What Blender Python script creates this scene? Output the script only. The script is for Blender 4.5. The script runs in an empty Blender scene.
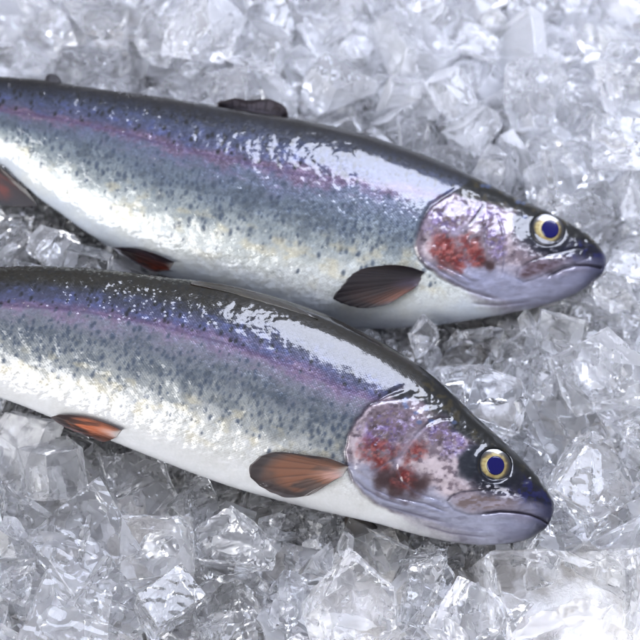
import bpy, bmesh, math, random
import numpy as np
from mathutils import Vector, Matrix, Quaternion, noise as mnoise

# ------------------------------------------------------------------ camera
RES = 640.0
ELEV = math.radians(64.0)          # how steeply the camera looks down
FOCAL, SENSOR, DIST = 90.0, 36.0, 0.88
TARGET = np.array([0.0, 0.0, 0.02])
VIEW = np.array([0.0, -math.cos(ELEV), math.sin(ELEV)])     # from the ice towards the camera
RIGHT = np.array([1.0, 0.0, 0.0])
UP = np.cross(VIEW, RIGHT)
CAM = TARGET + VIEW * DIST


def ray(px, py):
    """Unit-depth directions through photo pixels (arrays)."""
    k = SENSOR / FOCAL / RES
    px = np.asarray(px, float); py = np.asarray(py, float)
    return (-VIEW)[None, :] + ((px - 320) * k)[:, None] * RIGHT + ((320 - py) * k)[:, None] * UP


def on_plane(px, py, p0, n, off=0.0):
    d = ray(px, py)
    t = ((p0 - CAM) @ n + off) / (d @ n)
    return CAM + d * t[:, None]


def project(P):
    v = P - CAM
    dep = -(v @ VIEW)
    k = SENSOR / FOCAL / RES
    return 320 + (v @ RIGHT) / dep / k, 320 - (v @ UP) / dep / k, dep


# ------------------------------------------------------------------ numeric helpers
def hash2(i, j, seed):
    h = (i.astype(np.int64) * 374761393 + j.astype(np.int64) * 668265263 + int(seed) * 974634777) & 0xFFFFFFFF
    h = ((h ^ (h >> 13)) * 1274126177) & 0xFFFFFFFF
    return ((h ^ (h >> 16)) & 0xFFFFFF) / float(0xFFFFFF)


def vnoise(x, y, seed=0):
    i = np.floor(x); j = np.floor(y)
    fx = x - i; fy = y - j
    fx = fx * fx * (3 - 2 * fx); fy = fy * fy * (3 - 2 * fy)
    a = hash2(i, j, seed); b = hash2(i + 1, j, seed); c = hash2(i, j + 1, seed); d = hash2(i + 1, j + 1, seed)
    return (a * (1 - fx) + b * fx) * (1 - fy) + (c * (1 - fx) + d * fx) * fy


def fbm(x, y, seed=0, octaves=4):
    s = 0; amp = 0.5; tot = 0
    for o in range(octaves):
        s = s + amp * vnoise(x * 2 ** o + 17.3 * o, y * 2 ** o - 9.1 * o, seed + o); tot += amp; amp *= 0.5
    return s / tot


def sstep(a, b, x):
    t = np.clip((x - a) / (b - a), 0, 1)
    return t * t * (3 - 2 * t)


def pchip(xs, ys, x):
    """Monotone cubic interpolation."""
    xs = np.asarray(xs, float); ys = np.asarray(ys, float)
    h = np.diff(xs); d = np.diff(ys) / h
    m = np.zeros(len(xs))
    for i in range(1, len(xs) - 1):
        if d[i - 1] * d[i] > 0:
            w1 = 2 * h[i] + h[i - 1]; w2 = h[i] + 2 * h[i - 1]
            m[i] = (w1 + w2) / (w1 / d[i - 1] + w2 / d[i])
    m[0] = d[0]; m[-1] = d[-1]
    k = np.clip(np.searchsorted(xs, x) - 1, 0, len(h) - 1)
    t = (x - xs[k]) / h[k]
    return ((2 * t**3 - 3 * t**2 + 1) * ys[k] + (t**3 - 2 * t**2 + t) * h[k] * m[k]
            + (-2 * t**3 + 3 * t**2) * ys[k + 1] + (t**3 - t**2) * h[k] * m[k + 1])


def poly_dist(X, Y, pts, far=60.0):
    """Distance to a polyline, signed by side (+ on its left when y points down), and position along it 0..1."""
    best = np.full(X.shape, 1e9); sg = np.ones(X.shape); al = np.zeros(X.shape)
    n = len(pts) - 1
    xs = [p[0] for p in pts]; ys = [p[1] for p in pts]
    sel = np.where((X > min(xs) - far) & (X < max(xs) + far) & (Y > min(ys) - far) & (Y < max(ys) + far))[0]
    x = X[sel]; y = Y[sel]
    b = best[sel]; s_ = sg[sel]; a_ = al[sel]
    for i in range(n):
        ax, ay = pts[i]; bx, by = pts[i + 1]
        dx, dy = bx - ax, by - ay
        t = np.clip(((x - ax) * dx + (y - ay) * dy) / (dx * dx + dy * dy), 0, 1)
        d = np.hypot(x - ax - t * dx, y - ay - t * dy)
        c = dx * (y - ay) - dy * (x - ax)
        u = d < b
        b = np.where(u, d, b); s_ = np.where(u, np.where(c < 0, 1, -1), s_); a_ = np.where(u, (i + t) / n, a_)
    best[sel] = b; sg[sel] = s_; al[sel] = a_
    return best, sg, al


def in_poly(X, Y, pts):
    """Signed distance to a closed polygon (+ inside)."""
    P = list(pts) + [pts[0]]
    d, _, _ = poly_dist(X, Y, P)
    ins = np.zeros(X.shape, bool)
    for i in range(len(pts)):
        ax, ay = P[i]; bx, by = P[i + 1]
        if ay == by: continue
        ins ^= ((ay > Y) != (by > Y)) & (X < (bx - ax) * (Y - ay) / (by - ay) + ax)
    return np.where(ins, d, -d)


def blob(X, Y, cx, cy, rx, ry, rot=0.0, seed=0, rough=0.5, soft=0.35):
    c, s = math.cos(math.radians(rot)), math.sin(math.radians(rot))
    u = ((X - cx) * c + (Y - cy) * s) / rx; v = (-(X - cx) * s + (Y - cy) * c) / ry
    r = np.hypot(u, v) + (fbm(X / 7, Y / 7, seed, 3) - 0.5) * 2 * rough
    return 1 - sstep(1 - soft, 1 + soft, r)


def lin(c):
    c = np.asarray(c, float)
    return np.where(c <= 0.04045, c / 12.92, ((c + 0.055) / 1.055) ** 2.4)


def mesh_from(name, V, F):
    me = bpy.data.meshes.new(name)
    V = np.ascontiguousarray(V, dtype=np.float32); F = np.ascontiguousarray(F, dtype=np.int32)
    k = F.shape[1]
    me.vertices.add(len(V)); me.vertices.foreach_set('co', V.ravel())
    me.loops.add(F.size); me.loops.foreach_set('vertex_index', F.ravel())
    me.polygons.add(len(F)); me.polygons.foreach_set('loop_start', np.arange(0, F.size, k, dtype=np.int32))
    me.polygons.foreach_set('use_smooth', np.ones(len(F), dtype=bool))
    me.update(calc_edges=True); me.validate()
    return me


def set_attr(me, name, arr):
    a = me.attributes.new(name, 'FLOAT_COLOR', 'POINT')
    c = np.ones((len(me.vertices), 4), np.float32); c[:, :arr.shape[1]] = arr
    a.data.foreach_set('color', c.ravel())


# ------------------------------------------------------------------ fish shape
class Fish:
    def __init__(self, top, bot, tip, axis_from, lat, tilt, z, ref, w_mid):
        self.tip = np.array(tip, float)
        d = self.tip - np.array(axis_from, float); d /= np.hypot(*d)
        self.e1 = d; self.e2 = np.array([-d[1], d[0]])
        self.n = np.array([0.0, -math.sin(math.radians(tilt)), math.cos(math.radians(tilt))])
        self.p0 = on_plane([ref[0]], [ref[1]], np.array([0, 0, z]), np.array([0, 0, 1.0]))[0]
        self.px_m = (project(self.p0[None])[2][0]) * SENSOR / FOCAL / RES     # metres per photo pixel at the fish
        A = lambda pts: np.array([[(np.array(p) - self.tip) @ self.e1, (np.array(p) - self.tip) @ self.e2] for p in pts])
        self.T = A(top); self.B = A(bot)
        self.lat = lat
        self.w_mid = w_mid
        self.L = -min(self.T[:, 0].min(), self.B[:, 0].min())

    def edge(self, P, a):
        r = np.sqrt(np.maximum(-P[:, 0], 0)); o = np.argsort(r)
        return pchip(np.r_[0, r[o]], np.r_[0, P[o, 1]], np.sqrt(np.maximum(-a, 0)))

    def section(self, a):
        t = self.edge(self.T, a); b = self.edge(self.B, a)
        c = (t + b) / 2; h = np.maximum((b - t) / 2, 1e-3)
        x = -a
        ratio = np.interp(x, [0, 20, 60, 120, 200, 380, 560, 720], [0.62, 0.58, 0.54, 0.5, 0.51, 0.53, 0.46, 0.34]) * self.w_mid
        return c, h, h * ratio

    def px(self, a, b):
        return self.tip[0] + a * self.e1[0] + b * self.e2[0], self.tip[1] + a * self.e1[1] + b * self.e2[1]

    def ab(self, x, y):
        return (x - self.tip[0]) * self.e1[0] + (y - self.tip[1]) * self.e1[1], (x - self.tip[0]) * self.e2[0] + (y - self.tip[1]) * self.e2[1]

    def surf_z(self, x, y):
        """Height in photo pixels of the flank above the mid-plane at the spot that shows at x, y."""
        z = np.zeros(np.shape(x))
        for _ in range(4):
            # the raised flank shows shifted; undo that
            P = on_plane(x, y, self.p0, self.n, 0.0)
            Q = on_plane(x, y, self.p0, self.n, z * self.px_m) - z[:, None] * self.px_m * self.n
            X, Y, _d = project(Q)
            a, b = self.ab(X, Y)
            c, h, w = self.section(np.minimum(a, -0.01))
            u = np.clip((b - c) / h, -1, 1)
            z = w * np.sqrt(np.maximum(1 - u * u, 0)) ** 0.9
        return z

    def lift(self, x, y, z):
        """3-D points that show at photo pixels x, y and lie z pixels above the mid-plane."""
        return on_plane(np.asarray(x, float), np.asarray(y, float), self.p0, self.n, np.asarray(z) * self.px_m)

    def grid(self, na, nf, nb):
        s = np.linspace(0, 1, na)
        a = -self.L * (0.25 * s * s + 0.75 * s ** 1.0) * 1.0
        a = -self.L * np.where(s < 0.04, (s / 0.04) ** 2 * 0.02, 0.02 + (s - 0.04) / 0.96 * 0.98)
        a[0] = -0.02
        c, h, w = self.section(a)
        th = np.r_[np.linspace(0, math.pi, nf), math.pi + np.linspace(0, math.pi, nb + 2)[1:-1]]
        A = np.repeat(a[:, None], len(th), 1)
        sgn = np.where(th <= math.pi + 1e-6, 1.0, -1.0)
        Bc = c[:, None] - h[:, None] * np.cos(th)[None]
        Z = w[:, None] * (np.abs(np.sin(th)) ** 0.9 * sgn)[None]
        return A, Bc, Z, c, h, w, th


FISH_A = dict(
    top=[(-230, 306), (-175, 298), (-150, 293), (-110, 283), (-60, 273), (0, 267), (40, 266), (80, 268), (120, 271.5), (160, 277), (200, 281.5), (240, 288), (280, 298.5), (320, 312.5),
         (360, 331), (400, 353), (430, 374), (460, 400.5), (480, 420), (500, 438), (520, 457.5), (534, 472), (545, 486), (551, 497)],
    bot=[(-230, 350), (-175, 357), (-150, 361), (-110, 369), (-60, 382), (0, 398), (20, 405), (50, 417), (90, 433), (115, 442.5), (140, 452.5), (170, 464.5), (200, 476), (230, 486.5), (260, 495.5), (290, 503.5), (320, 511),
         (350, 517.5), (380, 524.5), (410, 533), (440, 540), (470, 544.5), (500, 544.5), (522, 541), (538, 534), (549, 523)],
    tip=(554, 510), axis_from=(0, 332), tilt=18.0, z=0.036, ref=(280, 400), w_mid=1.0,
    lat=[(-200, 318), (-60, 306), (0, 308), (80, 315), (160, 330), (240, 353), (300, 375), (340, 392), (375, 404), (430, 430), (554, 500)])
FISH_B = dict(
    top=[(-150, 82), (-100, 79), (-60, 76), (0, 77), (40, 80), (100, 89.5), (150, 96), (200, 104), (240, 110.5), (280, 117), (320, 124), (360, 134), (400, 147), (430, 158),
         (460, 171), (490, 185.5), (520, 200), (550, 213), (570, 224), (585, 233), (597, 243.5), (603.5, 253)],
    bot=[(-150, 138), (-100, 141), (-60, 145), (0, 164), (20, 181), (40, 199), (60, 213), (80, 228), (110, 247), (140, 264), (170, 278), (200, 289), (240, 303), (280, 315), (320, 324), (360, 328.5), (400, 328),
         (440, 324.5), (480, 318.5), (510, 313), (540, 306.5), (560, 300.5), (580, 291.5), (596, 280), (604, 270)],
    tip=(606, 262), axis_from=(0, 120), tilt=18.0, z=0.034, ref=(300, 210), w_mid=0.98,
    lat=[(-150, 112), (-60, 112), (0, 114), (60, 125), (120, 140), (200, 163), (280, 182), (350, 193), (430, 203), (500, 222), (606, 255)])

# ------------------------------------------------------------------ ice shapes
def halfspace_verts(planes):
    N = np.array([p[0] for p in planes]); D = np.array([p[1] for p in planes])
    out = []
    n = len(planes)
    for i in range(n):
        for j in range(i + 1, n):
            for k in range(j + 1, n):
                M = N[[i, j, k]]
                if abs(np.linalg.det(M)) < 1e-3: continue
                v = np.linalg.solve(M, D[[i, j, k]])
                if np.all(N @ v <= D + 1e-6): out.append(v)
    return out


def unit(v):
    return v / np.linalg.norm(v)


def ice_planes(kind, rng):
    rnd = lambda: unit(rng.normal(size=3))
    if kind == 'cube': half = np.array([1, rng.uniform(.8, 1), rng.uniform(.7, .95)])
    elif kind == 'slab': half = np.array([1, rng.uniform(.6, 1), rng.uniform(.2, .36)])
    elif kind == 'wedge': half = np.array([1, rng.uniform(.6, .85), rng.uniform(.5, .7)])
    elif kind == 'shard': half = np.array([1, rng.uniform(.38, .55), rng.uniform(.26, .42)])
    else: half = np.array([1, rng.uniform(.8, 1), rng.uniform(.65, .95)])
    pl = []
    for ax in range(3):
        for s in (-1, 1):
            nrm = np.zeros(3); nrm[ax] = s
            nrm = unit(nrm + rng.normal(size=3) * (0.05 if kind == 'cube' else 0.14 if kind == 'slab' else 0.22))
            pl.append((nrm, half[ax]))
    if kind == 'cube': cuts = rng.integers(1, 4); depth = (.62, .9)
    elif kind == 'slab': cuts = rng.integers(3, 6); depth = (.62, .95)
    elif kind == 'wedge': cuts = rng.integers(2, 4); depth = (.25, .6)
    elif kind == 'shard': cuts = rng.integers(3, 6); depth = (.4, .75)
    else: cuts = rng.integers(6, 9); depth = (.6, .85)
    for _ in range(cuts):
        d = rnd()
        if kind == 'slab': d = unit(d * np.array([1, 1, .35]))
        sup = float(np.sum(np.abs(d) * half))
        pl.append((d, sup * rng.uniform(*depth)))
    return pl


def ice_hull(planes):
    bm = bmesh.new()
    for v in halfspace_verts(planes): bm.verts.new(v)
    bmesh.ops.remove_doubles(bm, verts=bm.verts, dist=0.03)
    r = bmesh.ops.convex_hull(bm, input=bm.verts)
    bmesh.ops.delete(bm, geom=[e for e in r['geom_unused'] + r['geom_interior'] if isinstance(e, bmesh.types.BMVert)], context='VERTS')
    bmesh.ops.dissolve_limit(bm, angle_limit=math.radians(4), verts=bm.verts, edges=bm.edges)
    return bm


KINDS = ['slab', 'wedge', 'shard', 'slab', 'rough', 'wedge', 'shard', 'cube']
N_SHAPES = 40


def ice_shape(idx):
    rng = np.random.default_rng(900 + idx)
    kind = KINDS[idx % len(KINDS)]
    return kind, ice_planes(kind, rng), rng

# ------------------------------------------------------------------ scene basics
scene = bpy.context.scene
COL = scene.collection


def link(o, parent=None):
    COL.objects.link(o)
    if parent is not None: o.parent = parent
    return o


def obj(name, me, mat, parent=None):
    o = bpy.data.objects.new(name, me)
    if mat is not None and not me.materials: me.materials.append(mat)
    return link(o, parent)


def tag(o, label=None, cat=None, group=None, kind=None):
    for k, v in (('label', label), ('category', cat), ('group', group), ('kind', kind)):
        if v: o[k] = v
    return o


class NT:
    def __init__(self, name):
        self.m = bpy.data.materials.new(name); self.m.use_nodes = True
        self.t = self.m.node_tree; self.t.nodes.clear()
        self.out = self.n('OutputMaterial')

    def n(self, kind, ins=None, **props):
        nd = self.t.nodes.new('ShaderNode' + kind)
        for k, v in props.items(): setattr(nd, k, v)
        for k, v in (ins or {}).items(): self.set(nd.inputs[k], v)
        return nd

    def set(self, sock, v):
        if isinstance(v, bpy.types.NodeSocket): self.t.links.new(v, sock)
        elif isinstance(v, bpy.types.Node): self.t.links.new(v.outputs[0], sock)
        else: sock.default_value = v

    def math(self, op, a, b=None, clamp=False):
        nd = self.n('Math', operation=op, use_clamp=clamp)
        self.set(nd.inputs[0], a)
        if b is not None: self.set(nd.inputs[1], b)
        return nd.outputs[0]

    def vmath(self, op, a, b=None, scale=None):
        nd = self.n('VectorMath', operation=op)
        self.set(nd.inputs[0], a)
        if b is not None: self.set(nd.inputs[1], b)
        if scale is not None: self.set(nd.inputs['Scale'], scale)
        return nd.outputs[0]

    def ramp(self, f, lo, hi):
        nd = self.n('MapRange', {'Value': f, 'From Min': lo, 'From Max': hi}, interpolation_type='SMOOTHSTEP')
        return nd.outputs[0]

    def mix(self, f, a, b):
        nd = self.n('Mix', data_type='RGBA')
        self.set(nd.inputs['Factor'], f); self.set(nd.inputs[6], a); self.set(nd.inputs[7], b)
        return nd.outputs[2]


# ------------------------------------------------------------------ materials
def skin_material():
    t = NT('wet_fish_skin')
    col = t.n('Attribute', attribute_name='Col'); msk = t.n('Attribute', attribute_name='Mask')
    sep = t.n('SeparateColor', {0: msk.outputs['Color']})
    scale_amt, metal, rough = sep.outputs[0], sep.outputs[1], sep.outputs[2]
    uv = t.n('UVMap', uv_map='UVMap')
    # overlapping scales: stretched cells on the skin's own coordinates
    mp = t.n('Mapping', {0: uv.outputs[0], 'Scale': (1 / 2.3, 1 / 2.0, 1), 'Rotation': (0, 0, math.radians(45))})
    wob = t.n('TexNoise', {'Vector': uv.outputs[0], 'Scale': 0.05, 'Detail': 2.0})
    vv = t.vmath('ADD', mp.outputs[0], t.vmath('SCALE', wob.outputs['Color'], scale=1.2))
    vor = t.n('TexVoronoi', {'Vector': vv, 'Scale': 1.0, 'Randomness': 0.34}, voronoi_dimensions='2D', feature='F1')
    cell = vor.outputs['Color']
    dome = t.math('SUBTRACT', 1.0, vor.outputs['Distance'])
    fine = t.n('TexNoise', {'Vector': uv.outputs[0], 'Scale': 0.35, 'Detail': 3.0, 'Roughness': 0.6})
    broad = t.n('TexNoise', {'Vector': uv.outputs[0], 'Scale': 0.07, 'Detail': 3.0})
    h = t.math('ADD', t.math('MULTIPLY', dome, t.math('MULTIPLY', scale_amt, 0.5)), t.math('MULTIPLY', fine.outputs[0], 0.25))
    b1 = t.n('Bump', {'Strength': 0.75, 'Distance': 0.0003, 'Height': h})
    # each scale is tipped a little its own way, so some catch the light
    tip = t.vmath('SCALE', t.vmath('SUBTRACT', cell, (0.5, 0.5, 0.5)), scale=t.math('MULTIPLY', scale_amt, 0.20))
    nrm = t.vmath('NORMALIZE', t.vmath('ADD', b1.outputs[0], tip))
    # water film: smoother than the skin below it
    hc = t.math('ADD', t.math('MULTIPLY', dome, t.math('MULTIPLY', scale_amt, 0.13)), t.math('ADD', t.math('MULTIPLY', fine.outputs[0], 0.20), t.math('MULTIPLY', broad.outputs[0], 0.38)))
    b2 = t.n('Bump', {'Strength': 0.18, 'Distance': 0.0005, 'Height': hc})
    tip2 = t.vmath('SCALE', t.vmath('SUBTRACT', cell, (0.5, 0.5, 0.5)), scale=t.math('ADD', 0.012, t.math('MULTIPLY', msk.outputs['Alpha'], 0.38)))
    n2 = t.vmath('NORMALIZE', t.vmath('ADD', b2.outputs[0], tip2))
    rc = t.n('SeparateColor', {0: cell})
    vari = t.math('ADD', 0.86, t.math('MULTIPLY', rc.outputs[0], 0.26))
    varied = t.n('Mix', {}, data_type='RGBA', blend_type='MULTIPLY')
    t.set(varied.inputs['Factor'], scale_amt); t.set(varied.inputs[6], col.outputs['Color'])
    cmb = t.n('CombineColor', {0: vari, 1: vari, 2: vari}); t.set(varied.inputs[7], cmb.outputs[0])
    bs = t.n('BsdfPrincipled', {'Base Color': varied.outputs[2], 'Metallic': metal, 'Roughness': rough, 'Normal': nrm, 'Specular IOR Level': 0.15,
                                'Coat Weight': 1.0, 'Coat Roughness': 0.09, 'Coat IOR': 1.37, 'Coat Normal': n2,
                                'Subsurface Weight': 0.08, 'Subsurface Radius': (0.004, 0.003, 0.003), 'Subsurface Scale': 0.3})
    t.set(t.out.inputs[0], bs)
    return t.m


def fin_material():
    t = NT('wet_fin_membrane')
    col = t.n('Attribute', attribute_name='Col')
    nz = t.n('TexNoise', {'Scale': 900.0, 'Detail': 2.0})
    b = t.n('Bump', {'Strength': 0.3, 'Distance': 0.0004, 'Height': nz.outputs[0]})
    bs = t.n('BsdfPrincipled', {'Base Color': col.outputs['Color'], 'Roughness': 0.4, 'Normal': b, 'Specular IOR Level': 0.3, 'Coat Weight': 0.5, 'Coat Roughness': 0.1, 'Coat IOR': 1.4,
                                'Subsurface Weight': 0.15, 'Subsurface Radius': (0.004, 0.002, 0.001), 'Subsurface Scale': 0.2})
    t.set(t.out.inputs[0], bs)
    return t.m


def eye_material():
    t = NT('fish_iris')
    col = t.n('Attribute', attribute_name='Col')
    bs = t.n('BsdfPrincipled', {'Base Color': col.outputs['Color'], 'Metallic': 0.15, 'Roughness': 0.35, 'Coat Weight': 1.0, 'Coat Roughness': 0.02})
    t.set(t.out.inputs[0], bs)
    return t.m


def pupil_material():
    t = NT('fish_pupil')
    bs = t.n('BsdfPrincipled', {'Base Color': (0.001, 0.001, 0.045, 1), 'Roughness': 0.2, 'Specular IOR Level': 0.2, 'Coat Weight': 0.5, 'Coat Roughness': 0.03})
    t.set(t.out.inputs[0], bs)
    return t.m


def ice_material():
    t = NT('crushed_ice')
    info = t.n('ObjectInfo'); geo = t.n('NewGeometry'); fa = t.n('Attribute', attribute_name='facet')
    rnd = t.math('ADD', info.outputs['Random'], geo.outputs['Random Per Island'])
    off = t.n('CombineXYZ', {0: t.math('MULTIPLY', info.outputs['Random'], 3.7), 1: t.math('MULTIPLY', fa.outputs['Fac'], 0.9), 2: 0.0})
    p = t.vmath('ADD', geo.outputs['Position'], off)
    frost = t.n('SeparateColor', {0: info.outputs['Color']}).outputs[0]
    facet = t.math('FRACT', t.math('ADD', t.math('MULTIPLY', fa.outputs['Fac'], 5.3), rnd))
    n1 = t.n('TexNoise', {'Vector': p, 'Scale': 60.0, 'Detail': 2.0, 'Roughness': 0.5, 'Distortion': 0.4})
    n2 = t.n('TexNoise', {'Vector': p, 'Scale': 420.0, 'Detail': 3.0, 'Roughness': 0.6})
    n3 = t.n('TexNoise', {'Vector': p, 'Scale': 70.0, 'Detail': 3.0, 'Roughness': 0.6, 'Distortion': 0.8})
    shell = t.n('TexWave', {'Vector': p, 'Scale': 55.0, 'Distortion': 7.0, 'Detail': 2.0, 'Detail Scale': 0.7}, wave_type='RINGS')
    # faces that broke rough are frosted a little; the others are clear as glass
    rough_face = t.ramp(t.math('ADD', facet, t.math('MULTIPLY', t.math('SUBTRACT', frost, 0.5), 0.8)), 0.35, 0.95)
    h = t.math('ADD', t.math('MULTIPLY', n1.outputs[0], 0.22), t.math('MULTIPLY', shell.outputs['Fac'], t.math('MULTIPLY', t.ramp(facet, 0.55, 0.75), 0.06)))
    h = t.math('ADD', h, t.math('MULTIPLY', n3.outputs[0], t.math('ADD', 0.02, t.math('MULTIPLY', rough_face, 0.09))))
    b = t.n('Bump', {'Strength': 0.5, 'Distance': 0.003, 'Height': h})
    gl = t.n('BsdfGlass', {'Color': (0.994, 0.996, 1.0, 1), 'IOR': 1.31, 'Normal': b, 'Roughness': t.math('MULTIPLY', rough_face, 0.10)}, distribution='GGX')
    # air-filled ice scatters white
    df = t.n('BsdfDiffuse', {'Color': (0.94, 0.95, 0.985, 1), 'Normal': b})
    tr = t.n('BsdfTranslucent', {'Color': (0.94, 0.95, 0.985, 1), 'Normal': b})
    fr = t.n('MixShader', {0: 0.5, 1: df.outputs[0], 2: tr.outputs[0]})
    fac = t.math('ADD', t.math('MULTIPLY', rough_face, t.math('ADD', 0.10, t.math('MULTIPLY', frost, 0.17))), t.math('MULTIPLY', frost, 0.08))
    fac = t.math('ADD', fac, 0.03, clamp=True)
    mx = t.n('MixShader', {0: fac, 1: gl.outputs[0], 2: fr.outputs[0]})
    t.set(t.out.inputs[0], mx)
    return t.m


def bed_material():
    t = NT('ice_bed_surface')
    tc = t.n('TexCoord')
    n = t.n('TexNoise', {'Vector': tc.outputs['Object'], 'Scale': 45.0, 'Detail': 6.0, 'Roughness': 0.6})
    c = t.mix(t.ramp(n.outputs[0], 0.4, 0.65), (0.42, 0.40, 0.38, 1), (0.85, 0.85, 0.87, 1))
    b = t.n('Bump', {'Strength': 0.8, 'Distance': 0.01, 'Height': n.outputs[0]})
    bs = t.n('BsdfPrincipled', {'Base Color': c, 'Roughness': 0.5, 'Normal': b})
    t.set(t.out.inputs[0], bs)
    return t.m


SKIN = skin_material(); FIN = fin_material(); IRIS = eye_material(); PUPIL = pupil_material(); ICE = ice_material(); BED = bed_material()

# ------------------------------------------------------------------ fish: relief and colouring traced on the flank
HEAD_A = dict(jaw=(142, 146, 166), soft_y=508, dry=lambda a: 1 - sstep(-450, -360, a),
    opercle=[(412, 387), (400, 391), (388, 395.5), (370, 406), (357, 420), (349, 437), (345.5, 452), (347, 466), (354, 481), (364, 493), (378, 504), (396, 512), (425, 518)],
    headline=[(520, 300), (440, 366), (412, 387), (400, 391), (388, 395.5), (370, 406), (357, 420), (349, 437), (345.5, 452), (347, 466), (354, 481), (364, 493), (378, 504), (396, 512), (425, 520), (452, 533), (480, 560)],
    folds=[[(352, 476), (366, 489), (384, 499), (410, 507)], [(378, 504), (412, 513), (452, 524)], [(366, 485), (392, 497), (425, 503), (455, 515)], [(420, 524), (450, 533), (495, 538)]],
    preop=[(450, 418.5), (440, 418), (430, 421.5), (420, 430), (409, 444), (400, 456), (396, 466)],
    lines=[[(396, 466), (401, 480), (415, 492), (440, 500)], [(372, 403), (388, 401), (402, 399)], [(405, 455), (388, 462), (374, 472)]],
    maxilla=[(448, 501.5), (452, 496.5), (462, 492.5), (480, 491), (497, 491.5), (512, 494), (526, 499), (538, 509), (520, 511), (500, 510.5), (485, 513), (468, 513.5), (455, 509)],
    slit=[(478, 515), (486, 513), (500, 511), (515, 512), (530, 514.5), (541, 519), (549, 524)],
    eye=(494.5, 465.5), eye_r=16.0, pupil=(495.5, 465.5), pupil_r=9.0, nostril=(528, 478),
    reds=[(377, 451, 15, 11, 10), (414, 451, 11, 8, -20), (405, 477, 10, 11, 0), (382, 465, 8, 6, 0)], darks=[(388, 480, 14, 12, 35), (402, 484, 16, 13, 30), (420, 484, 10, 9, 0)],
    mauve=[(385, 428, 24, 13, -20), (440, 432, 15, 9, -10), (452, 446, 13, 12, 0), (378, 440, 24, 12, -15)],
    steps=[([(352, 468), (372, 480), (392, 492), (418, 500)], 1.0, 16), ([(447, 419), (432, 423), (420, 432), (409, 445), (400, 457), (396, 470), (402, 484), (418, 494)], 1.1, 14)],
    pales=[(360, 464, 9, 15, 0), (402, 463, 26, 4, -8), (450, 470, 22, 17, 0), (355, 440, 7, 18, 10), (442, 491, 24, 7, 5), (428, 466, 12, 14, 0)],
    max_col=((132, 124, 134), (98, 84, 82)))
HEAD_B = dict(jaw=(136, 140, 164), soft_y=286, dry=lambda a: 0.7 * (1 - sstep(-520, -400, a)),
    opercle=[(461, 187.5), (453, 192), (444, 198), (432, 208), (423, 220), (417.5, 234), (416, 248), (420, 259), (429, 267), (444, 278), (460, 286), (478, 294)],
    headline=[(560, 110), (480, 170), (461, 187.5), (453, 192), (444, 198), (432, 208), (423, 220), (417.5, 234), (416, 248), (420, 259), (429, 267), (444, 278), (460, 286), (478, 294), (505, 305), (525, 330)],
    folds=[[(424, 259), (440, 270), (458, 281), (472, 288)], [(445, 278), (470, 291), (500, 300)], [(432, 262), (455, 272), (475, 282)], [(470, 303), (500, 305), (540, 300)]],
    preop=[(484, 205), (477, 215), (470, 224), (460, 231), (452, 235)],
    lines=[[(484, 222), (486, 238), (485, 252)], [(504.5, 248), (504, 262), (502, 276)], [(498, 215), (503, 230), (504, 246)]],
    maxilla=[(517, 277), (519, 270), (528, 263), (545, 257), (560, 253.5), (574, 250), (584, 249), (588, 257), (575, 262), (560, 266), (548, 272), (535, 278), (524, 281)],
    slit=[(546, 279), (552, 274.5), (562, 269), (575, 265), (588, 265), (601, 268)],
    eye=(548, 229), eye_r=15.8, pupil=(550, 229.5), pupil_r=9.0, nostril=(584, 241),
    reds=[(442, 245, 10, 9, 30), (449, 255, 13, 12, 40), (456, 262, 7, 9, 0), (471, 248, 9, 12, 0), (478, 258, 6, 7, 0)], darks=[(449, 259, 8, 7, 0), (482, 262, 4, 4, 0), (490, 266, 4, 4, 0)],
    mauve=[(446, 220, 22, 16, -30), (482, 212, 14, 12, -20), (496, 234, 12, 22, 0), (470, 270, 20, 10, 10)],
    steps=[([(424, 262), (442, 270), (462, 278), (480, 283)], 0.9, 14), ([(484, 206), (483, 222), (486, 238), (485, 254), (480, 268)], 1.0, 12)],
    pales=[(428, 246, 6, 15, 0), (466, 271, 20, 8, 10), (501, 275, 11, 14, 0), (512, 230, 7, 20, 0), (470, 229, 10, 5, -30)],
    max_col=((96, 84, 96), (62, 46, 50)))


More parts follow.
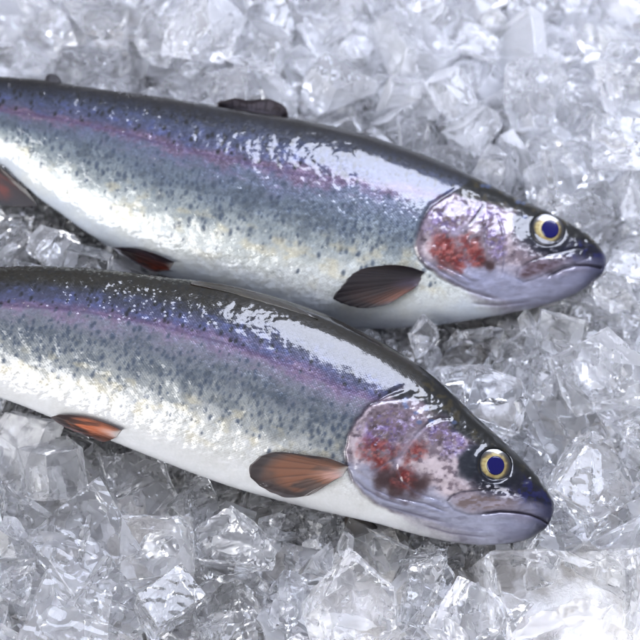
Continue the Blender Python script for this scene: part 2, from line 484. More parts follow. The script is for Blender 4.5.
def relief(X, Y, hd):
    """Outward offset of the flank, in photo pixels, at photo position X, Y."""
    D = np.zeros(X.shape)
    wx = (fbm(X / 11, Y / 11, 51, 3) - .5) * 4.0; wy = (fbm(X / 11, Y / 11, 52, 3) - .5) * 4.0
    d, s, al = poly_dist(X + wx, Y + wy, hd['opercle'])
    sd = d * s                                                # + ahead of the gill opening
    cx, cy = hd['eye']
    k = sstep(0.0, 0.10, al) * (1 - sstep(0.86, 1.0, al))
    front = np.maximum(sd, 0); back = np.maximum(-sd, 0)
    for ln, hh, ww in hd['steps']:
        d3, s3, a3 = poly_dist(X + wx, Y + wy, ln)
        v3 = d3 * s3
        D += hh * np.where(v3 > 0, sstep(0, 1.4, v3) * np.exp(-v3 / ww), 0) * sstep(0, .12, a3) * (1 - sstep(.85, 1, a3)) * (d3 < 60)
    D += k * np.where(front > 0, 1.25 * np.exp(-front / 22) * sstep(0, 2.0, front), 0)
    D -= k * np.where(back > 0, 1.3 * np.exp(-((back - 1.5) / 2.2) ** 2), 0)
    for ln in hd['folds']:
        dd, _, a2 = poly_dist(X, Y, ln)
        D -= 1.0 * np.exp(-(dd / 1.3) ** 2) * sstep(0, .15, a2) * (1 - sstep(.8, 1, a2))
        D += 0.6 * np.exp(-((dd - 3.5) / 2.0) ** 2) * sstep(0, .15, a2) * (1 - sstep(.8, 1, a2))
    dd, _, a2 = poly_dist(X, Y, hd['preop'])
    D -= 0.8 * np.exp(-(dd / 1.4) ** 2) * (1 - sstep(.2, .8, a2))
    for ln in hd['lines']:
        dd, _, a2 = poly_dist(X, Y, ln)
        D -= 0.8 * np.exp(-(dd / 1.2) ** 2)
    m = in_poly(X, Y, hd['maxilla'])
    D += 0.8 * sstep(-1.0, 8.0, m) - 0.5 * np.exp(-((m + 1.2) / 1.3) ** 2)
    dd, _, a2 = poly_dist(X, Y, hd['slit'])
    D -= 2.8 * np.exp(-(dd / 1.2) ** 2) * sstep(0, .25, a2)
    D += 0.7 * np.exp(-((dd - 5) / 3.0) ** 2) * sstep(0, .25, a2)
    r = np.hypot(X - cx, Y - cy); R = hd['eye_r']
    D += -3.0 * (1 - sstep(R - 2.0, R + 2.5, r)) + 0.5 * np.exp(-((r - R - 4.0) / 3.0) ** 2)
    nx, ny = hd['nostril']
    D -= 1.6 * np.exp(-(np.hypot(X - nx, Y - ny) / 2.6) ** 2)
    # cheek muscle, uneven bone plates
    head = sstep(-4, 8, np.where(sd * k > -50, front, 0))
    D += head * ((fbm(X / 9, Y / 9, 41, 4) - 0.5) * 1.8 + (fbm(X / 16, Y / 2.2, 43, 3) - 0.5) * 0.3)
    return D


SRGB = lambda *c: np.array(c, float) / 255.0
RAMP_Q = [0.00, 0.16, 0.36, 0.60, 0.84, 0.95, 1.00, 1.08, 1.24, 1.46, 1.64, 1.82, 2.0]
RAMP_A = [(18, 16, 11), (26, 24, 18), (35, 34, 30), (48, 51, 64), (70, 73, 100), (80, 71, 96), (112, 99, 122), (108, 108, 122), (94, 100, 108), (132, 136, 136), (182, 183, 180), (198, 199, 200), (206, 208, 212)]
RAMP_B = [(14, 14, 16), (22, 23, 28), (33, 37, 48), (55, 61, 80), (66, 69, 92), (82, 70, 88), (92, 80, 100), (84, 90, 110), (88, 98, 110), (128, 136, 138), (180, 184, 180), (192, 196, 197), (182, 190, 202)]


def paint(f, X, Y, A, Bc, hd, ramp, seed, front):
    """Skin colour (linear) and Mask = scales, metallic, roughness, for points of the flank."""
    n = X.shape
    yt = f.edge(f.T, A); yb = f.edge(f.B, A)
    lx = np.array([f.ab(*p) for p in f.lat])
    yl = np.interp(A, lx[:, 0], lx[:, 1])
    q = np.where(Bc < yl, (Bc - yt) / np.maximum(yl - yt, 1e-3), 1 + (Bc - yl) / np.maximum(yb - yl, 1e-3))
    q = np.clip(q, 0, 2)
    wob = (fbm(A / 26, Bc / 14, seed, 4) - 0.5)
    fine = fbm(A / 3.2, Bc / 5.5, seed + 3, 3) - 0.5
    q2 = np.clip(q + wob * 0.22 + fine * 0.10, 0, 2)
    rp = np.array(ramp, float) / 255.0
    rgb = np.stack([np.interp(q2, RAMP_Q, rp[:, i]) for i in range(3)], -1)

    def over(c, m):
        nonlocal rgb
        rgb = rgb * (1 - m[:, None]) + np.asarray(c)[None] * m[:, None]

    # blotches and streaks of lilac and blue along the middle
    st = sstep(0.5, 0.75, fbm(A / 9, Bc / 3.0, seed + 9, 3)) * np.exp(-((q - 0.98) / 0.16) ** 2)
    over(SRGB(122, 102, 126), 0.5 * st)
    over(SRGB(76, 86, 134), 0.5 * sstep(.52, .75, fbm(A / 7, Bc / 5, seed + 12, 3)) * np.exp(-((q - 0.75) / 0.25) ** 2))
    ld = np.abs(Bc - yl)
    over(SRGB(70, 58, 86), 0.6 * np.exp(-(ld / 1.5) ** 2) * (A < -130))
    over(SRGB(66, 74, 86), 0.5 * sstep(.56, .68, fbm(A / 2.0, Bc / 3.4, seed + 71, 3)) * np.exp(-((q - 1.3) / 0.24) ** 2))
    over(SRGB(24, 25, 26), 0.4 * sstep(.55, .68, fbm(A / 3.0, Bc / 3.0, seed + 72, 3)) * (q < .5))
    # dark spots, small on the back, smudged along the flank
    rng = np.random.default_rng(seed)
    G = 8.5
    clus = 0.35 + 1.3 * fbm(A / 40, Bc / 25, seed + 66, 3)
    for k in range(2):
        gx = np.floor(A / G + 0.5 * k); gy = np.floor(Bc / G + 0.5 * k)
        for ox in (-1, 0, 1):
            for oy in (-1, 0, 1):
                i, j = gx + ox, gy + oy
                jx = (i - 0.5 * k + 0.5 + 0.8 * (hash2(i, j, seed + 20 + k) - .5)) * G; jy = (j - 0.5 * k + 0.5 + 0.8 * (hash2(i, j, seed + 30 + k) - .5)) * G
                on = hash2(i, j, seed + 40 + k)
                rr = 0.9 + 2.1 * hash2(i, j, seed + 50 + k)
                dd = np.hypot((A - jx) / 0.8, (Bc - jy) / 1.3)
                dens = 0.34 * (q < 0.95) + 0.85 * np.exp(-((q - 1.30) / 0.20) ** 2) + 0.10 * (q > 1.5) * (q < 1.72)
                m = (on < dens * clus) * (1 - sstep(rr * 0.35, rr * 1.3, dd + 1.4 * (fbm(A / 2.2, Bc / 3.0, seed + 60, 3) - .5)))
                dark = SRGB(54, 64, 80)[None] * (q[:, None] > 1) + SRGB(22, 24, 26)[None] * (q[:, None] <= 1)
                mm = (0.74 * m * np.where(A < -125, 1, 0.55))[:, None]
                rgb = rgb * (1 - mm) + dark * mm
    smud = sstep(0.5, 0.72, fbm(A / 16, Bc / 10, seed + 70, 4)) * np.exp(-((q - 1.28) / 0.2) ** 2)
    over(SRGB(66, 74, 84), 0.7 * smud * (A < -140))
    over(SRGB(186, 174, 140), 0.4 * sstep(.5, .8, fbm(A / 14, Bc / 9, seed + 80, 3)) * sstep(1.35, 1.5, q) * (1 - sstep(1.7, 1.85, q)))

    # ---- head
    wx = (fbm(X / 11, Y / 11, 51, 3) - .5) * 4.0; wy = (fbm(X / 11, Y / 11, 52, 3) - .5) * 4.0
    d, s, al = poly_dist(X + wx, Y + wy, hd['opercle'])
    sd = d * s
    cx, cy = hd['eye']
    # everything ahead of the gill opening
    hx = A - f.ab(*hd['opercle'][6])[0]
    dh, sh, _ = poly_dist(X + wx, Y + wy, hd['headline'], 2000.0)
    sw = 2.0 + 16.0 * sstep(hd['soft_y'], hd['soft_y'] + 26, Y)
    head = sstep(-sw, sw, dh * sh)
    crown = 1 - sstep(0.62, 0.84, q + wob * 0.4)              # dark top of the head
    cheek = head * (1 - crown)
    mott = fbm(X / 5, Y / 4, seed + 90, 4)
    over(SRGB(108, 94, 102), cheek * 0.92)
    over(SRGB(166, 154, 162), cheek * sstep(.48, .7, mott) * 0.9)
    over(SRGB(56, 46, 54), cheek * sstep(.5, .72, fbm(X / 8, Y / 7, seed + 95, 5)) * 0.85)
    over(SRGB(96, 88, 98), cheek * sstep(.5, .62, fbm(X / 2.2, Y / 2.0, seed + 96, 3)) * 0.5)
    for (x, y, rx, ry, ro) in hd['mauve']:
        m = blob(X, Y, x, y, rx, ry, ro, seed + 7, 0.6, 0.5) * head
        over(SRGB(112, 94, 140), 0.65 * m * sstep(.35, .6, mott)); over(SRGB(178, 168, 204), 0.75 * m * sstep(.55, .68, fbm(X / 3, Y / 2.2, seed + 97, 3)))
        over(SRGB(64, 54, 92), 0.55 * m * sstep(.56, .66, fbm(X / 3.4, Y / 2.6, seed + 98, 3)))
        over(SRGB(88, 74, 66), 0.5 * m * sstep(.5, .62, fbm(X / 5, Y / 4, seed + 99, 3)))
    for (x, y, rx, ry, ro) in hd['pales']:
        over(SRGB(182, 170, 174), 0.8 * blob(X, Y, x, y, rx, ry, ro, seed + 21, 0.5, 0.8) * head * sstep(.3, .5, mott))
    # jaws and throat
    low = sstep(1.45, 1.66, q + wob * 0.25) * head
    over(SRGB(*hd['jaw']), 0.85 * low); over(SRGB(110, 110, 128), 0.6 * low * sstep(.48, .66, fbm(X / 14, Y / 3.5, seed + 18, 4)))
    for (x, y, rx, ry, ro) in hd['darks']:
        over(SRGB(52, 36, 38), 0.9 * blob(X, Y, x, y, rx, ry, ro, seed + 1, 0.55, 0.8) * head)
    for (x, y, rx, ry, ro) in hd['reds']:
        m = blob(X, Y, x, y, rx, ry, ro, seed + 2, 0.6, 0.75) * head
        over(SRGB(90, 36, 34), 0.78 * m * sstep(.2, .6, mott)); over(SRGB(160, 96, 92), 0.6 * m * sstep(.5, .66, fbm(X / 3, Y / 3, seed + 17, 3))); over(SRGB(92, 28, 30), .6 * m * sstep(.52, .7, fbm(X / 4, Y / 4, seed + 5, 3)))
    mx = in_poly(X, Y, hd['maxilla'])
    over(SRGB(*hd['max_col'][0]), 0.8 * sstep(-1.5, 5, mx)); over(SRGB(*hd['max_col'][1]), 0.8 * sstep(2, 6, mx) * sstep(.4, .6, fbm(X / 6, Y / 2.5, seed + 4, 3)))
    over(SRGB(40, 36, 46), (0.25 + 0.45 * (Y < hd['slit'][0][1] - 14)) * np.exp(-((mx + 0.8) / 1.1) ** 2) * (Y < cy + 60) * (np.abs(mx) < 6))
    # dark forehead, snout and eye surround
    snout = sstep(-84, -40, A) * (1 - sstep(1.12, 1.4, q + wob * 0.25))
    over(SRGB(10, 12, 28), 0.97 * snout); over(SRGB(16, 20, 74), 0.7 * snout * sstep(.52, .62, fbm(X / 5, Y / 5, seed + 16, 3)))
    over(SRGB(112, 113, 134), 0.75 * sstep(-60, -25, A) * sstep(1.15, 1.4, q))
    over(SRGB(36, 38, 60), 0.85 * sstep(-26, -4, A) * sstep(1.1, 1.3, q))
    r = np.hypot(X - cx, Y - cy)
    over(SRGB(14, 17, 28), 0.95 * (1 - sstep(20, 36, r + (X > cx) * -2 + 7 * (fbm(X / 8, Y / 8, seed + 6, 3) - .5))))
    over(SRGB(24, 29, 38), 0.9 * blob(X, Y, cx - 22, cy - 3, 13, 17, 30, seed + 8, .4, .4))
    over(SRGB(200, 198, 204), 0.8 * sstep(.5, .66, fbm(X / 4, Y / 2.2, seed + 14, 3)) * blob(X, Y, cx - 4, cy + 23.5, 26, 5, 14, seed + 9, .5, .4))
    crw = crown * head
    over(SRGB(16, 18, 18), 0.92 * crw); over(SRGB(64, 54, 28), 0.55 * crw * sstep(.52, .7, fbm(X / 6, Y / 6, seed + 15, 3)))
    # dark gaps: gill opening, plates, slit
    k = sstep(0, .05, al) * (1 - sstep(.8, 1, al))
    kn = (0.35 + 0.65 * sstep(.3, .65, fbm(X / 12, Y / 12, seed + 44, 3))) * (1 - 0.45 * sstep(.25, .55, al))
    over(SRGB(40, 32, 44), 0.9 * k * kn * np.exp(-((sd + 1.2) / 1.5) ** 2))
    for ln in hd['folds'] + hd['lines']:
        dd, _, a2 = poly_dist(X, Y, ln); over(SRGB(84, 80, 98), 0.6 * np.exp(-(dd / 0.9) ** 2) * sstep(0, .2, a2) * (1 - sstep(.75, 1, a2)))
    dd, _, a2 = poly_dist(X, Y, hd['preop']); over(SRGB(34, 30, 38), 0.85 * np.exp(-(dd / 1.5) ** 2) * (1 - sstep(.2, .8, a2)))
    over(SRGB(138, 132, 150), 0.5 * np.exp(-((dd - 1) / 3.0) ** 2) * sstep(.35, .6, a2))
    dd, _, a2 = poly_dist(X, Y, hd['slit']); over(SRGB(36, 32, 48), 0.85 * np.exp(-(dd / 1.1) ** 2) * sstep(0, .3, a2))
    # small dark head spots
    for i in range(9):
        u = rng.uniform(0, 1); v = rng.uniform(-10, 14)
        x = cx - 20 - 70 * u; y = cy - 22 - 42 * u + v
        over(SRGB(70, 84, 120), 0.7 * blob(X, Y, x, y, 2.6, 2.0, 0, seed + i, .3, .4) * head)
    nx, ny = hd['nostril']; over(SRGB(14, 14, 26), np.exp(-(np.hypot(X - nx, Y - ny) / 2.4) ** 2))
    rgb = np.clip(rgb, 0.01, 0.95)
    sc = (1 - head) * (0.35 + 0.65 * sstep(0.12, 0.45, q)) * (1 - 0.75 * sstep(1.72, 1.9, q))
    me_ = np.interp(q, [0, .35, .7, 1.0, 1.5, 1.75, 2], [0.0, .0, .12, .2, .2, .08, .0]) * (1 - head) + head * 0.12 * (1 - snout) * (1 - crown)
    ro = np.interp(q, [0, .4, 1, 1.6, 2], [.45, .42, .40, .42, .48]) * (1 - head) + head * 0.36
    dry = np.clip(hd['dry'](A) * (q < 1.05) + 0.28 * sstep(1.0, 1.15, q) * (1 - sstep(1.75, 1.95, q)), 0, 1) * (1 - head)
    return lin(rgb) * 0.70, np.stack([sc, me_, ro, dry], -1)


def build_body(f, hd, ramp, seed, root):
    na, nf, nb = 780, 200, 70
    A, Bc, Z, c, h, w, th = f.grid(na, nf, nb)
    nt = len(th)
    x0, y0 = f.px(A.ravel(), Bc.ravel())
    P = on_plane(x0, y0, f.p0, f.n, 0.0)
    Zr = Z.ravel()
    Q = P + (Zr * f.px_m)[:, None] * f.n
    X, Y, _ = project(Q)
    front = Zr >= 0
    Xs = np.where(front, X, x0); Ys = np.where(front, Y, y0)
    wgt = np.clip(np.abs(np.tile(np.sin(th), (na, 1))).ravel() * 1.6, 0, 1)
    D = relief(Xs, Ys, hd) * wgt
    D += (fbm(A.ravel() / 60, Bc.ravel() / 30, seed + 33, 3) - .5) * 1.3 * wgt          # soft, uneven flesh
    Q = Q + (np.where(front, D, -D) * f.px_m)[:, None] * f.n
    i = np.arange(na - 1)[:, None]; j = np.arange(nt)[None]; j2 = (j + 1) % nt
    F = np.stack([i * nt + j, i * nt + j2, (i + 1) * nt + j2, (i + 1) * nt + j], -1).reshape(-1, 4)
    me = mesh_from('fish_body', Q, F)
    bm = bmesh.new(); bm.from_mesh(me); bm.verts.ensure_lookup_table()
    bm.faces.new([bm.verts[k] for k in range(nt)][::-1]); bm.faces.new([bm.verts[(na - 1) * nt + k] for k in range(nt)])
    bmesh.ops.recalc_face_normals(bm, faces=bm.faces); bm.to_mesh(me); bm.free()
    rgb, mask = paint(f, Xs, Ys, A.ravel(), Bc.ravel(), hd, ramp, seed, front)
    set_attr(me, 'Col', rgb); set_attr(me, 'Mask', mask)
    arc = np.zeros((na, nt)); seg = np.hypot(np.diff(Bc, axis=1), np.diff(Z, axis=1)); arc[:, 1:] = np.cumsum(seg, 1)
    mid = arc[:, nf // 2][:, None]
    uvv = np.stack([A.ravel(), (arc - mid).ravel()], -1)
    uv = me.uv_layers.new(name='UVMap')
    li = np.zeros(len(me.loops), np.int32); me.loops.foreach_get('vertex_index', li)
    uv.data.foreach_set('uv', uvv[li].astype(np.float32).ravel())
    return obj('body', me, SKIN, root)


def build_eye(f, hd, root, side=1):
    ex, ey = hd['eye']; R = hd['eye_r'] * f.px_m
    z = f.surf_z(np.array([ex]), np.array([ey]))[0]
    p1 = f.lift([ex], [ey], [z])[0]; n0 = f.n
    # local flank normal, by differences
    e = 6.0
    zx = f.surf_z(np.array([ex - e, ex + e, ex, ex]), np.array([ey, ey, ey - e, ey + e]))
    q = f.lift([ex - e, ex + e, ex, ex], [ey, ey, ey - e, ey + e], zx)
    nl = unit(np.cross(q[1] - q[0], q[2] - q[3]));  nl = nl if nl @ n0 > 0 else -nl
    nn = unit(0.30 * nl + 0.25 * n0 + 0.45 * VIEW)
    if side < 0:
        off = (p1 - f.p0) @ n0
        p1 = p1 - 2 * off * n0; nn = nn - 2 * (nn @ n0) * n0
    tx = unit(np.cross(np.array([0, 1.0, 0.2]), nn)); ty = np.cross(nn, tx)
    nr, na = 26, 72
    rr = np.linspace(0, 1.06, nr); an = np.linspace(0, 2 * math.pi, na, endpoint=False)
    RR, AN = np.meshgrid(rr, an, indexing='ij')
    bul = 0.30 * np.sqrt(np.maximum(1 - (RR / 1.15) ** 2, 0)) - 0.12
    x = RR * np.cos(AN); y = RR * np.sin(AN) * 0.95
    V = p1 + R * (x.ravel()[:, None] * tx + y.ravel()[:, None] * ty + (bul.ravel() - 0.14)[:, None] * nn)
    i = np.arange(nr - 1)[:, None]; j = np.arange(na)[None]; j2 = (j + 1) % na
    F = np.stack([i * na + j, (i + 1) * na + j, (i + 1) * na + j2, i * na + j2], -1).reshape(-1, 4)
    me = mesh_from('fish_eye', V, F)
    nz = fbm(RR.ravel() * 3 + 5 * np.cos(AN.ravel()), 5 * np.sin(AN.ravel()) + 3, 77, 3)
    r = RR.ravel()
    base = SRGB(164, 150, 100)[None] * np.ones((len(r), 1))
    m = sstep(.45, .62, nz)[:, None]; base = base * (1 - 0.6 * m) + SRGB(140, 114, 58)[None] * 0.6 * m
    m = sstep(.70, .90, r + 0.16 * (nz - .5))[:, None] * 0.92; base = base * (1 - m) + SRGB(52, 46, 36)[None] * m
    m = (np.exp(-((r - .52) / .05) ** 2))[:, None] * 0.7; base = base * (1 - m) + SRGB(204, 198, 160)[None] * m
    m = sstep(.88, .97, r)[:, None]; base = base * (1 - m) + SRGB(28, 30, 40)[None] * m
    set_attr(me, 'Col', lin(base) * 0.62)
    eye = obj('eye', me, IRIS, root)
    # pupil, a low lens standing just proud of the iris
    k = hd['pupil_r'] / hd['eye_r']
    rr = np.linspace(0, 1, 12); RR, AN = np.meshgrid(rr, an, indexing='ij')
    x = RR * np.cos(AN) * k; y = RR * np.sin(AN) * k * 1.05
    ir = 0.30 - 0.18 + 0 * x
    b = ir + 0.03 + 0.035 * np.sqrt(np.maximum(1 - RR ** 2, 0)) - 0.10 * (RR > 0.98)
    cx = (hd['pupil'][0] - ex) / hd['eye_r']
    V = p1 + R * ((x.ravel() + cx)[:, None] * tx + y.ravel()[:, None] * ty + (b.ravel() - 0.08)[:, None] * nn)
    i = np.arange(11)[:, None]
    F = np.stack([i * na + j, (i + 1) * na + j, (i + 1) * na + j2, i * na + j2], -1).reshape(-1, 4)
    pm = mesh_from('fish_pupil', V, F)
    obj('pupil', pm, PUPIL, eye)


def build_fin(name, f, root_a, root_b, edge, root, colour, lift=(1.0, 5.0), on_body=True, rays=16, seed=1, thick=1.3, label=None, sag=0.0):
    """A thin fan of a fin: root line root_a-root_b, outer edge traced from the leading root round to the trailing root."""
    ns, nt = 150, 44
    E = np.array(edge, float); seg = np.r_[0, np.cumsum(np.hypot(*np.diff(E, axis=0).T))]; seg /= seg[-1]
    s = np.linspace(0, 1, ns); t = np.linspace(0, 1, nt)
    ex = pchip(seg, E[:, 0], s); ey = pchip(seg, E[:, 1], s)
    S, T = np.meshgrid(s, t, indexing='ij')
    rag = 1 - (0.05 * vnoise(S * rays * .35 * 1.0, 0 * S, seed) + 0.012 * np.abs(np.sin(S * math.pi * rays))) * sstep(.4, 1, T) * sstep(0.05, .2, S)
    TT = T * rag
    X = (root_a[0] + (root_b[0] - root_a[0]) * S) * (1 - TT) + ex[:, None] * TT
    Y = (root_a[1] + (root_b[1] - root_a[1]) * S) * (1 - TT) + ey[:, None] * TT
    rn = vnoise(S * rays * 0.6, 0 * S, seed + 5) - .5
    ph = math.pi * (S * rays + 0.9 * rn + 0.25 * (vnoise(S * rays * .5, T * 3, seed + 6) - .5))
    fork = sstep(.45, .8, T)
    ray = np.abs(np.sin(ph)) * (1 - 0.5 * fork) + np.abs(np.sin(2 * ph)) * 0.5 * fork
    zz = lift[0] + (lift[1] - lift[0]) * T ** 1.3 - (0.9 if on_body else 0) * (1 - sstep(0, .16, T)) + (0.28 if on_body else 0.10) * ray * (0.3 + 0.7 * T) * (1 - sstep(.0, .03, 0.03 - np.minimum(S, 1 - S)))
    zz = zz + sag * np.sin(math.pi * S) * T
    if on_body: zb = f.surf_z(X.ravel(), Y.ravel()).reshape(X.shape); zb = np.maximum(zb, zb[:, :1] * 0.55)
    else: zb = 0 * X
    rim = np.maximum(sstep(0.90, 1.0, T), np.maximum(1 - sstep(0, .035, S), sstep(.965, 1, S)))
    tk = thick * (1 - 0.65 * rim)
    up = f.lift(X.ravel(), Y.ravel(), (zb + zz).ravel()); dn = f.lift(X.ravel(), Y.ravel(), (zb + zz - tk).ravel())
    V = np.concatenate([up, dn]); n = ns * nt
    i = np.arange(ns - 1)[:, None]; j = np.arange(nt - 1)[None]
    q = np.stack([i * nt + j, (i + 1) * nt + j, (i + 1) * nt + j + 1, i * nt + j + 1], -1).reshape(-1, 4)
    loop = np.r_[np.arange(0, nt), np.arange(1, ns) * nt + nt - 1, (ns - 1) * nt + np.arange(nt - 2, -1, -1), np.arange(ns - 2, 0, -1) * nt]
    l2 = np.roll(loop, -1)
    side = np.stack([loop, l2, l2 + n, loop + n], -1)
    me = mesh_from(name, V, np.concatenate([q, q[:, ::-1] + n, side]))
    bm = bmesh.new(); bm.from_mesh(me); bmesh.ops.recalc_face_normals(bm, faces=bm.faces); bm.to_mesh(me); bm.free()
    for p in me.polygons: p.use_smooth = True
    c = colour(S.ravel(), T.ravel(), ray.ravel(), fbm(S.ravel() * 9, T.ravel() * 4, seed, 3))
    set_attr(me, 'Col', np.tile(lin(c) * 0.62, (2, 1)))
    o = obj(name, me, FIN, root)
    if label: o['label'] = label
    return o


def mixc(a, b, m):
    return a * (1 - m[:, None]) + np.asarray(b)[None] * m[:, None]


def fin_colour(core, edge, ray_dark, base_pale=None, lead=None, s_core=0.55, w_core=0.45, root_fade=1.0):
    def fn(S, T, R, N):
        c = np.tile(edge[None], (len(S), 1)).astype(float)
        m = np.exp(-((S - s_core) / w_core) ** 2) * (1 - sstep(.62, .98, T + (N - .5) * .3))
        c = mixc(c, core, m)
        c = mixc(c, ray_dark, 0.55 * (1 - sstep(.0, .6, R)) * sstep(.05, .35, T))
        c = mixc(c, edge * 0.8, 0.5 * sstep(.45, .7, N))
        if base_pale is not None: c = mixc(c, base_pale, (1 - sstep(.05, .38, T + (N - .5) * .2)) * 0.85 * sstep(.25, .6, S))
        c = mixc(c, SRGB(176, 164, 160), 0.45 * sstep(.72, .95, S) * sstep(.45, .9, T + (N - .5) * .5))
        c = mixc(c, SRGB(44, 36, 38), 0.6 * sstep(.5, .66, N) * sstep(.35, .8, T))
        c = mixc(c, SRGB(186, 184, 184), 0.9 * (1 - sstep(.0, .16, T + (N - .5) * .1)) * root_fade)
        if lead is not None: c = mixc(c, lead, (1 - sstep(.02, .12, S)) * 0.9)
        return np.clip(c, .01, .95)
    return fn


def build_fish(params, hd, ramp, seed, label, fins):
    f = Fish(**params)
    root = bpy.data.objects.new('trout', None); link(root)
    root.empty_display_size = 0.05
    tag(root, label, 'fish', 'whole trout laid on the crushed ice')
    build_body(f, hd, ramp, seed, root)
    build_eye(f, hd, root, 1); build_eye(f, hd, root, -1)
    fins(f, root)
    bpy.context.view_layer.update()
    base = f.p0.copy()
    # put the Empty at the fish's base without moving its parts
    root.location = base
    inv = Matrix.Translation(-Vector(base))
    for ch in list(root.children): ch.matrix_parent_inverse = inv
    return f


ORANGE, BROWN, DARKB = SRGB(176, 98, 66), SRGB(66, 48, 46), SRGB(40, 34, 40)


def fins_a(f, root):
    build_fin('pectoral_fin', f, (349, 466), (343, 476), [(349, 466), (325, 457.5), (300, 454), (276, 451.5), (260, 455), (250, 462), (245, 470), (248, 478), (258, 486.5), (273, 494), (288, 498.5), (305, 497), (320, 489.5), (333, 480.5), (343, 476)], root,
              fin_colour(SRGB(122, 78, 56), SRGB(66, 58, 60), SRGB(74, 42, 32), SRGB(214, 176, 172), SRGB(44, 42, 58)), lift=(1.0, 6.0), rays=17, seed=3)
    build_fin('pelvic_fin', f, (122, 430), (117, 437), [(122, 430), (98, 420.5), (75, 415), (60, 414), (49, 417), (58, 424), (72, 431), (90, 438), (104, 442), (117, 437)], root,
              fin_colour(SRGB(200, 118, 84), SRGB(72, 60, 62), SRGB(150, 74, 50), SRGB(220, 200, 200), SRGB(60, 54, 62), .5, .33), lift=(1.0, 7.0), rays=16, seed=4)
    build_fin('pectoral_fin', f, (368, 519), (346, 514), [(368, 519), (378, 528), (368, 534), (357, 538), (350, 530), (344, 522), (346, 514)], root,
              fin_colour(SRGB(58, 48, 42), SRGB(36, 30, 28), SRGB(30, 26, 24), root_fade=0), lift=(-12, -22.0), on_body=False, rays=8, seed=5, label='dark brown fin showing below the belly')
    build_fin('dorsal_fin', f, (318, 319), (214, 288), [(318, 319), (300, 309), (270, 297), (240, 288), (214, 283), (196, 281), (190, 283), (200, 286), (214, 288)], root,
              fin_colour(SRGB(62, 58, 48), SRGB(46, 44, 40), SRGB(30, 30, 28), root_fade=0), lift=(0.6, 1.6), rays=12, seed=7)
    build_fin('adipose_fin', f, (-40, 271), (-60, 274), [(-40, 271), (-48, 262), (-58, 260), (-64, 264), (-60, 274)], root, fin_colour(SRGB(60, 60, 60), SRGB(40, 40, 44), SRGB(36, 36, 40), root_fade=0), on_body=False, lift=(0, 0), rays=4, seed=8)
    build_fin('anal_fin', f, (-20, 390), (-75, 378), [(-20, 390), (-34, 406), (-58, 424), (-72, 426), (-80, 410), (-80, 390), (-75, 378)], root, fin_colour(SRGB(160, 90, 62), SRGB(60, 50, 54), SRGB(90, 50, 40)), on_body=False, lift=(0, 4), rays=11, seed=9)
    build_fin('tail_fin', f, (-205, 300), (-205, 356), [(-205, 300), (-238, 272), (-270, 258), (-290, 262), (-272, 300), (-268, 330), (-274, 360), (-296, 398), (-276, 402), (-238, 384), (-205, 356)], root,
              fin_colour(SRGB(90, 88, 96), SRGB(54, 54, 60), SRGB(44, 44, 50)), on_body=False, lift=(0, 0), rays=19, seed=10, thick=3.0)


def fins_b(f, root):
    build_fin('pectoral_fin', f, (425, 272), (418, 285), [(425, 272), (408, 266.5), (390, 264.5), (365, 267), (350, 274), (340, 286), (331, 298), (342, 304.5), (362, 309), (384, 306), (400, 297), (412, 290), (418, 285)], root,
              fin_colour(SRGB(104, 60, 42), SRGB(30, 25, 32), SRGB(24, 20, 26), SRGB(60, 54, 74), SRGB(40, 42, 66), .82, .22, 0.3), lift=(1.0, 8.0), rays=24, seed=13)
    build_fin('pelvic_fin', f, (174, 262), (170, 270), [(174, 262), (150, 252), (126, 247), (111, 247), (120, 255), (136, 264), (154, 272), (170, 270)], root,
              fin_colour(SRGB(124, 54, 40), SRGB(38, 34, 46), SRGB(48, 32, 36), None, SRGB(36, 38, 54), .75, .3), lift=(1.0, 9.0), rays=16, seed=14)
    build_fin('anal_fin', f, (0, 166), (-54, 148), [(0, 166), (14, 178), (30, 194), (38, 206), (16, 208), (-10, 206), (-40, 200), (-60, 176), (-54, 148)], root,
              fin_colour(SRGB(92, 38, 30), SRGB(26, 24, 32), SRGB(30, 22, 28), None, SRGB(34, 34, 46), .4, .25), on_body=False, lift=(0, 5), rays=11, seed=15)
    build_fin('dorsal_fin', f, (289, 118), (219, 107), [(289, 118), (286, 108), (279, 102), (266, 98.5), (248, 99.5), (236, 98), (226, 100), (217, 103), (219, 107)], root,
              fin_colour(SRGB(92, 86, 96), SRGB(52, 47, 56), SRGB(34, 31, 38), root_fade=0), on_body=False, lift=(-1, 8), rays=11, seed=16, thick=2.0, label='folded dark dorsal fin with a ragged edge')
    build_fin('adipose_fin', f, (63, 85), (44, 83), [(63, 85), (60, 78), (55, 74), (50, 73.5), (45, 78), (44, 83)], root, fin_colour(SRGB(36, 34, 42), SRGB(26, 24, 30), SRGB(22, 20, 26), root_fade=0), on_body=False, lift=(8, 4), rays=4, seed=17, thick=3.0)
    build_fin('tail_fin', f, (-130, 82), (-130, 138), [(-130, 82), (-160, 58), (-190, 48), (-208, 54), (-196, 86), (-194, 112), (-200, 140), (-216, 172), (-196, 178), (-160, 162), (-130, 138)], root,
              fin_colour(SRGB(90, 88, 100), SRGB(50, 50, 60), SRGB(44, 44, 52)), on_body=False, lift=(0, 0), rays=19, seed=18, thick=3.0)


FA = build_fish(FISH_A, HEAD_A, RAMP_A, 100, 'silver trout in front, its whole side and white belly uncovered, overlapping the other trout', fins_a)
FB = build_fish(FISH_B, HEAD_B, RAMP_B, 200, 'trout lying behind, its belly partly covered by the other trout and its dorsal fin showing', fins_b)

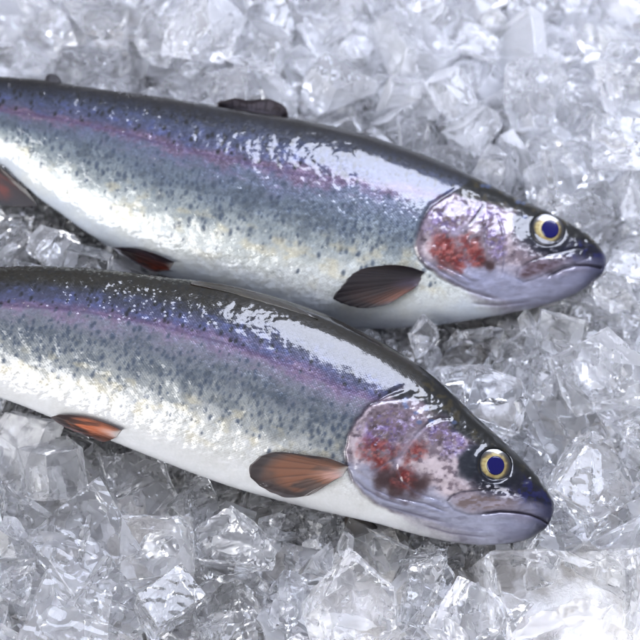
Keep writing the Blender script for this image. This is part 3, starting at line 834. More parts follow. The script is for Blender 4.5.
# ------------------------------------------------------------------ where each piece of ice lies: shape, half-length (cm), x, y, z (cm), turn, label
CHUNKS = [
(23,3.6,12.52,-17.06,1,0.994,0.083,0.043,0.054,0.1,"large clear block of ice below the front trout's snout"),
(7,2.23,-12.4,-12.84,1.7,0.928,0.067,0.139,0.339,0.15,"large glassy block of ice near the left edge near the bottom"),
(4,2.33,1.63,-16.32,1.3,0.955,0.136,0.014,0.262,0.4,"large glassy lump of ice near the middle of the bottom edge"),
(12,1.91,14.6,-3.37,2,0.977,0.126,-0.022,0.169,0.5,"large cloudy lump of ice near the right edge below its middle"),
(20,2.01,14.33,-9.3,1.6,0.929,0.137,0.002,0.345,0.1,"large clear lump of ice above the front trout's snout"),
(15,1.91,-8.47,-13.02,1.6,0.997,0.06,0.045,0.036,0.1,"large clear block of ice below the front trout's mid belly"),
(20,2.01,5.28,17.76,2.33,0.22,0.81,-0.48,-0.26,0.62,"large cloudy lump of ice near the top edge toward its right end"),
(4,1.9,-6.49,17.97,4.13,0.49,-0.68,-0.55,-0,0.69,"large cloudy lump of ice near the top edge toward its left end"),
(36,1.79,12.4,13.81,3.08,0.67,-0.01,0.42,-0.6,0.35,"large glassy lump of ice above the rear trout's forehead"),
(25,2.1,-4.27,-12.87,2.4,0.13,0.96,0,0.24,0.21,"large glassy wedge of ice below the front trout's pectoral fin"),
(8,2.12,-9.48,-9.41,1.6,0.97,0.165,0.098,0.15,0.2,"large glassy slab of ice left of the front trout's mid belly"),
(23,1.36,-13.9,-9.02,2.55,0.09,0.27,-0.84,0.46,0.33,"large glassy block of ice below the front trout's pelvic fin"),
(1,2.01,7.2,-16.79,1.5,0.841,0.158,0.017,0.517,0.3,"large glassy wedge of ice at the bottom edge toward its right end"),
(5,2.01,-13.23,-16.87,1.8,0.847,0.118,0.039,0.516,0.3,"large glassy wedge of ice near the bottom left corner"),
(11,2.33,13.05,-5.61,1.2,0.873,0.048,0.081,-0.478,0.05,"large clear slab of ice right of the front trout's forehead"),
(31,1.59,9.28,-4.73,1.6,0.975,0.107,0.137,-0.138,0,"large clear block of ice against the front trout's forehead"),
(9,1.8,-10.7,-15.85,1.5,0.902,0.057,0.181,-0.388,0.1,"large clear wedge of ice near the bottom edge toward its left end"),
(15,1.48,-7.81,-15.8,1.76,0.68,-0.63,-0.14,0.35,0,"large clear block of ice at the bottom edge toward its left end"),
(12,1.51,0.51,14.86,2.99,0.59,-0.68,0.37,-0.22,0.7,"large cloudy lump of ice above the rear trout's back before the dorsal fin"),
(9,2.1,17.1,18.49,1.68,0.66,0.08,0.3,0.68,0.24,"large glassy wedge of ice near the top right corner"),
(12,1.73,17.44,11.15,3.03,0.29,0.56,-0.67,0.4,0.05,"large clear lump of ice at the right edge above its middle"),
(1,1.57,-3.18,17.72,2.94,0.92,0.27,-0.25,-0.13,0.24,"large glassy wedge of ice above the rear trout's dorsal fin"),
(3,2.23,-16.23,-7.82,1.7,0.776,0.039,-0.155,0.611,0.5,"large cloudy slab of ice against the front trout's rear belly"),
(2,1.8,5.12,-15.09,1.4,0.721,0.189,0.021,0.667,0,"large clear shard of ice below the front trout's gill cover"),
(37,1.86,-12.96,19.5,2.91,0.08,0.56,0.83,-0.01,0.2,"large glassy wedge of ice near the top edge toward its left end"),
(28,1.75,-5.03,14.34,2.41,0.07,-0.25,-0.82,0.51,0.27,"large glassy lump of ice against the rear trout's dorsal fin"),
(0,2.12,-4.78,-15.78,1.6,0.993,0.103,-0.05,0.012,0,"large clear slab of ice near the bottom edge toward its left end"),
(36,1.46,15.54,13.58,1.2,0.8,0.55,0.21,-0.14,0.05,"large clear lump of ice near the right edge above its middle, second nearest"),
(3,1.84,2.77,-12.78,0.2,0.28,-0.85,0.36,-0.28,0.36,"large glassy slab of ice against the front trout's gill cover"),
(24,1.96,11.76,18.3,1.62,0.68,-0.25,-0.32,0.61,0.7,"large cloudy slab of ice near the top edge toward its right end"),
(36,2.1,19.71,14.42,1.9,0.39,0.9,-0.18,0.08,0.05,"large clear lump of ice near the right edge above its middle, nearest"),
(32,1.48,14.14,8.89,3.09,0.3,-0.89,-0.18,0.3,0.07,"large clear slab of ice above the rear trout's eye"),
(36,1.28,7.76,13.93,3.34,0.85,-0.13,0.27,-0.44,0.7,"large cloudy lump of ice above the rear trout's nape"),
(36,1.28,15.49,7.02,2.45,0.77,-0.54,-0.06,0.33,0.08,"large clear lump of ice against the rear trout's eye"),
(12,1.45,-14.43,16.54,1.8,0.67,-0.71,0.2,-0.05,0.38,"large glassy lump of ice against the rear trout's adipose fin"),
(20,2.01,-4.07,-16.77,0.56,0.65,-0.63,0.1,-0.41,0.09,"large clear lump of ice near the bottom edge toward its left end"),
(39,1.27,13.2,-0.98,1.5,0.803,0.019,-0.189,0.565,0.1,"large clear block of ice against the rear trout's chin"),
(12,1.31,9.1,12.06,2.48,0.33,-0.53,0.19,0.76,0.7,"large cloudy lump of ice right of the rear trout's nape"),
(28,1.18,-15.89,18.89,2.38,0.15,0.37,-0.66,-0.64,0.38,"large glassy lump of ice above the rear trout's adipose fin"),
(16,1.8,-6.03,-11.54,1.7,0.879,-0.034,0.25,-0.405,0.1,"large clear slab of ice against the front trout's mid belly"),
(12,1.37,2.2,17.1,2.51,0.74,0.05,0.47,0.47,0.7,"large cloudy lump of ice near the middle of the top edge"),
(12,1.41,-0.21,-11.19,0.31,0.03,-0.33,-0.87,0.37,0.19,"large glassy lump of ice against the front trout's pectoral fin"),
(9,1.31,0.64,19.16,2.12,0.93,0.29,-0.23,0.06,0.62,"large cloudy wedge of ice at the middle of the top edge"),
(4,1.32,-9.6,18.11,2.62,0.44,0.17,0.13,-0.87,0.27,"large glassy lump of ice at the top edge toward its left end"),
(4,0.98,16.31,1.76,2.04,0.24,-0.05,-0.96,0.09,0.45,"large cloudy lump of ice against the rear trout's snout"),
(38,1.71,9.02,18.94,1.44,0.13,0.01,0.01,0.99,0.37,"large glassy shard of ice at the top edge toward its right end"),
(29,1.57,-17.12,17.32,2.1,0.31,0.7,0.63,0.14,0.32,"large glassy wedge of ice against the rear trout's adipose fin"),
(37,1.22,-15.51,-14.75,2.33,0.42,0.56,0.67,0.23,0.11,"large clear wedge of ice near the bottom left corner"),
(36,1.62,18.06,7.95,1.8,0.24,-0.48,0.36,0.76,0.4,"medium glassy lump of ice above the rear trout's snout"),
(12,0.98,-15.14,3.97,3.36,0.02,-0.95,0.26,-0.16,0.4,"medium glassy lump of ice below the rear trout's anal fin"),
(20,1.49,9.88,8.73,2.19,0.53,0.74,0.11,0.41,0.5,"medium cloudy lump of ice against the rear trout's forehead"),
(33,1.26,4.34,14.33,2.31,0.39,0.32,0.68,-0.54,0.7,"medium cloudy wedge of ice above the rear trout's nape"),
(4,1.34,-7.7,15.46,1.88,0.68,0.12,0.69,-0.21,0.26,"medium glassy lump of ice against the rear trout's back behind the dorsal fin"),
(20,1.69,1.98,21.23,1.36,0.47,0.84,-0.27,-0.09,0.23,"medium glassy lump of ice at the middle of the top edge, nearest"),
(15,1.57,-12.89,1.85,3.4,0.25,-0.74,-0.58,-0.22,0.03,"medium clear block of ice left of the rear trout's pelvic fin"),
(21,1.31,-16.36,-10.62,1.21,0.79,0.28,-0.19,-0.51,0.12,"medium clear wedge of ice at the left edge near the bottom"),
(32,1.68,11.41,10.43,1.59,0.18,0.51,0.49,0.69,0.5,"medium cloudy slab of ice above the rear trout's forehead"),
(4,1.12,-1.67,-13.48,0.41,0.01,-0.51,0.86,0.02,0.08,"medium clear lump of ice below the front trout's pectoral fin"),
(9,1.16,5.53,11.13,2.51,0.3,-0.67,0.54,0.41,0.25,"medium glassy wedge of ice against the rear trout's nape"),
(16,1.42,-2.21,14.55,2.45,0.68,-0.59,0.32,-0.28,0.7,"medium cloudy slab of ice against the rear trout's dorsal fin"),
(38,1.56,16.32,-12.14,1.36,0.84,0.38,-0.25,0.29,0.43,"medium cloudy shard of ice right of the front trout's snout"),
(20,0.98,-1.68,-15.29,0.92,0.51,-0.15,-0.08,-0.84,0.5,"medium cloudy lump of ice near the middle of the bottom edge"),
(4,0.79,5.65,-1.32,2.6,0.965,0.079,-0.02,0.249,0.3,"medium glassy lump of ice above the front trout's nape"),
(5,2.1,1.15,11.89,1.56,0.56,-0.17,-0.45,-0.67,0.3,"medium glassy wedge of ice against the rear trout's back before the dorsal fin"),
(33,1.71,7.61,-0.66,-1.16,0.34,-0.17,0.02,0.92,0.14,"medium glassy wedge of ice against the rear trout's throat"),
(27,1.32,-17.29,4.1,2.61,0.31,0.65,-0.32,0.62,0.13,"medium clear slab of ice below the rear trout's anal fin"),
(5,0.7,-1.63,-16.35,1.57,0.22,-0.58,-0.69,0.37,0.05,"medium clear wedge of ice at the middle of the bottom edge"),
(4,1.59,7.2,9.24,1.99,0.75,0.27,-0.4,0.45,0.4,"medium glassy lump of ice against the rear trout's nape"),
(20,1.35,-2.61,19.71,2,0.63,0.59,0.38,0.34,0.29,"medium glassy lump of ice at the middle of the top edge, second nearest"),
(4,1.11,18.67,21.35,1.87,0.26,-0.49,0.79,0.27,0.66,"medium cloudy lump of ice at the top right corner"),
(28,0.91,17.03,3.21,2.2,0.74,0.65,-0.05,0.15,0.27,"medium glassy lump of ice against the rear trout's snout"),
(2,1.5,-16.61,7.12,1.29,0.93,0.2,0.32,0.03,0.21,"medium glassy shard of ice against the rear trout's anal fin"),
(1,1.37,12.17,-2.79,0.43,0.66,0,0.22,-0.71,0.26,"medium glassy wedge of ice below the rear trout's chin"),
(12,0.78,12.94,6.65,3.44,0.76,-0.57,0.31,-0.08,0.4,"medium glassy lump of ice against the rear trout's eye"),
(6,2.1,13.99,16.64,0.91,0.14,0.09,0.81,-0.56,0.36,"medium glassy shard of ice near the right edge above its middle"),
(33,1.12,10.09,15.91,1.38,0.39,-0.22,0.34,-0.83,0.7,"medium cloudy wedge of ice near the top edge toward its right end, third nearest"),
(4,1.04,4.18,12.65,1.67,0.15,-0.67,-0.5,0.52,0.54,"medium cloudy lump of ice above the rear trout's nape, nearest"),
(36,1.77,-5.66,-8.85,-0.63,0.41,-0.55,0.49,0.54,0.06,"medium clear lump of ice against the front trout's mid belly"),
(27,1.43,13.03,8.25,2.63,0.81,0.14,0.39,-0.41,0.45,"medium cloudy slab of ice against the rear trout's forehead"),
(31,1.01,11.44,-7.67,0.41,-0.48,-0.67,-0.1,-0.56,0.5,"medium cloudy block of ice right of the front trout's forehead"),
(24,2.1,-18.59,21.43,1.77,0.17,0.18,-0.96,0.1,0.7,"medium cloudy slab of ice at the top left corner, nearest"),
(3,1.3,-19.2,18.73,2.69,0.05,0.1,-0.61,0.78,0.7,"medium cloudy slab of ice at the top left corner, second nearest"),
(36,0.87,14.77,18.8,1.13,0.15,0.82,-0.55,-0.02,0.54,"medium cloudy lump of ice near the top right corner"),
(17,1.69,16.59,-5.1,0.98,0.09,0.13,-0.51,0.85,0.14,"medium glassy wedge of ice at the right edge below its middle"),
(10,1.71,15.61,5.09,0.92,0.85,-0.46,0.1,0.25,0.12,"medium clear shard of ice against the rear trout's snout"),
(12,0.83,-1.43,16.97,2.19,0.68,-0.54,-0.08,-0.48,0.65,"medium cloudy lump of ice above the rear trout's dorsal fin"),
(38,1.07,10.8,-1.05,1.05,-0.19,-0.94,0.07,-0.28,0.24,"medium glassy shard of ice below the rear trout's throat"),
(1,0.76,0.02,-13.81,1.01,0.62,-0.57,0.04,0.54,0.5,"medium cloudy wedge of ice below the front trout's pectoral fin"),
(36,1,6.03,14.85,1.63,0.24,-0.12,0.38,0.89,0.7,"medium cloudy lump of ice above the rear trout's nape, second nearest"),
(31,0.68,12.54,-11.15,0.68,0.12,-0.9,-0.26,0.33,0.01,"medium clear block of ice against the front trout's snout"),
(39,2.1,-12.02,-5.11,-0.38,0.6,-0.59,-0.35,0.41,0.02,"medium clear block of ice against the front trout's pelvic fin, nearest"),
(28,1.31,-12.7,14.22,2.46,0.31,-0.3,-0.7,0.57,0.3,"medium glassy lump of ice left of the rear trout's back behind the dorsal fin"),
(32,1.34,8.04,-2.8,1,0.8,-0.57,0.07,0.2,0.11,"medium clear slab of ice against the front trout's nape"),
(23,0.79,6.56,-12.77,0.23,0.49,0.53,-0.33,0.61,0.17,"medium glassy block of ice left of the front trout's chin"),
(36,1.25,13.23,21.54,1.57,0.69,-0.33,0.48,0.44,0.69,"medium cloudy lump of ice near the top edge toward its right end"),
(22,1.09,8.98,-0.47,1.08,0.42,-0.17,0.5,0.74,0.26,"medium glassy shard of ice against the rear trout's throat"),
(31,0.86,-11.94,-8.31,1.21,0.69,0.26,-0.6,0.32,0.13,"medium clear block of ice against the front trout's pelvic fin, second nearest"),
(5,1.66,8.96,16.87,0.68,0.36,0.69,0.52,-0.36,0.65,"medium cloudy wedge of ice near the top edge toward its right end, second nearest"),
(37,1.13,-11.59,17.4,1.24,0.43,0.21,0.86,0.16,0.23,"medium glassy wedge of ice against the rear trout's back behind the dorsal fin"),
(14,1.19,7.6,20.23,1.37,0.59,-0.12,0.58,-0.54,0.39,"medium glassy shard of ice at the top edge toward its right end"),
(20,1.06,17.29,-6.96,2.9,0.35,0.13,0.25,0.9,0.16,"medium glassy lump of ice at the right edge below its middle"),
(27,1.04,-2.43,-17.16,1.61,0.3,0.78,-0.37,-0.4,0.4,"medium glassy slab of ice near the middle of the bottom edge"),
(20,0.95,12.98,10.33,2.71,0.57,0.07,0.71,0.4,0.09,"medium clear lump of ice above the rear trout's forehead"),
(1,0.71,-2.66,-11.75,1.25,-0.4,0.43,-0.5,0.64,0.32,"medium glassy wedge of ice against the front trout's pectoral fin"),
(28,0.78,10.42,20.33,1.6,0.29,-0.41,0.07,-0.86,0.63,"medium cloudy lump of ice at the top edge toward its right end"),
(35,1.81,-17.06,-12.76,0.58,0.11,-0.29,0.57,0.76,0.46,"medium cloudy slab of ice at the left edge near the bottom"),
(5,0.99,6.72,21.13,2.33,0.75,-0.14,-0.32,0.56,0.47,"medium cloudy wedge of ice near the top edge toward its right end, nearest"),
(26,2.1,-2.7,-9.69,-0.33,0.6,-0.76,0,0.25,0.5,"medium cloudy shard of ice against the front trout's pectoral fin"),
(36,0.87,10.39,-0.12,-0.02,-0.41,-0.22,-0.18,0.87,0.34,"medium glassy lump of ice against the rear trout's throat"),
(19,0.86,9.25,21.2,1.91,0.18,0.56,0.31,-0.75,0.7,"medium cloudy slab of ice at the top edge toward its right end"),
(1,1.54,-10.84,15.5,0.62,0.02,-0.59,-0.26,0.77,0.37,"small glassy wedge of ice against the rear trout's back behind the dorsal fin"),
(15,0.97,8.3,-12.42,-0.56,0.05,-0.77,0.43,0.47,0.04,"small clear block of ice against the front trout's chin"),
(31,1.41,4.9,-0.75,-1.05,0.71,0.12,-0.69,0.12,0.02,"small clear block of ice against the front trout's nape"),
(21,1.1,-1.68,15.77,1.68,0.67,-0.63,0.39,-0.01,0.21,"small glassy wedge of ice right of the rear trout's dorsal fin"),
(6,1.59,11.39,-13.25,1.3,0.726,0.13,-0.119,0.665,0,"small clear shard of ice against the front trout's snout"),
(23,1.2,15.7,1.6,0.1,0.78,0.61,0.05,-0.16,0.36,"small glassy block of ice against the rear trout's chin"),
(20,0.75,-17.09,5.72,2.45,0.04,-0.14,-0.69,-0.71,0.11,"small clear lump of ice against the rear trout's anal fin"),
(16,0.98,-1.88,-10.87,1,-0.81,0.18,0.16,0.54,0.31,"small glassy slab of ice against the front trout's pectoral fin"),
(6,1.06,-15.99,-12.02,2.15,0.44,-0.14,0.72,0.51,0.5,"small cloudy shard of ice at the left edge near the bottom"),
(0,1.01,14.99,-11.87,0.94,0.35,-0.82,-0.45,-0.08,0.25,"small glassy slab of ice right of the front trout's snout"),
(9,1.03,16.37,0.18,0.59,-0.36,0.18,-0.58,-0.71,0.5,"small cloudy wedge of ice right of the rear trout's chin"),
(18,2.1,-18.94,7.52,1.05,0.01,-0.61,0.79,-0.05,0.27,"small glassy shard of ice against the rear trout's anal fin"),
(12,1.49,10.82,14.68,0.25,0.77,-0.21,-0.37,-0.47,0.7,"small cloudy lump of ice above the rear trout's forehead"),
(19,0.94,5.2,-13.37,1.07,0.2,0.24,0.82,-0.49,0.04,"small clear slab of ice against the front trout's gill cover"),
(5,1.07,-0.62,21.83,1.45,0.05,0.62,-0.36,0.7,0.26,"small glassy wedge of ice at the middle of the top edge, nearest"),
(23,1.95,-10.12,2.85,-0.13,0.68,-0.15,0.38,0.61,0.33,"small glassy block of ice against the rear trout's pelvic fin"),
(4,1.09,-5.67,-17.98,0.97,-0.25,0.67,-0.69,-0.06,0.13,"small clear lump of ice near the bottom edge toward its left end"),
(36,0.57,17.23,-0.13,1.25,0.15,-0.72,0.68,0.01,0.5,"small cloudy lump of ice below the rear trout's snout"),
(36,1.23,3.67,15.8,1.38,0.04,-0.83,0.32,-0.45,0.65,"small cloudy lump of ice above the rear trout's back before the dorsal fin"),
(1,1.13,15.83,9.45,1.53,0.27,0.13,0.47,0.83,0.17,"small glassy wedge of ice near the right edge above its middle"),
(30,0.9,11.79,0.14,0.96,0.28,0.51,0.76,0.27,0.5,"small cloudy shard of ice below the rear trout's chin"),
(19,0.65,6.2,-1.68,0.47,0.81,0.15,0.56,-0.07,0.39,"small glassy slab of ice against the front trout's nape"),
(21,2.1,-14.98,-10.08,-0.58,0.37,0.89,-0.24,-0.08,0.29,"small glassy wedge of ice near the left edge near the bottom"),
(32,1.14,-8.93,20.72,2.87,0.31,0.03,0.73,-0.61,0.27,"small glassy slab of ice at the top edge toward its left end, nearest"),
(37,1.91,-15.17,19.49,0.43,0.37,-0.17,-0.03,0.91,0.28,"small glassy wedge of ice above the rear trout's adipose fin"),
(12,1.34,8.63,1.64,-0.9,0.6,0.43,-0.61,0.29,0.01,"small clear lump of ice against the rear trout's throat"),
(21,0.83,12.68,-11.93,0.1,-0.3,-0.11,0.68,-0.66,0.5,"small cloudy wedge of ice against the front trout's snout, nearest"),
(12,0.66,14.71,0.81,0.77,-0.71,-0.68,0.14,0.12,0.27,"small glassy lump of ice against the rear trout's chin"),
(32,2.1,-11.88,21.93,0.74,0.14,0.01,-0.02,-0.99,0.21,"small glassy slab of ice at the top edge toward its left end, second nearest"),
(35,1.69,-1.15,13.79,1.03,0.08,0.68,-0.69,0.25,0.23,"small glassy slab of ice against the rear trout's back before the dorsal fin"),
(12,1.01,-6.85,12.46,3.19,0.41,0.1,-0.33,0.85,0.27,"small glassy lump of ice right of the rear trout's back behind the dorsal fin"),
(7,0.81,17,-7.54,1.42,0.69,0.39,0.59,0.16,0.38,"small glassy block of ice at the right edge below its middle"),
(22,0.66,7.37,-0.71,0.71,0.1,0.94,0.29,0.15,0.3,"small glassy shard of ice against the rear trout's throat"),
(36,0.69,15.36,21.89,1.67,0.09,0.55,0.82,-0.13,0.4,"small glassy lump of ice near the top right corner, second nearest"),
(1,1.6,-15.38,5.2,0.65,0.34,-0.31,-0.68,-0.57,0,"small clear wedge of ice below the rear trout's anal fin"),
(3,1.38,-9.14,17.23,-0.05,0.02,0.99,0.16,0,0.7,"small cloudy slab of ice against the rear trout's back behind the dorsal fin"),
(36,1.09,-6.95,-17.58,0.12,0.02,0.53,-0.38,0.76,0.25,"small glassy lump of ice at the bottom edge toward its left end"),
(8,0.92,10.41,-7.03,0.97,-0.14,0.17,0.92,-0.33,0.2,"small glassy slab of ice against the front trout's forehead"),
(5,0.92,5.73,-12.04,0.01,-0.81,-0.54,-0.01,0.23,0.08,"small clear wedge of ice against the front trout's gill cover, second nearest"),
(21,0.66,-0.1,-12.49,1.06,0.58,0.62,0.45,-0.27,0.33,"small glassy wedge of ice below the front trout's pectoral fin"),
(13,0.64,-5.86,-14.08,0.49,-0.2,0.8,-0.27,0.5,0.04,"small clear wedge of ice near the bottom edge toward its left end"),
(1,1.44,3.57,-11.86,-1.02,0.26,-0.56,-0.75,0.25,0,"small clear wedge of ice against the front trout's gill cover, nearest"),
(28,0.67,-2.77,13.18,2.36,0.28,0.24,-0.82,0.44,0.27,"small glassy lump of ice against the rear trout's dorsal fin, nearest"),
(14,1.16,6.47,12.18,1.35,0.28,-0.79,0.46,0.28,0.38,"small glassy shard of ice against the rear trout's nape"),
(24,0.67,1.35,-12.63,1.06,0.8,0.25,-0.44,-0.32,0.5,"small cloudy slab of ice left of the front trout's gill cover"),
(9,1.84,6.59,21.73,0.61,0.95,0.25,0.1,0.16,0.32,"small glassy wedge of ice near the top edge toward its right end"),
(20,1.01,-15.92,-18.36,2.43,0.31,0.12,-0.93,0.17,0.3,"small glassy lump of ice at the bottom left corner, nearest"),
(12,0.7,11.18,-1.91,0.4,0.82,-0.19,0.02,-0.54,0.12,"small clear lump of ice below the rear trout's throat"),
(12,1.6,17.12,23.33,0.6,0.48,-0.58,-0.1,0.65,0.22,"small glassy lump of ice near the top right corner, nearest"),
(4,0.56,14.05,17.88,1.6,0.07,-0.5,-0.31,0.81,0.58,"small cloudy lump of ice near the top edge toward its right end"),
(32,1.3,4.7,-14.67,-0.29,0.25,-0.24,0.43,-0.83,0.5,"small cloudy slab of ice below the front trout's gill cover"),
(5,1.83,19.11,4.58,0.81,0.01,0.68,0.69,-0.24,0.36,"small glassy wedge of ice against the rear trout's snout"),
(4,1.66,-6.35,18.66,0.37,0.59,0.75,-0.27,-0.11,0.51,"small cloudy lump of ice above the rear trout's dorsal fin"),
(35,1.32,-5.01,21.63,1.91,0.36,-0.01,0.87,0.32,0.69,"small cloudy slab of ice near the middle of the top edge"),
(7,0.93,-4.55,-11.33,0.61,0.13,0.14,0.03,0.98,0.37,"small glassy block of ice left of the front trout's pectoral fin"),
(10,0.8,6.37,-13.96,1.15,0.71,0.64,-0.13,-0.27,0.29,"small glassy shard of ice left of the front trout's chin"),
(26,0.96,-13.97,6.27,1.13,-0.44,-0.67,-0.39,0.45,0.04,"small clear shard of ice right of the rear trout's anal fin"),
(11,0.8,-14.65,-10.73,1.29,-0.03,-0.4,-0.51,-0.76,0.5,"small cloudy slab of ice at the left edge near the bottom"),
(35,1.04,14.08,21.03,0.71,0.51,0.31,0.79,0.15,0.49,"small cloudy slab of ice near the top edge toward its right end"),
(32,1.24,3.61,11.33,1.63,0.61,0.67,-0.37,-0.21,0.35,"small glassy slab of ice right of the rear trout's back before the dorsal fin"),
(13,1.68,17.45,-6.63,-0.79,0.51,0.06,-0.24,-0.82,0.12,"small clear wedge of ice at the right edge below its middle"),
(12,0.56,3.38,13.38,1.04,0.38,-0.3,-0.57,0.66,0.58,"small cloudy lump of ice against the rear trout's back before the dorsal fin"),
(36,0.79,17.97,5.84,0.72,0.5,0.18,-0.85,0.05,0.01,"small clear lump of ice against the rear trout's snout"),
(33,0.75,13.36,0.91,0.39,0.07,-0.67,0.44,0.59,0.05,"small clear wedge of ice against the rear trout's chin"),
(29,0.55,11.99,-8.46,0.88,0.44,-0.37,-0.44,-0.69,0.16,"small glassy wedge of ice above the front trout's snout"),
(36,1.82,-17.74,-15.43,1.28,0.48,-0.39,-0.18,0.77,0.29,"small glassy lump of ice at the bottom left corner, second nearest"),
(16,0.97,-16.88,8.08,0.24,0.12,-0.35,0.92,0.14,0.09,"small clear slab of ice against the rear trout's anal fin"),
(8,1.08,14.33,2.25,0.36,0.29,-0.27,-0.67,-0.63,0.07,"small clear slab of ice against the rear trout's chin"),
(0,1.03,-1.37,-17.03,0.38,-0.78,0.35,0.21,0.48,0.18,"small glassy slab of ice at the middle of the bottom edge"),
(36,0.81,3.43,-17.72,0.09,0.38,0.18,-0.88,-0.21,0.01,"small clear lump of ice near the bottom edge toward its right end"),
(23,0.82,17.35,-10.36,1.17,0.33,-0.41,-0.84,-0.16,0.5,"small cloudy block of ice right of the front trout's snout"),
(26,0.83,9.64,-1.56,-0.72,0.34,-0.35,0.87,0.08,0.02,"small clear shard of ice below the rear trout's throat"),
(20,1.28,-12.82,3.91,0.89,0.48,-0.51,0.68,-0.23,0.1,"small clear lump of ice left of the rear trout's pelvic fin"),
(4,1.49,-11.43,22.39,3.52,0.7,0.5,-0.37,0.36,0.4,"small glassy lump of ice at the top edge toward its left end"),
(8,1.4,-1.14,21.31,0.21,0.76,0.23,0.38,0.48,0.33,"small glassy slab of ice at the middle of the top edge, second nearest"),
(8,0.86,-15.4,-15.8,1.06,-0.65,0.42,-0.6,0.19,0.37,"small glassy slab of ice at the bottom left corner, second nearest"),
(20,0.84,7.92,10.87,1.4,0.3,-0.83,-0.35,-0.32,0.43,"small cloudy lump of ice right of the rear trout's nape"),
(11,0.64,-1.76,-12.17,1.14,-0.38,0.27,0.62,0.64,0.45,"small cloudy slab of ice against the front trout's pectoral fin"),
(16,0.7,17.61,5.02,1.27,-0.19,0.18,0.73,0.62,0.27,"small glassy slab of ice against the rear trout's snout"),
(3,1.53,-10.03,1.34,2.32,0.06,-0,-0.33,0.94,0.16,"small glassy slab of ice against the rear trout's pelvic fin"),
(9,0.9,9.99,1.34,-0.37,0.08,0.64,-0.61,0.46,0.21,"small glassy wedge of ice against the rear trout's throat"),
(36,0.73,10.28,-12.58,-0.27,0.11,0.29,-0.6,-0.74,0.1,"small clear lump of ice against the front trout's chin"),
(36,1.77,16.23,-1.92,-0.35,0.62,0.54,0.41,0.4,0.27,"small glassy lump of ice below the rear trout's chin"),
(36,0.59,-7.35,-16.21,0.33,0.09,-0.52,-0.42,0.74,0.5,"small cloudy lump of ice at the bottom edge toward its left end, nearest"),
(15,1.08,-16.43,2.62,1.76,0.21,0.21,-0.74,0.61,0.2,"small glassy block of ice below the rear trout's anal fin"),
(23,0.75,-15.54,-13.86,0.82,-0.72,0.05,-0.66,-0.2,0.5,"small cloudy block of ice near the left edge near the bottom"),
(28,1.7,1.63,-1.89,1.23,0.51,0.8,-0.1,0.28,0.24,"small glassy lump of ice above the front trout's nape"),
(9,2.1,-14.74,-14.3,-0.86,0.26,-0.91,-0.24,0.21,0.44,"small cloudy wedge of ice near the bottom left corner"),
(12,1.3,-18.48,10.46,2.24,0.25,-0.96,0.06,0.07,0.26,"small glassy lump of ice against the rear trout's anal fin"),
(21,0.74,7.5,13.38,1.49,0.25,-0.7,0.59,-0.31,0.29,"small glassy wedge of ice above the rear trout's nape"),
(16,0.83,5.49,-17.59,0.87,0.02,-0.3,-0.94,-0.13,0.5,"small cloudy slab of ice near the bottom edge toward its right end"),
(28,0.84,10.75,21.83,2.27,0.46,0.74,0.29,0.39,0.28,"small glassy lump of ice at the top edge toward its right end"),
(23,0.75,16.63,-11.15,-0.21,-0.19,0.95,-0.14,0.22,0.42,"small glassy block of ice right of the front trout's snout, second nearest"),
(16,1.31,14.7,21.42,0.39,0.84,0.12,-0.34,-0.4,0.7,"small cloudy slab of ice near the top right corner"),
(16,1.34,-3.13,-13.06,0.48,0.44,0.25,-0.52,-0.69,0.5,"small cloudy slab of ice below the front trout's pectoral fin"),
(36,2.1,-19.97,18.06,0.03,0.27,-0.63,0.53,-0.5,0.53,"small cloudy lump of ice left of the rear trout's adipose fin, second nearest"),
(1,1.11,6.87,-2.41,-0.96,0.75,0.34,0.09,-0.56,0.5,"small cloudy wedge of ice against the front trout's nape"),
(36,1.35,-18.19,22.77,3.28,0.32,-0.41,-0.28,0.81,0.31,"small glassy lump of ice at the top left corner"),
(24,0.6,6.68,-0.07,-0.31,0.2,0.31,-0.42,0.83,0.07,"small clear slab of ice against the rear trout's throat"),
(27,1.48,13.25,10.87,0.75,0.55,0.07,-0.4,0.73,0.5,"small cloudy slab of ice above the rear trout's forehead, second nearest"),
(36,0.81,6.6,-15.52,0.52,0.19,0.9,-0.4,-0.05,0.5,"small cloudy lump of ice near the bottom edge toward its right end"),
(35,0.72,11.06,-3.23,1.29,-0.73,-0.27,0.54,-0.32,0.49,"small cloudy slab of ice above the front trout's forehead, nearest"),
(13,0.63,4.73,0.17,0.15,-0.61,-0.32,0.57,0.45,0.5,"small cloudy wedge of ice above the front trout's nape"),
(11,1.47,-17.82,-4.57,-0.1,0.01,0.9,-0.34,0.29,0.5,"small cloudy slab of ice against the front trout's rear belly"),
(21,0.96,14.25,-11.18,-1.58,0.5,-0.46,0.59,0.43,0.5,"small cloudy wedge of ice against the front trout's snout, second nearest"),
(5,1.37,-9.58,12.64,2.9,0.83,0.21,0.02,-0.52,0.52,"small cloudy wedge of ice against the rear trout's back behind the dorsal fin"),
(7,0.74,17.87,1.23,1.49,0.66,-0.33,-0.39,0.55,0.19,"small glassy block of ice below the rear trout's snout"),
(11,0.95,-16.09,-15.99,-0.63,0.02,-0.66,-0.75,-0.02,0.27,"small glassy slab of ice at the bottom left corner, nearest"),
(24,0.69,-11.95,16.2,1.23,-0.73,-0.25,-0.18,0.61,0.3,"small glassy slab of ice against the rear trout's back behind the dorsal fin"),
(29,0.81,-18.45,15.87,1.83,0.06,0.94,-0.27,-0.22,0.7,"small cloudy wedge of ice left of the rear trout's adipose fin"),
(20,1.09,-1.41,-18.8,1.78,0.44,-0.24,0.69,-0.52,0.43,"small cloudy lump of ice at the middle of the bottom edge"),
(30,1.08,17.56,21.22,0.92,-0.72,0.2,0.2,-0.63,0.31,"small glassy shard of ice at the top right corner"),
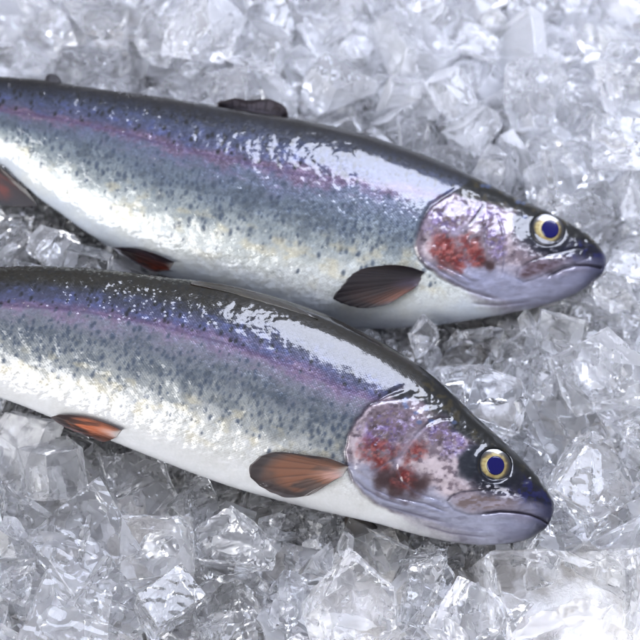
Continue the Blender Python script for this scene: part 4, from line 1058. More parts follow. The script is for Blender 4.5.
(25,0.58,-15.99,-4.87,0.99,0.35,0.52,-0.77,-0.15,0.15,"small glassy wedge of ice against the front trout's rear belly"),
(4,1.38,12.2,12.38,-0.59,0.58,-0.33,-0.2,-0.72,0.28,"small glassy lump of ice above the rear trout's forehead"),
(19,0.71,10.78,8.73,1.03,-0.61,-0.54,-0.21,0.54,0.25,"small glassy slab of ice against the rear trout's forehead"),
(21,0.81,3.67,0.09,-0.33,-0.32,-0.23,0.44,-0.81,0.25,"small glassy wedge of ice above the front trout's nape, second nearest"),
(9,1.94,13.39,-0.95,-0.71,0.01,0.9,-0.27,-0.35,0.03,"small clear wedge of ice below the rear trout's chin"),
(28,0.75,11.62,8.07,0.82,0.87,0.36,-0.05,0.34,0.36,"small glassy lump of ice against the rear trout's forehead"),
(13,0.55,8.38,-1.06,0.14,-0.49,0.13,-0.76,-0.4,0.03,"small clear wedge of ice against the rear trout's throat"),
(2,0.57,14.22,-11.33,-0.02,0.05,0.76,-0.59,-0.26,0.15,"small glassy shard of ice against the front trout's snout"),
(36,0.63,-9.5,-17.89,0.34,-0.04,-0.83,0.53,0.17,0.5,"small cloudy lump of ice at the bottom edge toward its left end, second nearest"),
(12,1.34,-12.49,18.54,-1,0.95,-0.11,-0.11,0.28,0.5,"small cloudy lump of ice above the rear trout's back behind the dorsal fin"),
(35,1.07,10.99,12.75,0.62,-0.14,0.69,-0.32,0.63,0.64,"small cloudy slab of ice above the rear trout's forehead, nearest"),
(13,1.02,-2.71,-14.71,0.4,0.02,-0.74,-0.31,0.59,0,"small clear wedge of ice near the middle of the bottom edge"),
(24,0.63,10.62,-2.61,0.5,0.81,0.39,0.25,0.35,0.47,"small cloudy slab of ice above the front trout's forehead, second nearest"),
(27,1.32,6.61,-14.29,-1.22,0.92,-0.15,-0.32,0.19,0.5,"small cloudy slab of ice below the front trout's chin"),
(25,0.64,-16.25,-16.75,0.56,0.3,-0.09,0.93,0.21,0.05,"small clear wedge of ice at the bottom left corner"),
(1,0.65,-1.6,19.74,0.68,-0.21,-0.89,0.35,-0.22,0.29,"small glassy wedge of ice at the middle of the top edge, second nearest"),
(17,0.84,15.41,11.7,0.75,0.09,-0.17,0.32,-0.93,0.05,"small clear wedge of ice near the right edge above its middle"),
(2,0.6,3.04,14.72,1.21,-0.02,-0.68,-0.59,-0.43,0.29,"small glassy shard of ice above the rear trout's back before the dorsal fin"),
(24,1.52,-14.38,7.42,-0.09,0.38,0.49,-0.63,0.47,0.35,"small glassy slab of ice right of the rear trout's anal fin"),
(15,0.7,4.64,-16.21,0.21,-0.37,0.08,-0.57,0.73,0.46,"small cloudy block of ice near the bottom edge toward its right end"),
(33,0.59,3.96,-1.36,1.11,-0.87,0.02,0.41,0.28,0.22,"small glassy wedge of ice above the front trout's nape, nearest"),
(24,0.93,13.48,1.94,-0.77,0.07,0.68,-0.73,0.04,0.17,"small glassy slab of ice against the rear trout's chin"),
(22,0.8,-0.07,-14.46,0.15,0.01,0.4,-0.89,0.22,0.23,"small glassy shard of ice near the middle of the bottom edge"),
(10,0.86,-8.29,17.68,0.49,0.36,-0.05,0.2,0.91,0.23,"small glassy shard of ice above the rear trout's back behind the dorsal fin"),
(19,2.1,-18.26,-6.92,0.04,0.22,0.17,0.62,0.74,0.33,"small glassy slab of ice near the left edge near the bottom"),
(0,1.04,-8.42,-17.51,1.19,-0.45,-0.63,0.15,0.61,0.27,"small glassy slab of ice at the bottom edge toward its left end"),
(4,0.62,-18.42,17.8,0.92,0.67,-0.69,0.2,0.18,0.49,"small cloudy lump of ice left of the rear trout's adipose fin, nearest"),
(3,1.43,18.38,-0.85,1.32,0.08,-0.38,0.82,-0.42,0.45,"small cloudy slab of ice near the right edge below its middle, second nearest"),
(20,0.61,-10.35,20.42,1.96,0.55,0.56,0.33,0.52,0.47,"small cloudy lump of ice at the top edge toward its left end, second nearest"),
(23,0.73,-12.55,5.52,0.6,0.78,0.36,-0.39,0.34,0.28,"small glassy block of ice left of the rear trout's pelvic fin"),
(30,1.28,-12.63,22,1.53,0.12,-0.08,0.68,-0.72,0.7,"small cloudy shard of ice near the top edge toward its left end"),
(21,1.38,4.99,-11.45,-1.71,0.15,0.49,-0.86,-0.08,0.36,"small glassy wedge of ice against the front trout's gill cover"),
(16,0.56,13.45,-11.55,-0.39,0.43,-0.03,-0.61,-0.67,0.1,"small clear slab of ice against the front trout's snout"),
(11,0.88,7.87,22.45,1.45,0.21,-0.57,-0.79,0.1,0.54,"small cloudy slab of ice at the top edge toward its right end"),
(9,2.1,15.28,-13.38,-0.68,0.39,0.81,-0.21,-0.38,0.2,"small glassy wedge of ice below the front trout's snout"),
(14,0.61,17.32,-1.27,0.88,0.24,0.79,-0.43,-0.37,0.49,"small cloudy shard of ice near the right edge below its middle"),
(4,0.95,8.68,19.61,0.05,0.53,-0.15,-0.12,0.82,0.35,"small glassy lump of ice near the top edge toward its right end"),
(24,0.71,-13.08,-6.82,1.13,0.83,-0.45,0.14,-0.29,0.2,"small glassy slab of ice against the front trout's pelvic fin"),
(1,0.83,-3.72,21.09,3.36,0.5,-0.68,-0.28,0.44,0.35,"small glassy wedge of ice near the middle of the top edge"),
(5,1.07,-8.09,-7.16,-0.04,0.77,0.14,-0.25,-0.56,0.45,"small cloudy wedge of ice against the front trout's mid belly"),
(6,1.08,11.47,2.13,-0.55,0.1,0.75,-0.64,-0.15,0.41,"small glassy shard of ice left of the rear trout's chin"),
(18,0.83,0.96,-13.45,0.63,-0.34,0.76,-0.42,-0.37,0.14,"small glassy shard of ice left of the front trout's gill cover"),
(33,1.1,-18.04,9.8,0.6,0.26,0.87,-0.36,0.22,0.14,"small glassy wedge of ice against the rear trout's anal fin"),
(33,1.6,10.95,2.87,-1.66,0.39,-0.04,0.02,0.92,0.42,"small glassy wedge of ice against the rear trout's chin"),
(28,0.81,7.66,12.4,0.71,0.97,0.05,0.21,0.1,0.7,"small cloudy lump of ice against the rear trout's nape"),
(9,0.68,-15.12,-16.3,-0.3,0.47,0.5,0.13,-0.72,0.21,"small glassy wedge of ice at the bottom left corner"),
(36,2.1,21.5,17.88,-0.74,0.79,0.59,0.17,0.02,0.34,"small glassy lump of ice at the top right corner"),
(25,0.79,-15.93,8.51,0.67,0.78,0.32,0.01,0.53,0.5,"small cloudy wedge of ice against the rear trout's anal fin"),
(5,0.63,4.55,-17.98,0.68,0.33,0.72,0.46,0.4,0.17,"small glassy wedge of ice near the bottom edge toward its right end"),
(36,1.55,-6.98,-15.05,-1.16,0.19,-0.14,0.71,-0.67,0.34,"small glassy lump of ice near the bottom edge toward its left end"),
(16,1.06,-8.05,-7.51,-1.62,0.72,-0.59,0.3,-0.23,0.08,"small clear slab of ice against the front trout's mid belly, nearest"),
(4,1.45,-18.62,-4.11,1.35,0.2,0.2,0.96,0.03,0.01,"small clear lump of ice against the front trout's rear belly"),
(35,0.96,11.6,21.99,1.28,0.85,-0.21,-0.43,0.21,0.34,"small glassy slab of ice at the top edge toward its right end"),
(28,1.08,-4.15,16.7,1.02,0.17,0.36,0.76,0.52,0.39,"small glassy lump of ice against the rear trout's dorsal fin, second nearest"),
(23,0.71,-8.48,-17.43,0.05,-0.09,0.86,0.17,-0.47,0.03,"small clear block of ice at the bottom edge toward its left end"),
(28,0.9,-3.36,20.78,0.54,-0.7,-0.5,0.41,0.3,0.32,"small glassy lump of ice near the middle of the top edge"),
(20,1.19,-16.62,15.71,0.34,0.4,-0.74,0.5,0.21,0.7,"small cloudy lump of ice against the rear trout's adipose fin"),
(9,0.97,-3.95,-14.7,0.39,0.44,-0.42,0.54,0.58,0.5,"small cloudy wedge of ice below the front trout's pectoral fin"),
(19,0.81,-10.73,-6.62,0.31,0.54,-0.01,-0.38,-0.75,0.5,"small cloudy slab of ice right of the front trout's pelvic fin"),
(17,0.59,-11.09,-7.69,1.17,0.41,-0.03,0.49,0.77,0.33,"small glassy wedge of ice against the front trout's pelvic fin"),
(9,0.77,6.33,-1.11,-0.38,-0.12,0.37,-0.71,-0.59,0.17,"small glassy wedge of ice against the front trout's nape"),
(13,1.53,-3.91,23.33,0.78,0.97,0.13,-0.13,-0.15,0.46,"small cloudy wedge of ice near the middle of the top edge"),
(19,0.9,16.45,-7.96,0.01,0.09,0.33,-0.25,-0.9,0.5,"small cloudy slab of ice near the right edge below its middle, nearest"),
(18,0.6,15.96,-6.56,0.49,-0.18,0.21,-0.24,0.93,0.09,"small clear shard of ice at the right edge below its middle"),
(35,0.59,-0.04,20.68,1.24,-0.01,0.01,-0.67,-0.74,0.33,"small glassy slab of ice at the middle of the top edge, nearest"),
(2,0.69,-1.65,18.82,0.96,-0.29,-0.18,-0.35,0.87,0.22,"small glassy shard of ice near the middle of the top edge"),
(39,1.08,-18.97,5.58,2.64,0.58,-0.46,0.48,0.48,0.18,"small glassy block of ice against the rear trout's anal fin"),
(19,1.05,-8.83,-8.46,0.12,0.5,0.23,-0.44,0.71,0.08,"small clear slab of ice against the front trout's mid belly, second nearest"),
(15,1,16.24,-10.01,-0.67,0.37,0.13,-0.55,-0.73,0.17,"small glassy block of ice right of the front trout's snout, nearest"),
(11,0.72,-15.49,-4.36,0.09,-0.14,-0.22,0.81,0.52,0.08,"small clear slab of ice against the front trout's rear belly"),
(32,1.01,-13.8,6.42,-0.68,0.48,-0.61,-0.39,-0.5,0.11,"small clear slab of ice left of the rear trout's pelvic fin"),
(28,0.89,-18.23,2.44,2.58,0.36,-0.01,0.91,0.2,0.35,"small glassy lump of ice below the rear trout's anal fin"),
(17,0.73,17.08,5.74,0.29,0.25,-0.21,0.94,0.02,0.5,"small cloudy wedge of ice against the rear trout's snout"),
(5,1.43,5.95,13.21,0.22,0.35,0.03,0.93,0.06,0.38,"small glassy wedge of ice against the rear trout's nape"),
(25,0.57,-2.8,14.6,1.24,0.43,0.83,-0.36,0.01,0.22,"small glassy wedge of ice against the rear trout's dorsal fin"),
(22,0.6,-9.18,17.55,1.24,0.27,0.32,-0.9,0.12,0.48,"small cloudy shard of ice against the rear trout's back behind the dorsal fin"),
(27,0.74,-14.66,-12.05,0.46,0.35,0.76,-0.55,0.01,0.4,"small glassy slab of ice at the left edge near the bottom"),
(4,0.98,-9.36,22.1,2.2,0.16,0.64,-0.75,-0.03,0.66,"small cloudy lump of ice at the top edge toward its left end, nearest")]
REST = [
(5,0.91,25.44,-14.64,-0.83,0.28,0.05,0.7,0.65),
(4,0.7,-24.67,-14.36,-0.66,0.35,0.17,0.87,0.3),
(31,0.68,-8.94,-12.86,-0.48,0.61,0.72,-0.27,-0.19),
(17,2.02,-15.65,1.55,-0.39,0.5,-0.58,-0.5,-0.39),
(7,1.97,24.87,2.54,-0.5,0.57,-0.42,-0.59,-0.4),
(12,1.67,14.77,7.49,-0.42,0.53,-0.54,-0.58,-0.32),
(18,2.06,25.95,9.51,-0.79,0.74,0.23,-0.04,0.63),
(2,1.99,8.94,13.33,-0.55,0.51,0.15,-0.78,0.35),
(20,1.38,-19.22,-19.48,-0.7,0.53,0.39,0.54,0.52),
(35,0.79,-16.38,-20.22,0.32,0.13,0.6,0.79,-0.02),
(23,0.79,20.35,-20,-0.58,0.73,0.2,-0.61,-0.24),
(31,1.64,-19.86,-11.71,-0.31,0.02,0.86,-0.05,-0.51),
(12,0.5,9.27,-5.79,-0.87,0.44,-0.37,-0.74,-0.35),
(15,1.41,-3.28,-3.69,-0.62,0.09,-0.89,-0.27,0.36),
(15,0.71,-24.26,0.61,-0.11,0.55,0.68,-0.28,0.39),
(12,0.8,-9.76,-0.22,0.46,0.44,0.34,0.81,-0.17),
(18,1.32,-23,3.28,0.78,0.55,-0.04,0.14,0.82),
(20,1.1,-14.02,4.58,-0.87,0.87,0.19,0.18,-0.41),
(7,0.85,24.08,3.7,2.05,0.25,0.1,0.11,-0.96),
(21,1.61,-19.54,6.49,-0.87,0.71,0.65,-0.15,-0.23),
(36,1.31,8.12,5.81,-0.14,0.35,-0.89,-0.29,-0.1),
(3,0.91,16.97,5.96,-0.84,0.51,-0.44,-0.25,-0.7),
(9,2.1,-25.39,11.48,-0.39,0.1,-0.7,0.69,0.12),
(5,1.35,-0.89,9.76,0.38,0.19,0.63,-0.15,-0.74),
(20,1.16,-3.61,14.8,-0.2,0.08,0.15,0.14,-0.97),
(16,1.91,0.78,14.28,-0.35,0.8,0.23,-0.35,0.42),
(28,1.74,20.28,12.01,-0.77,0.38,0.75,-0.42,0.34),
(12,1.15,-13.8,12.35,-0.29,0.52,0.66,0.4,-0.37),
(38,0.91,2.99,17.08,-0.54,0.32,0.82,0.46,0.13),
(36,1.64,14.07,14.99,-0.86,0.54,-0.19,-0.77,-0.26),
(5,1.13,2.94,18.78,-0.31,0.61,-0.05,0.34,0.71),
(36,1.2,23.27,19.45,1.39,1,0,0.05,-0.08),
(25,0.73,-17.07,20.02,-0.53,0.31,-0.51,0.71,-0.38),
(20,1.1,-15.99,23.43,0,0.31,-0.54,-0.22,-0.75),
(36,1.67,-7.1,23.25,-0.61,0.19,0.04,0.47,-0.86),
(4,1.15,25.65,25.31,0.72,0.23,-0.31,0.01,-0.92),
(32,1.17,-20.66,26.92,-0.46,0.06,0.13,-0.74,-0.66),
(12,1.48,-14.05,28.52,-0.6,0.18,-0.19,0.61,0.75),
(28,1.84,-8.31,29.39,-0.25,0.61,-0.64,0.39,0.25),
(3,0.82,10.74,28.99,0.44,0.08,-0.68,-0.73,-0),
(16,1.22,-8.13,32.21,-0.72,0.03,0.05,-0.37,-0.93),
(19,0.99,3.26,31.27,-0.72,0.31,0.28,-0.01,-0.91),
(6,1.27,-15.57,-18.39,-0.18,0.84,0.33,-0.43,-0.03),
(23,1.2,-6.09,-19.86,0.42,0.68,0.65,-0.23,0.24),
(30,0.98,21.64,-20.09,-0.58,0.85,-0.09,-0.05,0.52),
(16,0.78,-4.65,-18.32,-0.66,0.35,0.85,-0.08,-0.39),
(15,1.76,21.76,-17.15,-0.58,0.28,-0.94,-0.03,0.2),
(20,1.11,-22.76,-14.38,-0.7,0.07,-0.96,-0.17,0.22),
(25,1.45,20.66,-11.11,0.29,0.64,-0.14,0.4,0.64),
(5,1.2,-24.75,-8.79,1.23,0.23,-0.78,0.36,-0.46),
(38,1.35,-23.21,-8.07,-0.6,0.77,0.14,0.13,0.6),
(36,1.59,-25.59,-5.93,-0.5,0.53,-0.38,0.46,-0.61),
(28,1.24,1.77,-9.15,-0.5,0.25,0.46,-0.85,-0.1),
(4,1.34,25.27,-8.6,-0.64,0.63,-0.75,-0.04,-0.21),
(12,1.82,-16.28,-1.83,-0.79,0.31,-0.38,0.58,-0.64),
(1,0.99,-8.92,-5.66,-0.79,0.77,-0.62,0.1,-0.14),
(34,0.84,20.62,-1.24,-0.66,0.68,0.73,0.01,0.02),
(4,1.57,25.35,-3.24,-0.77,0.61,0.79,0.09,-0.01),
(28,0.74,-8.27,-0.39,-0.54,0.53,-0.42,0.59,-0.43),
(19,1.14,-5.96,-1.76,-0.52,0.1,0.98,-0.13,0.11),
(16,1.3,17.03,1.15,-0.44,0.46,0.04,0.89,-0.07),
(0,1.36,18.01,0.7,-0.37,0.46,0.21,-0.54,-0.67),
(34,1.05,-25.78,2.34,-0.56,0.76,0.06,-0.62,0.17),
(28,0.82,-22.68,0.6,-0.32,0.24,-0.69,0.56,0.39),
(29,0.87,-5.17,1.17,-0.25,0.39,0.88,-0.07,0.26),
(9,0.84,-24.79,6.21,-0.21,0.5,0.36,0.08,0.78),
(20,1.56,-22.47,6.35,0.94,0.39,-0.63,0.58,-0.33),
(11,1.52,-18.29,5.73,-0.25,0.92,0.23,0.17,0.25),
(38,0.72,8.8,9.03,0,0.47,-0.84,0.14,0.26),
(16,1.68,12.58,7.85,-0.67,0.41,-0.68,-0.34,0.5),
(20,1.4,22.03,6.63,-0.11,0.44,0.47,-0.31,0.7),
(33,0.72,26.17,4.85,-0.05,0.39,-0.74,0.44,0.32),
(17,1.15,-25.6,8.54,-0.34,0.91,-0.26,0.1,0.32),
(30,1.83,-23.89,9.1,-0.65,0.07,0.59,-0.66,-0.47),
(4,1.14,5.24,9.38,-0.86,0.53,0,-0.22,-0.82),
(28,1.29,-25.27,15.07,-0.27,0.74,-0.67,0.07,0.1),
(16,0.8,-1.65,15.16,-0.54,0.07,-0.61,-0.76,-0.23),
(4,0.91,3.18,13.9,-0.07,0.38,-0.05,0.79,-0.48),
(11,1.41,22.49,13.62,-0.61,0.79,-0.25,-0.14,-0.54),
(30,1.18,25.98,14.35,-0.37,0.72,-0.5,0.17,-0.46),
(12,0.77,-20.61,15.16,0.03,0.27,0.02,0.95,-0.15),
(24,0.74,-16.7,13.92,-0.88,0.6,-0.76,0.11,-0.22),
(36,0.67,8.45,14.17,1.23,0.22,-0.48,-0.22,0.82),
(4,0.5,10.55,12.92,-0.8,0.57,-0.12,0.77,-0.26),
(5,0.72,12.97,13.39,0.54,0.35,-0.86,0.2,-0.3),
(37,1.04,-17.71,21.16,0.39,0.18,-0.14,-0.14,-0.96),
(36,0.89,-12.84,19.24,0.91,0.43,0.49,-0.47,0.59),
(9,0.89,20.79,18.35,1.46,0.49,-0.21,-0.15,-0.83),
(28,0.9,-19.14,22.63,-0.02,0.46,0.12,-0.56,-0.68),
(0,1.35,-17.41,22.96,0.72,0.8,0.36,-0.48,-0.08),
(25,1.43,-4.8,21.27,0.33,0.48,0.79,-0.21,-0.32),
(13,1.49,-3.28,22.71,-0.3,0.53,-0.33,0.41,0.66),
(12,1.56,-1.12,24.12,0.2,0.67,-0.28,-0.69,0.08),
(22,1.64,5.11,20.5,-0.17,0.03,0.35,0.89,0.28),
(28,1.35,9.75,21.48,-0.03,0.33,-0.21,-0.78,0.49),
(25,0.95,16.86,21.56,-0.83,0.66,0.07,0.29,0.69),
(4,1.17,18.09,20.57,-0.5,0.33,0.74,0.15,0.57),
(28,2.1,-19.06,25.3,0.31,0.23,-0.53,0.52,0.63),
(24,0.95,-16.94,23.73,1.64,0.72,-0.58,0.3,0.23),
(20,1.43,-11.23,25.93,-0.82,0.48,-0.29,0.61,0.56),
(21,1.13,-7.56,27.02,-0.66,0.68,-0.61,-0.18,-0.36),
(36,1.02,19.04,26.16,-0.17,0.11,-0.16,0.12,0.97),
(12,1.41,-23.86,31.99,0.66,0.66,-0.61,-0.21,-0.38),
(28,0.82,-21.39,28.37,0.18,0.79,0.23,-0.45,-0.35),
(20,1.16,-2.54,29.95,-0.57,0.53,-0.61,0.2,-0.56),
(4,0.98,3.6,28.85,-0.84,0.05,0.15,0.1,0.98),
(17,0.91,5.04,28.01,-0.52,0.88,0.18,0.43,-0.01),
(11,2.03,10.53,27.38,0.45,0.85,0.47,-0.13,0.21),
(28,1.17,24.43,27.75,-0.33,0.37,-0.12,0.35,0.85),
(8,2.1,9.3,32.37,0.96,0.1,0.1,0.66,-0.74),
(23,0.5,-26.46,-20.41,-0.81,0.61,0.79,0.02,-0.04),
(39,1.27,-21.89,-19.7,0.07,0.71,0.03,0.07,0.7),
(3,0.82,-19.38,-20.24,0.78,0.51,-0.09,0.05,0.85),
(1,1.14,-17.11,-19.29,2.09,0.37,0.31,-0.86,-0.19),
(17,0.67,22.52,-20.22,-0.53,0.65,-0.18,-0.14,0.73),
(21,1.51,-18.76,-18.99,1.8,0.4,-0.28,-0.87,0.06),
(16,0.91,-16.13,-18.86,0.69,0.4,0.55,0.63,0.37),
(24,1.11,-9.29,-15.1,-0.2,0.51,0.23,0.76,-0.33),
(4,0.57,0.23,-20.31,0.29,0.36,-0.49,0.59,-0.53),
(37,1.07,22.43,-12.96,0.91,0.27,0.03,-0.47,0.84),
(24,0.7,20.08,-14.05,-0.85,0.52,0.67,-0.2,0.49),
(38,1.07,26.63,-14.98,-0.28,0.54,-0.03,-0.83,-0.1),
(20,1.77,-25.31,-11.95,1.63,0.59,0.54,-0.49,0.35),
(15,0.76,1.41,-13.89,-0.83,0.12,0.49,0.45,-0.73),
(22,1.56,20.41,-14.43,0.02,0.97,0.22,0.07,0.06),
(36,0.97,22.77,-14.29,-0.67,0.27,-0.59,-0.75,0.12),
(37,0.63,-10.41,-7.52,-0.59,0.71,0.13,-0.16,-0.67),
(16,1.65,-4.23,-12.62,-0.82,0.95,0.05,0.07,-0.29),
(7,0.84,11.94,-10.47,-0.33,0.65,0.49,0.55,-0.18),
(35,1.74,19.34,-8.69,0.55,0.74,-0.02,0.65,-0.2),
(24,1.37,25.69,-11.35,0.12,0.61,-0.11,0.06,-0.78),
(32,1.12,-25.77,-6.67,0.83,0.21,0.22,0.04,-0.95),
(39,1.28,-22.91,-6.01,-0.11,0.08,0.17,0.7,-0.68),
(3,2.1,4.31,-5.52,-0.69,0.02,-0.21,0.19,-0.96),
(15,0.9,7.5,-8.35,-0.17,0.44,0.89,-0.07,0.11),
(31,0.74,11.58,-6.36,0.05,0.42,0.11,0.34,0.84),
(23,1.4,19.99,-5.84,0.27,0.23,0.22,0.04,0.95),
(5,1.08,26.06,-6.34,0.47,0.71,-0.21,-0.26,0.62),
(39,1.44,-25.72,-2.84,1.21,0.72,0.09,-0.67,-0.15),
(24,1.64,-12.9,-1.21,-0.7,0.42,-0.89,0.03,-0.16),
(12,1.17,-6,-4.43,0.16,0.88,-0.05,0.04,0.46),
(36,1.1,-1.22,-3.06,0.45,0.48,-0.43,-0.07,-0.76),
(1,1.14,13.83,-4.3,-0.88,0.09,0.32,-0.28,0.9),
(7,0.84,23.71,-1.48,-0.49,0.32,-0.48,0.1,-0.81),
(9,1.4,-25.88,-0.34,-0.44,0.64,-0.48,0.58,-0.15),
(2,0.8,-23.66,0.3,-0.89,0.59,-0.14,-0.09,0.79),
(32,1.23,-18.05,1.84,-0.48,0.55,-0.63,-0.15,-0.52),
(6,1.5,-12.11,-2.04,-0.04,0.38,-0.7,0.56,0.22),
(34,1.25,-7.1,0.21,-0.77,0.05,0.65,0.75,0.11),
(39,1.32,0.01,0.66,-0.86,0.95,-0.3,0.09,-0.04),
(36,0.82,4.23,1.1,-0.8,0.17,0.64,0.1,-0.75),
(19,1.18,21.04,-0.03,-0.83,0.09,0.54,-0.8,-0.25),
(11,0.92,-22.93,4.62,1.1,0.59,-0.79,0.03,0.17),
(20,1.22,-20.72,3.99,1.1,0.57,0.74,-0.24,0.28),
(4,1.04,-14.52,4.2,1.78,0.31,0.19,0.93,0.11),
(29,1.08,-11.43,-1.66,1.9,0.33,0.27,-0.5,-0.75),
(16,0.91,10.33,4.84,-0.65,0.48,-0.81,0.23,-0.25),
(17,1.26,11.94,5.17,-0.28,0.22,0.92,-0.32,-0.02),
(32,1.28,21.21,2.72,-0.85,0.1,-0.21,-0.96,0.16),
(29,1.06,25.42,0.54,-0.27,0.48,0.08,0.58,-0.65),
(17,1.96,-24.81,4.78,1.56,0.44,0.83,-0.33,0.08),
(12,0.94,-18.57,8.38,-0.64,0.1,-0.64,0.76,0),
(11,0.97,-18.35,5.41,0.41,0.22,-0.3,0.27,-0.89),
(8,1.25,-6.31,5.97,-0.89,0.28,0.07,0.89,-0.35),
(10,0.97,6.09,7.99,0.11,0.97,0,0.18,0.18),
(24,1.14,10.94,8.53,-0.2,0.84,-0.13,0.24,-0.47),
(20,1.32,24.76,5.65,0.98,0.39,-0.12,0.87,-0.27),
(18,1.26,-24.86,8.03,-0.31,0.29,-0.41,0.42,-0.75),
(18,1.56,-22.5,11.04,-0.35,0.31,0.85,0.27,0.32),
(34,1.49,-19.35,10.19,-0.64,0.13,-0.77,-0.59,-0.19),
(28,1.05,-16.71,8.55,-0.78,0.61,0.17,0.09,-0.77),
(1,1.47,-9.61,11.59,-0.36,0.35,0.49,-0.36,-0.71),
(9,1.05,-6.19,13.96,0.38,0.22,-0.97,-0.04,0.05),
(34,1.12,2.88,10.35,0.61,0.49,-0.5,0.27,-0.66),
(5,0.75,7.22,9.67,-0.58,0.43,0.9,-0,0.12),
(36,0.95,8.89,10.17,-0.22,0.05,0.67,0.24,0.7),
(28,1.07,24.11,9.44,-0.77,0.46,-0.71,-0.38,-0.38),
(36,0.84,-23.94,13.11,0.41,0,0.32,-0.61,0.72),
(13,1.02,-22.89,13.16,-0.41,0.58,-0.34,0.45,-0.59),
(4,0.93,-16.41,10.33,0.31,0.72,-0.14,-0.11,-0.67),
(32,1.75,5.34,11.46,-0.36,0.5,-0.12,0.73,0.45),
(4,0.97,9.86,11.77,-0.29,0.79,-0.21,-0.56,-0.16),
(34,1.37,18.62,8.57,-0.72,0.65,-0.6,-0.44,-0.18),
(1,1.16,23.35,13.97,0.28,0.53,-0.58,-0.36,-0.5),
(18,0.67,24,13.71,-0.11,0.53,-0.71,-0.27,0.38),
(13,1.08,-13.22,16.25,-0.85,0.42,-0.29,-0.53,0.68),
(22,0.91,-1.79,18.09,-0.6,0.29,0.14,0.39,0.86),
(13,0.87,4.54,17.09,0.61,0.42,0.69,-0.59,0.02),
(22,1.51,4.81,16.35,-0.36,0.4,0.52,0.75,0.11),
(11,1.02,23.88,14.88,0.13,0.63,-0.32,0.55,0.44),
(25,1,-26.26,19.15,-0.15,0.57,-0.03,0.08,-0.82),
(29,1.1,-20.99,20.5,-0.77,0.06,0.92,-0.38,-0.03),
(35,0.87,-16.03,20.63,1.44,0.35,0.15,0.92,0.08),
(8,0.97,-11.21,19.41,-0.18,0.74,-0.49,0.36,-0.28),
(12,1.38,-0.13,18.68,0.32,0.93,-0,0.35,-0.1),
(22,0.78,16.67,16.94,0.34,0.75,0.04,-0.24,0.61),
(28,0.94,14.72,19.26,-0.7,0.05,0.37,-0.54,-0.76),
(21,1.62,23.85,17.25,1.8,0.06,-0.38,0.21,0.9),
(20,0.86,-14.92,21.78,1.41,0.34,0.27,-0.4,0.81),
(17,1.17,-11.62,24.17,1.93,0.52,-0.3,0.67,-0.44),
(24,1.14,-8.59,20.66,-0.67,0.31,-0.59,-0.65,-0.36),
(4,1.08,-4.49,25.94,-0.02,0.79,-0.1,0.17,0.58),
(28,0.9,0.68,23.46,0.1,0.09,-0.55,0.34,-0.76),
(6,0.95,24.74,20.88,0.07,0.27,-0.04,0.19,0.94),
(33,1.01,-23.96,24.8,-0.76,0.19,-0.31,-0.92,0.18),
(35,1.27,-16.25,25.84,-0.35,0.05,0.34,0.66,-0.67),
(16,1.04,-14.76,26.36,-0.2,0.5,-0.83,0.15,-0.21),
(16,1.08,-9.33,26.62,0.35,0.94,0.16,0.26,0.1),
(12,0.92,-1.34,26.3,-0.79,0.19,-0.18,0.89,0.37),
(3,1.43,0.19,27.64,-0.49,0.12,-0.68,-0.72,0.07),
(25,1.17,3.22,27.04,-0.32,0.76,-0.04,-0.56,-0.33),
(12,1.46,11.55,23.34,-0.1,0.05,0.47,0.33,0.82),
(4,1.53,13.92,25.93,-0.19,0.21,0.87,0.1,0.43),
(30,0.77,15.67,25.28,-0.07,0.34,-0.74,-0.55,0.18),
(11,1.34,19.49,22.33,0.46,0.98,-0.08,-0.03,-0.18),
(12,2.1,23.5,22.79,0.86,0.93,-0.28,-0.13,-0.18),
(12,1.09,-14.86,31.01,0.03,0.84,-0.06,-0.49,0.21),
(0,0.94,-10.04,27.99,-0.45,0.07,0.75,0.43,0.5),
(17,1.01,-6.02,27.73,-0.79,0.66,-0.13,-0.14,0.72),
(20,1.46,-2.5,28.09,0.58,0.02,-0.18,0.46,-0.87),
(9,1.97,6.23,30.22,-0.68,0.91,0.21,0.09,0.36),
(17,0.85,9.23,25.76,0.11,0.04,0.08,0.58,-0.81),
(38,0.86,-26.01,30.8,0.6,0.74,0.17,-0.01,0.65),
(32,0.71,-22.18,32.47,-0.86,0.5,-0.78,0.2,0.31),
(13,1.76,-20.75,32.13,-0.74,0.42,-0.06,-0.9,0.07),
(0,1.42,-11.92,31.58,-0.78,0.63,-0.19,-0.24,0.72),
(1,1.34,-5.57,31.31,0.17,0.47,0.48,-0.74,0.06),
(4,0.87,9.07,30.8,1.11,0.74,0.11,-0.19,0.63),
(28,1.02,12.37,31.81,-0.12,0.63,-0.12,-0.02,0.77),
(12,2,14.88,29.8,0.59,0.87,-0.19,-0.45,0.08),
(14,1.31,20.33,31.47,-0.49,0.25,0.76,0.58,0.1),
(4,1.04,22.08,31.38,-0.88,0.22,-0.04,0.76,-0.61),
(20,1.33,-25.74,-18.97,0.86,0.73,0.16,-0.24,0.61),
(3,1.76,-23.84,-19.52,1.12,0.37,0.65,0.33,0.57),
(33,1.19,-15.26,-19.48,0.92,0.18,0.47,0.73,0.46),
(34,0.85,-10.76,-19.49,2.68,0.38,0.22,-0.86,-0.26),
(8,0.9,-8.72,-20.18,-0.19,0.25,-0.95,0.06,0.18),
(20,0.85,-0.7,-20.15,-0.48,0.11,-0.62,-0.76,0.13),
(24,0.58,6.53,-20.84,-0.2,0.56,0.5,-0.45,0.48),
(36,1.13,17.08,-19.52,1.16,0.27,0.96,-0,0.1),
(24,1.05,17.48,-20.71,-0.48,0.64,-0.7,-0.17,-0.27),
(5,1.1,23.75,-19.9,-0.14,0.67,-0.09,-0.08,-0.73),
(2,0.97,-22.74,-16.62,-0.65,0.44,-0.59,0.57,-0.36),
(18,0.9,4.02,-20.61,-0.5,0.95,0.26,0.15,-0.13),
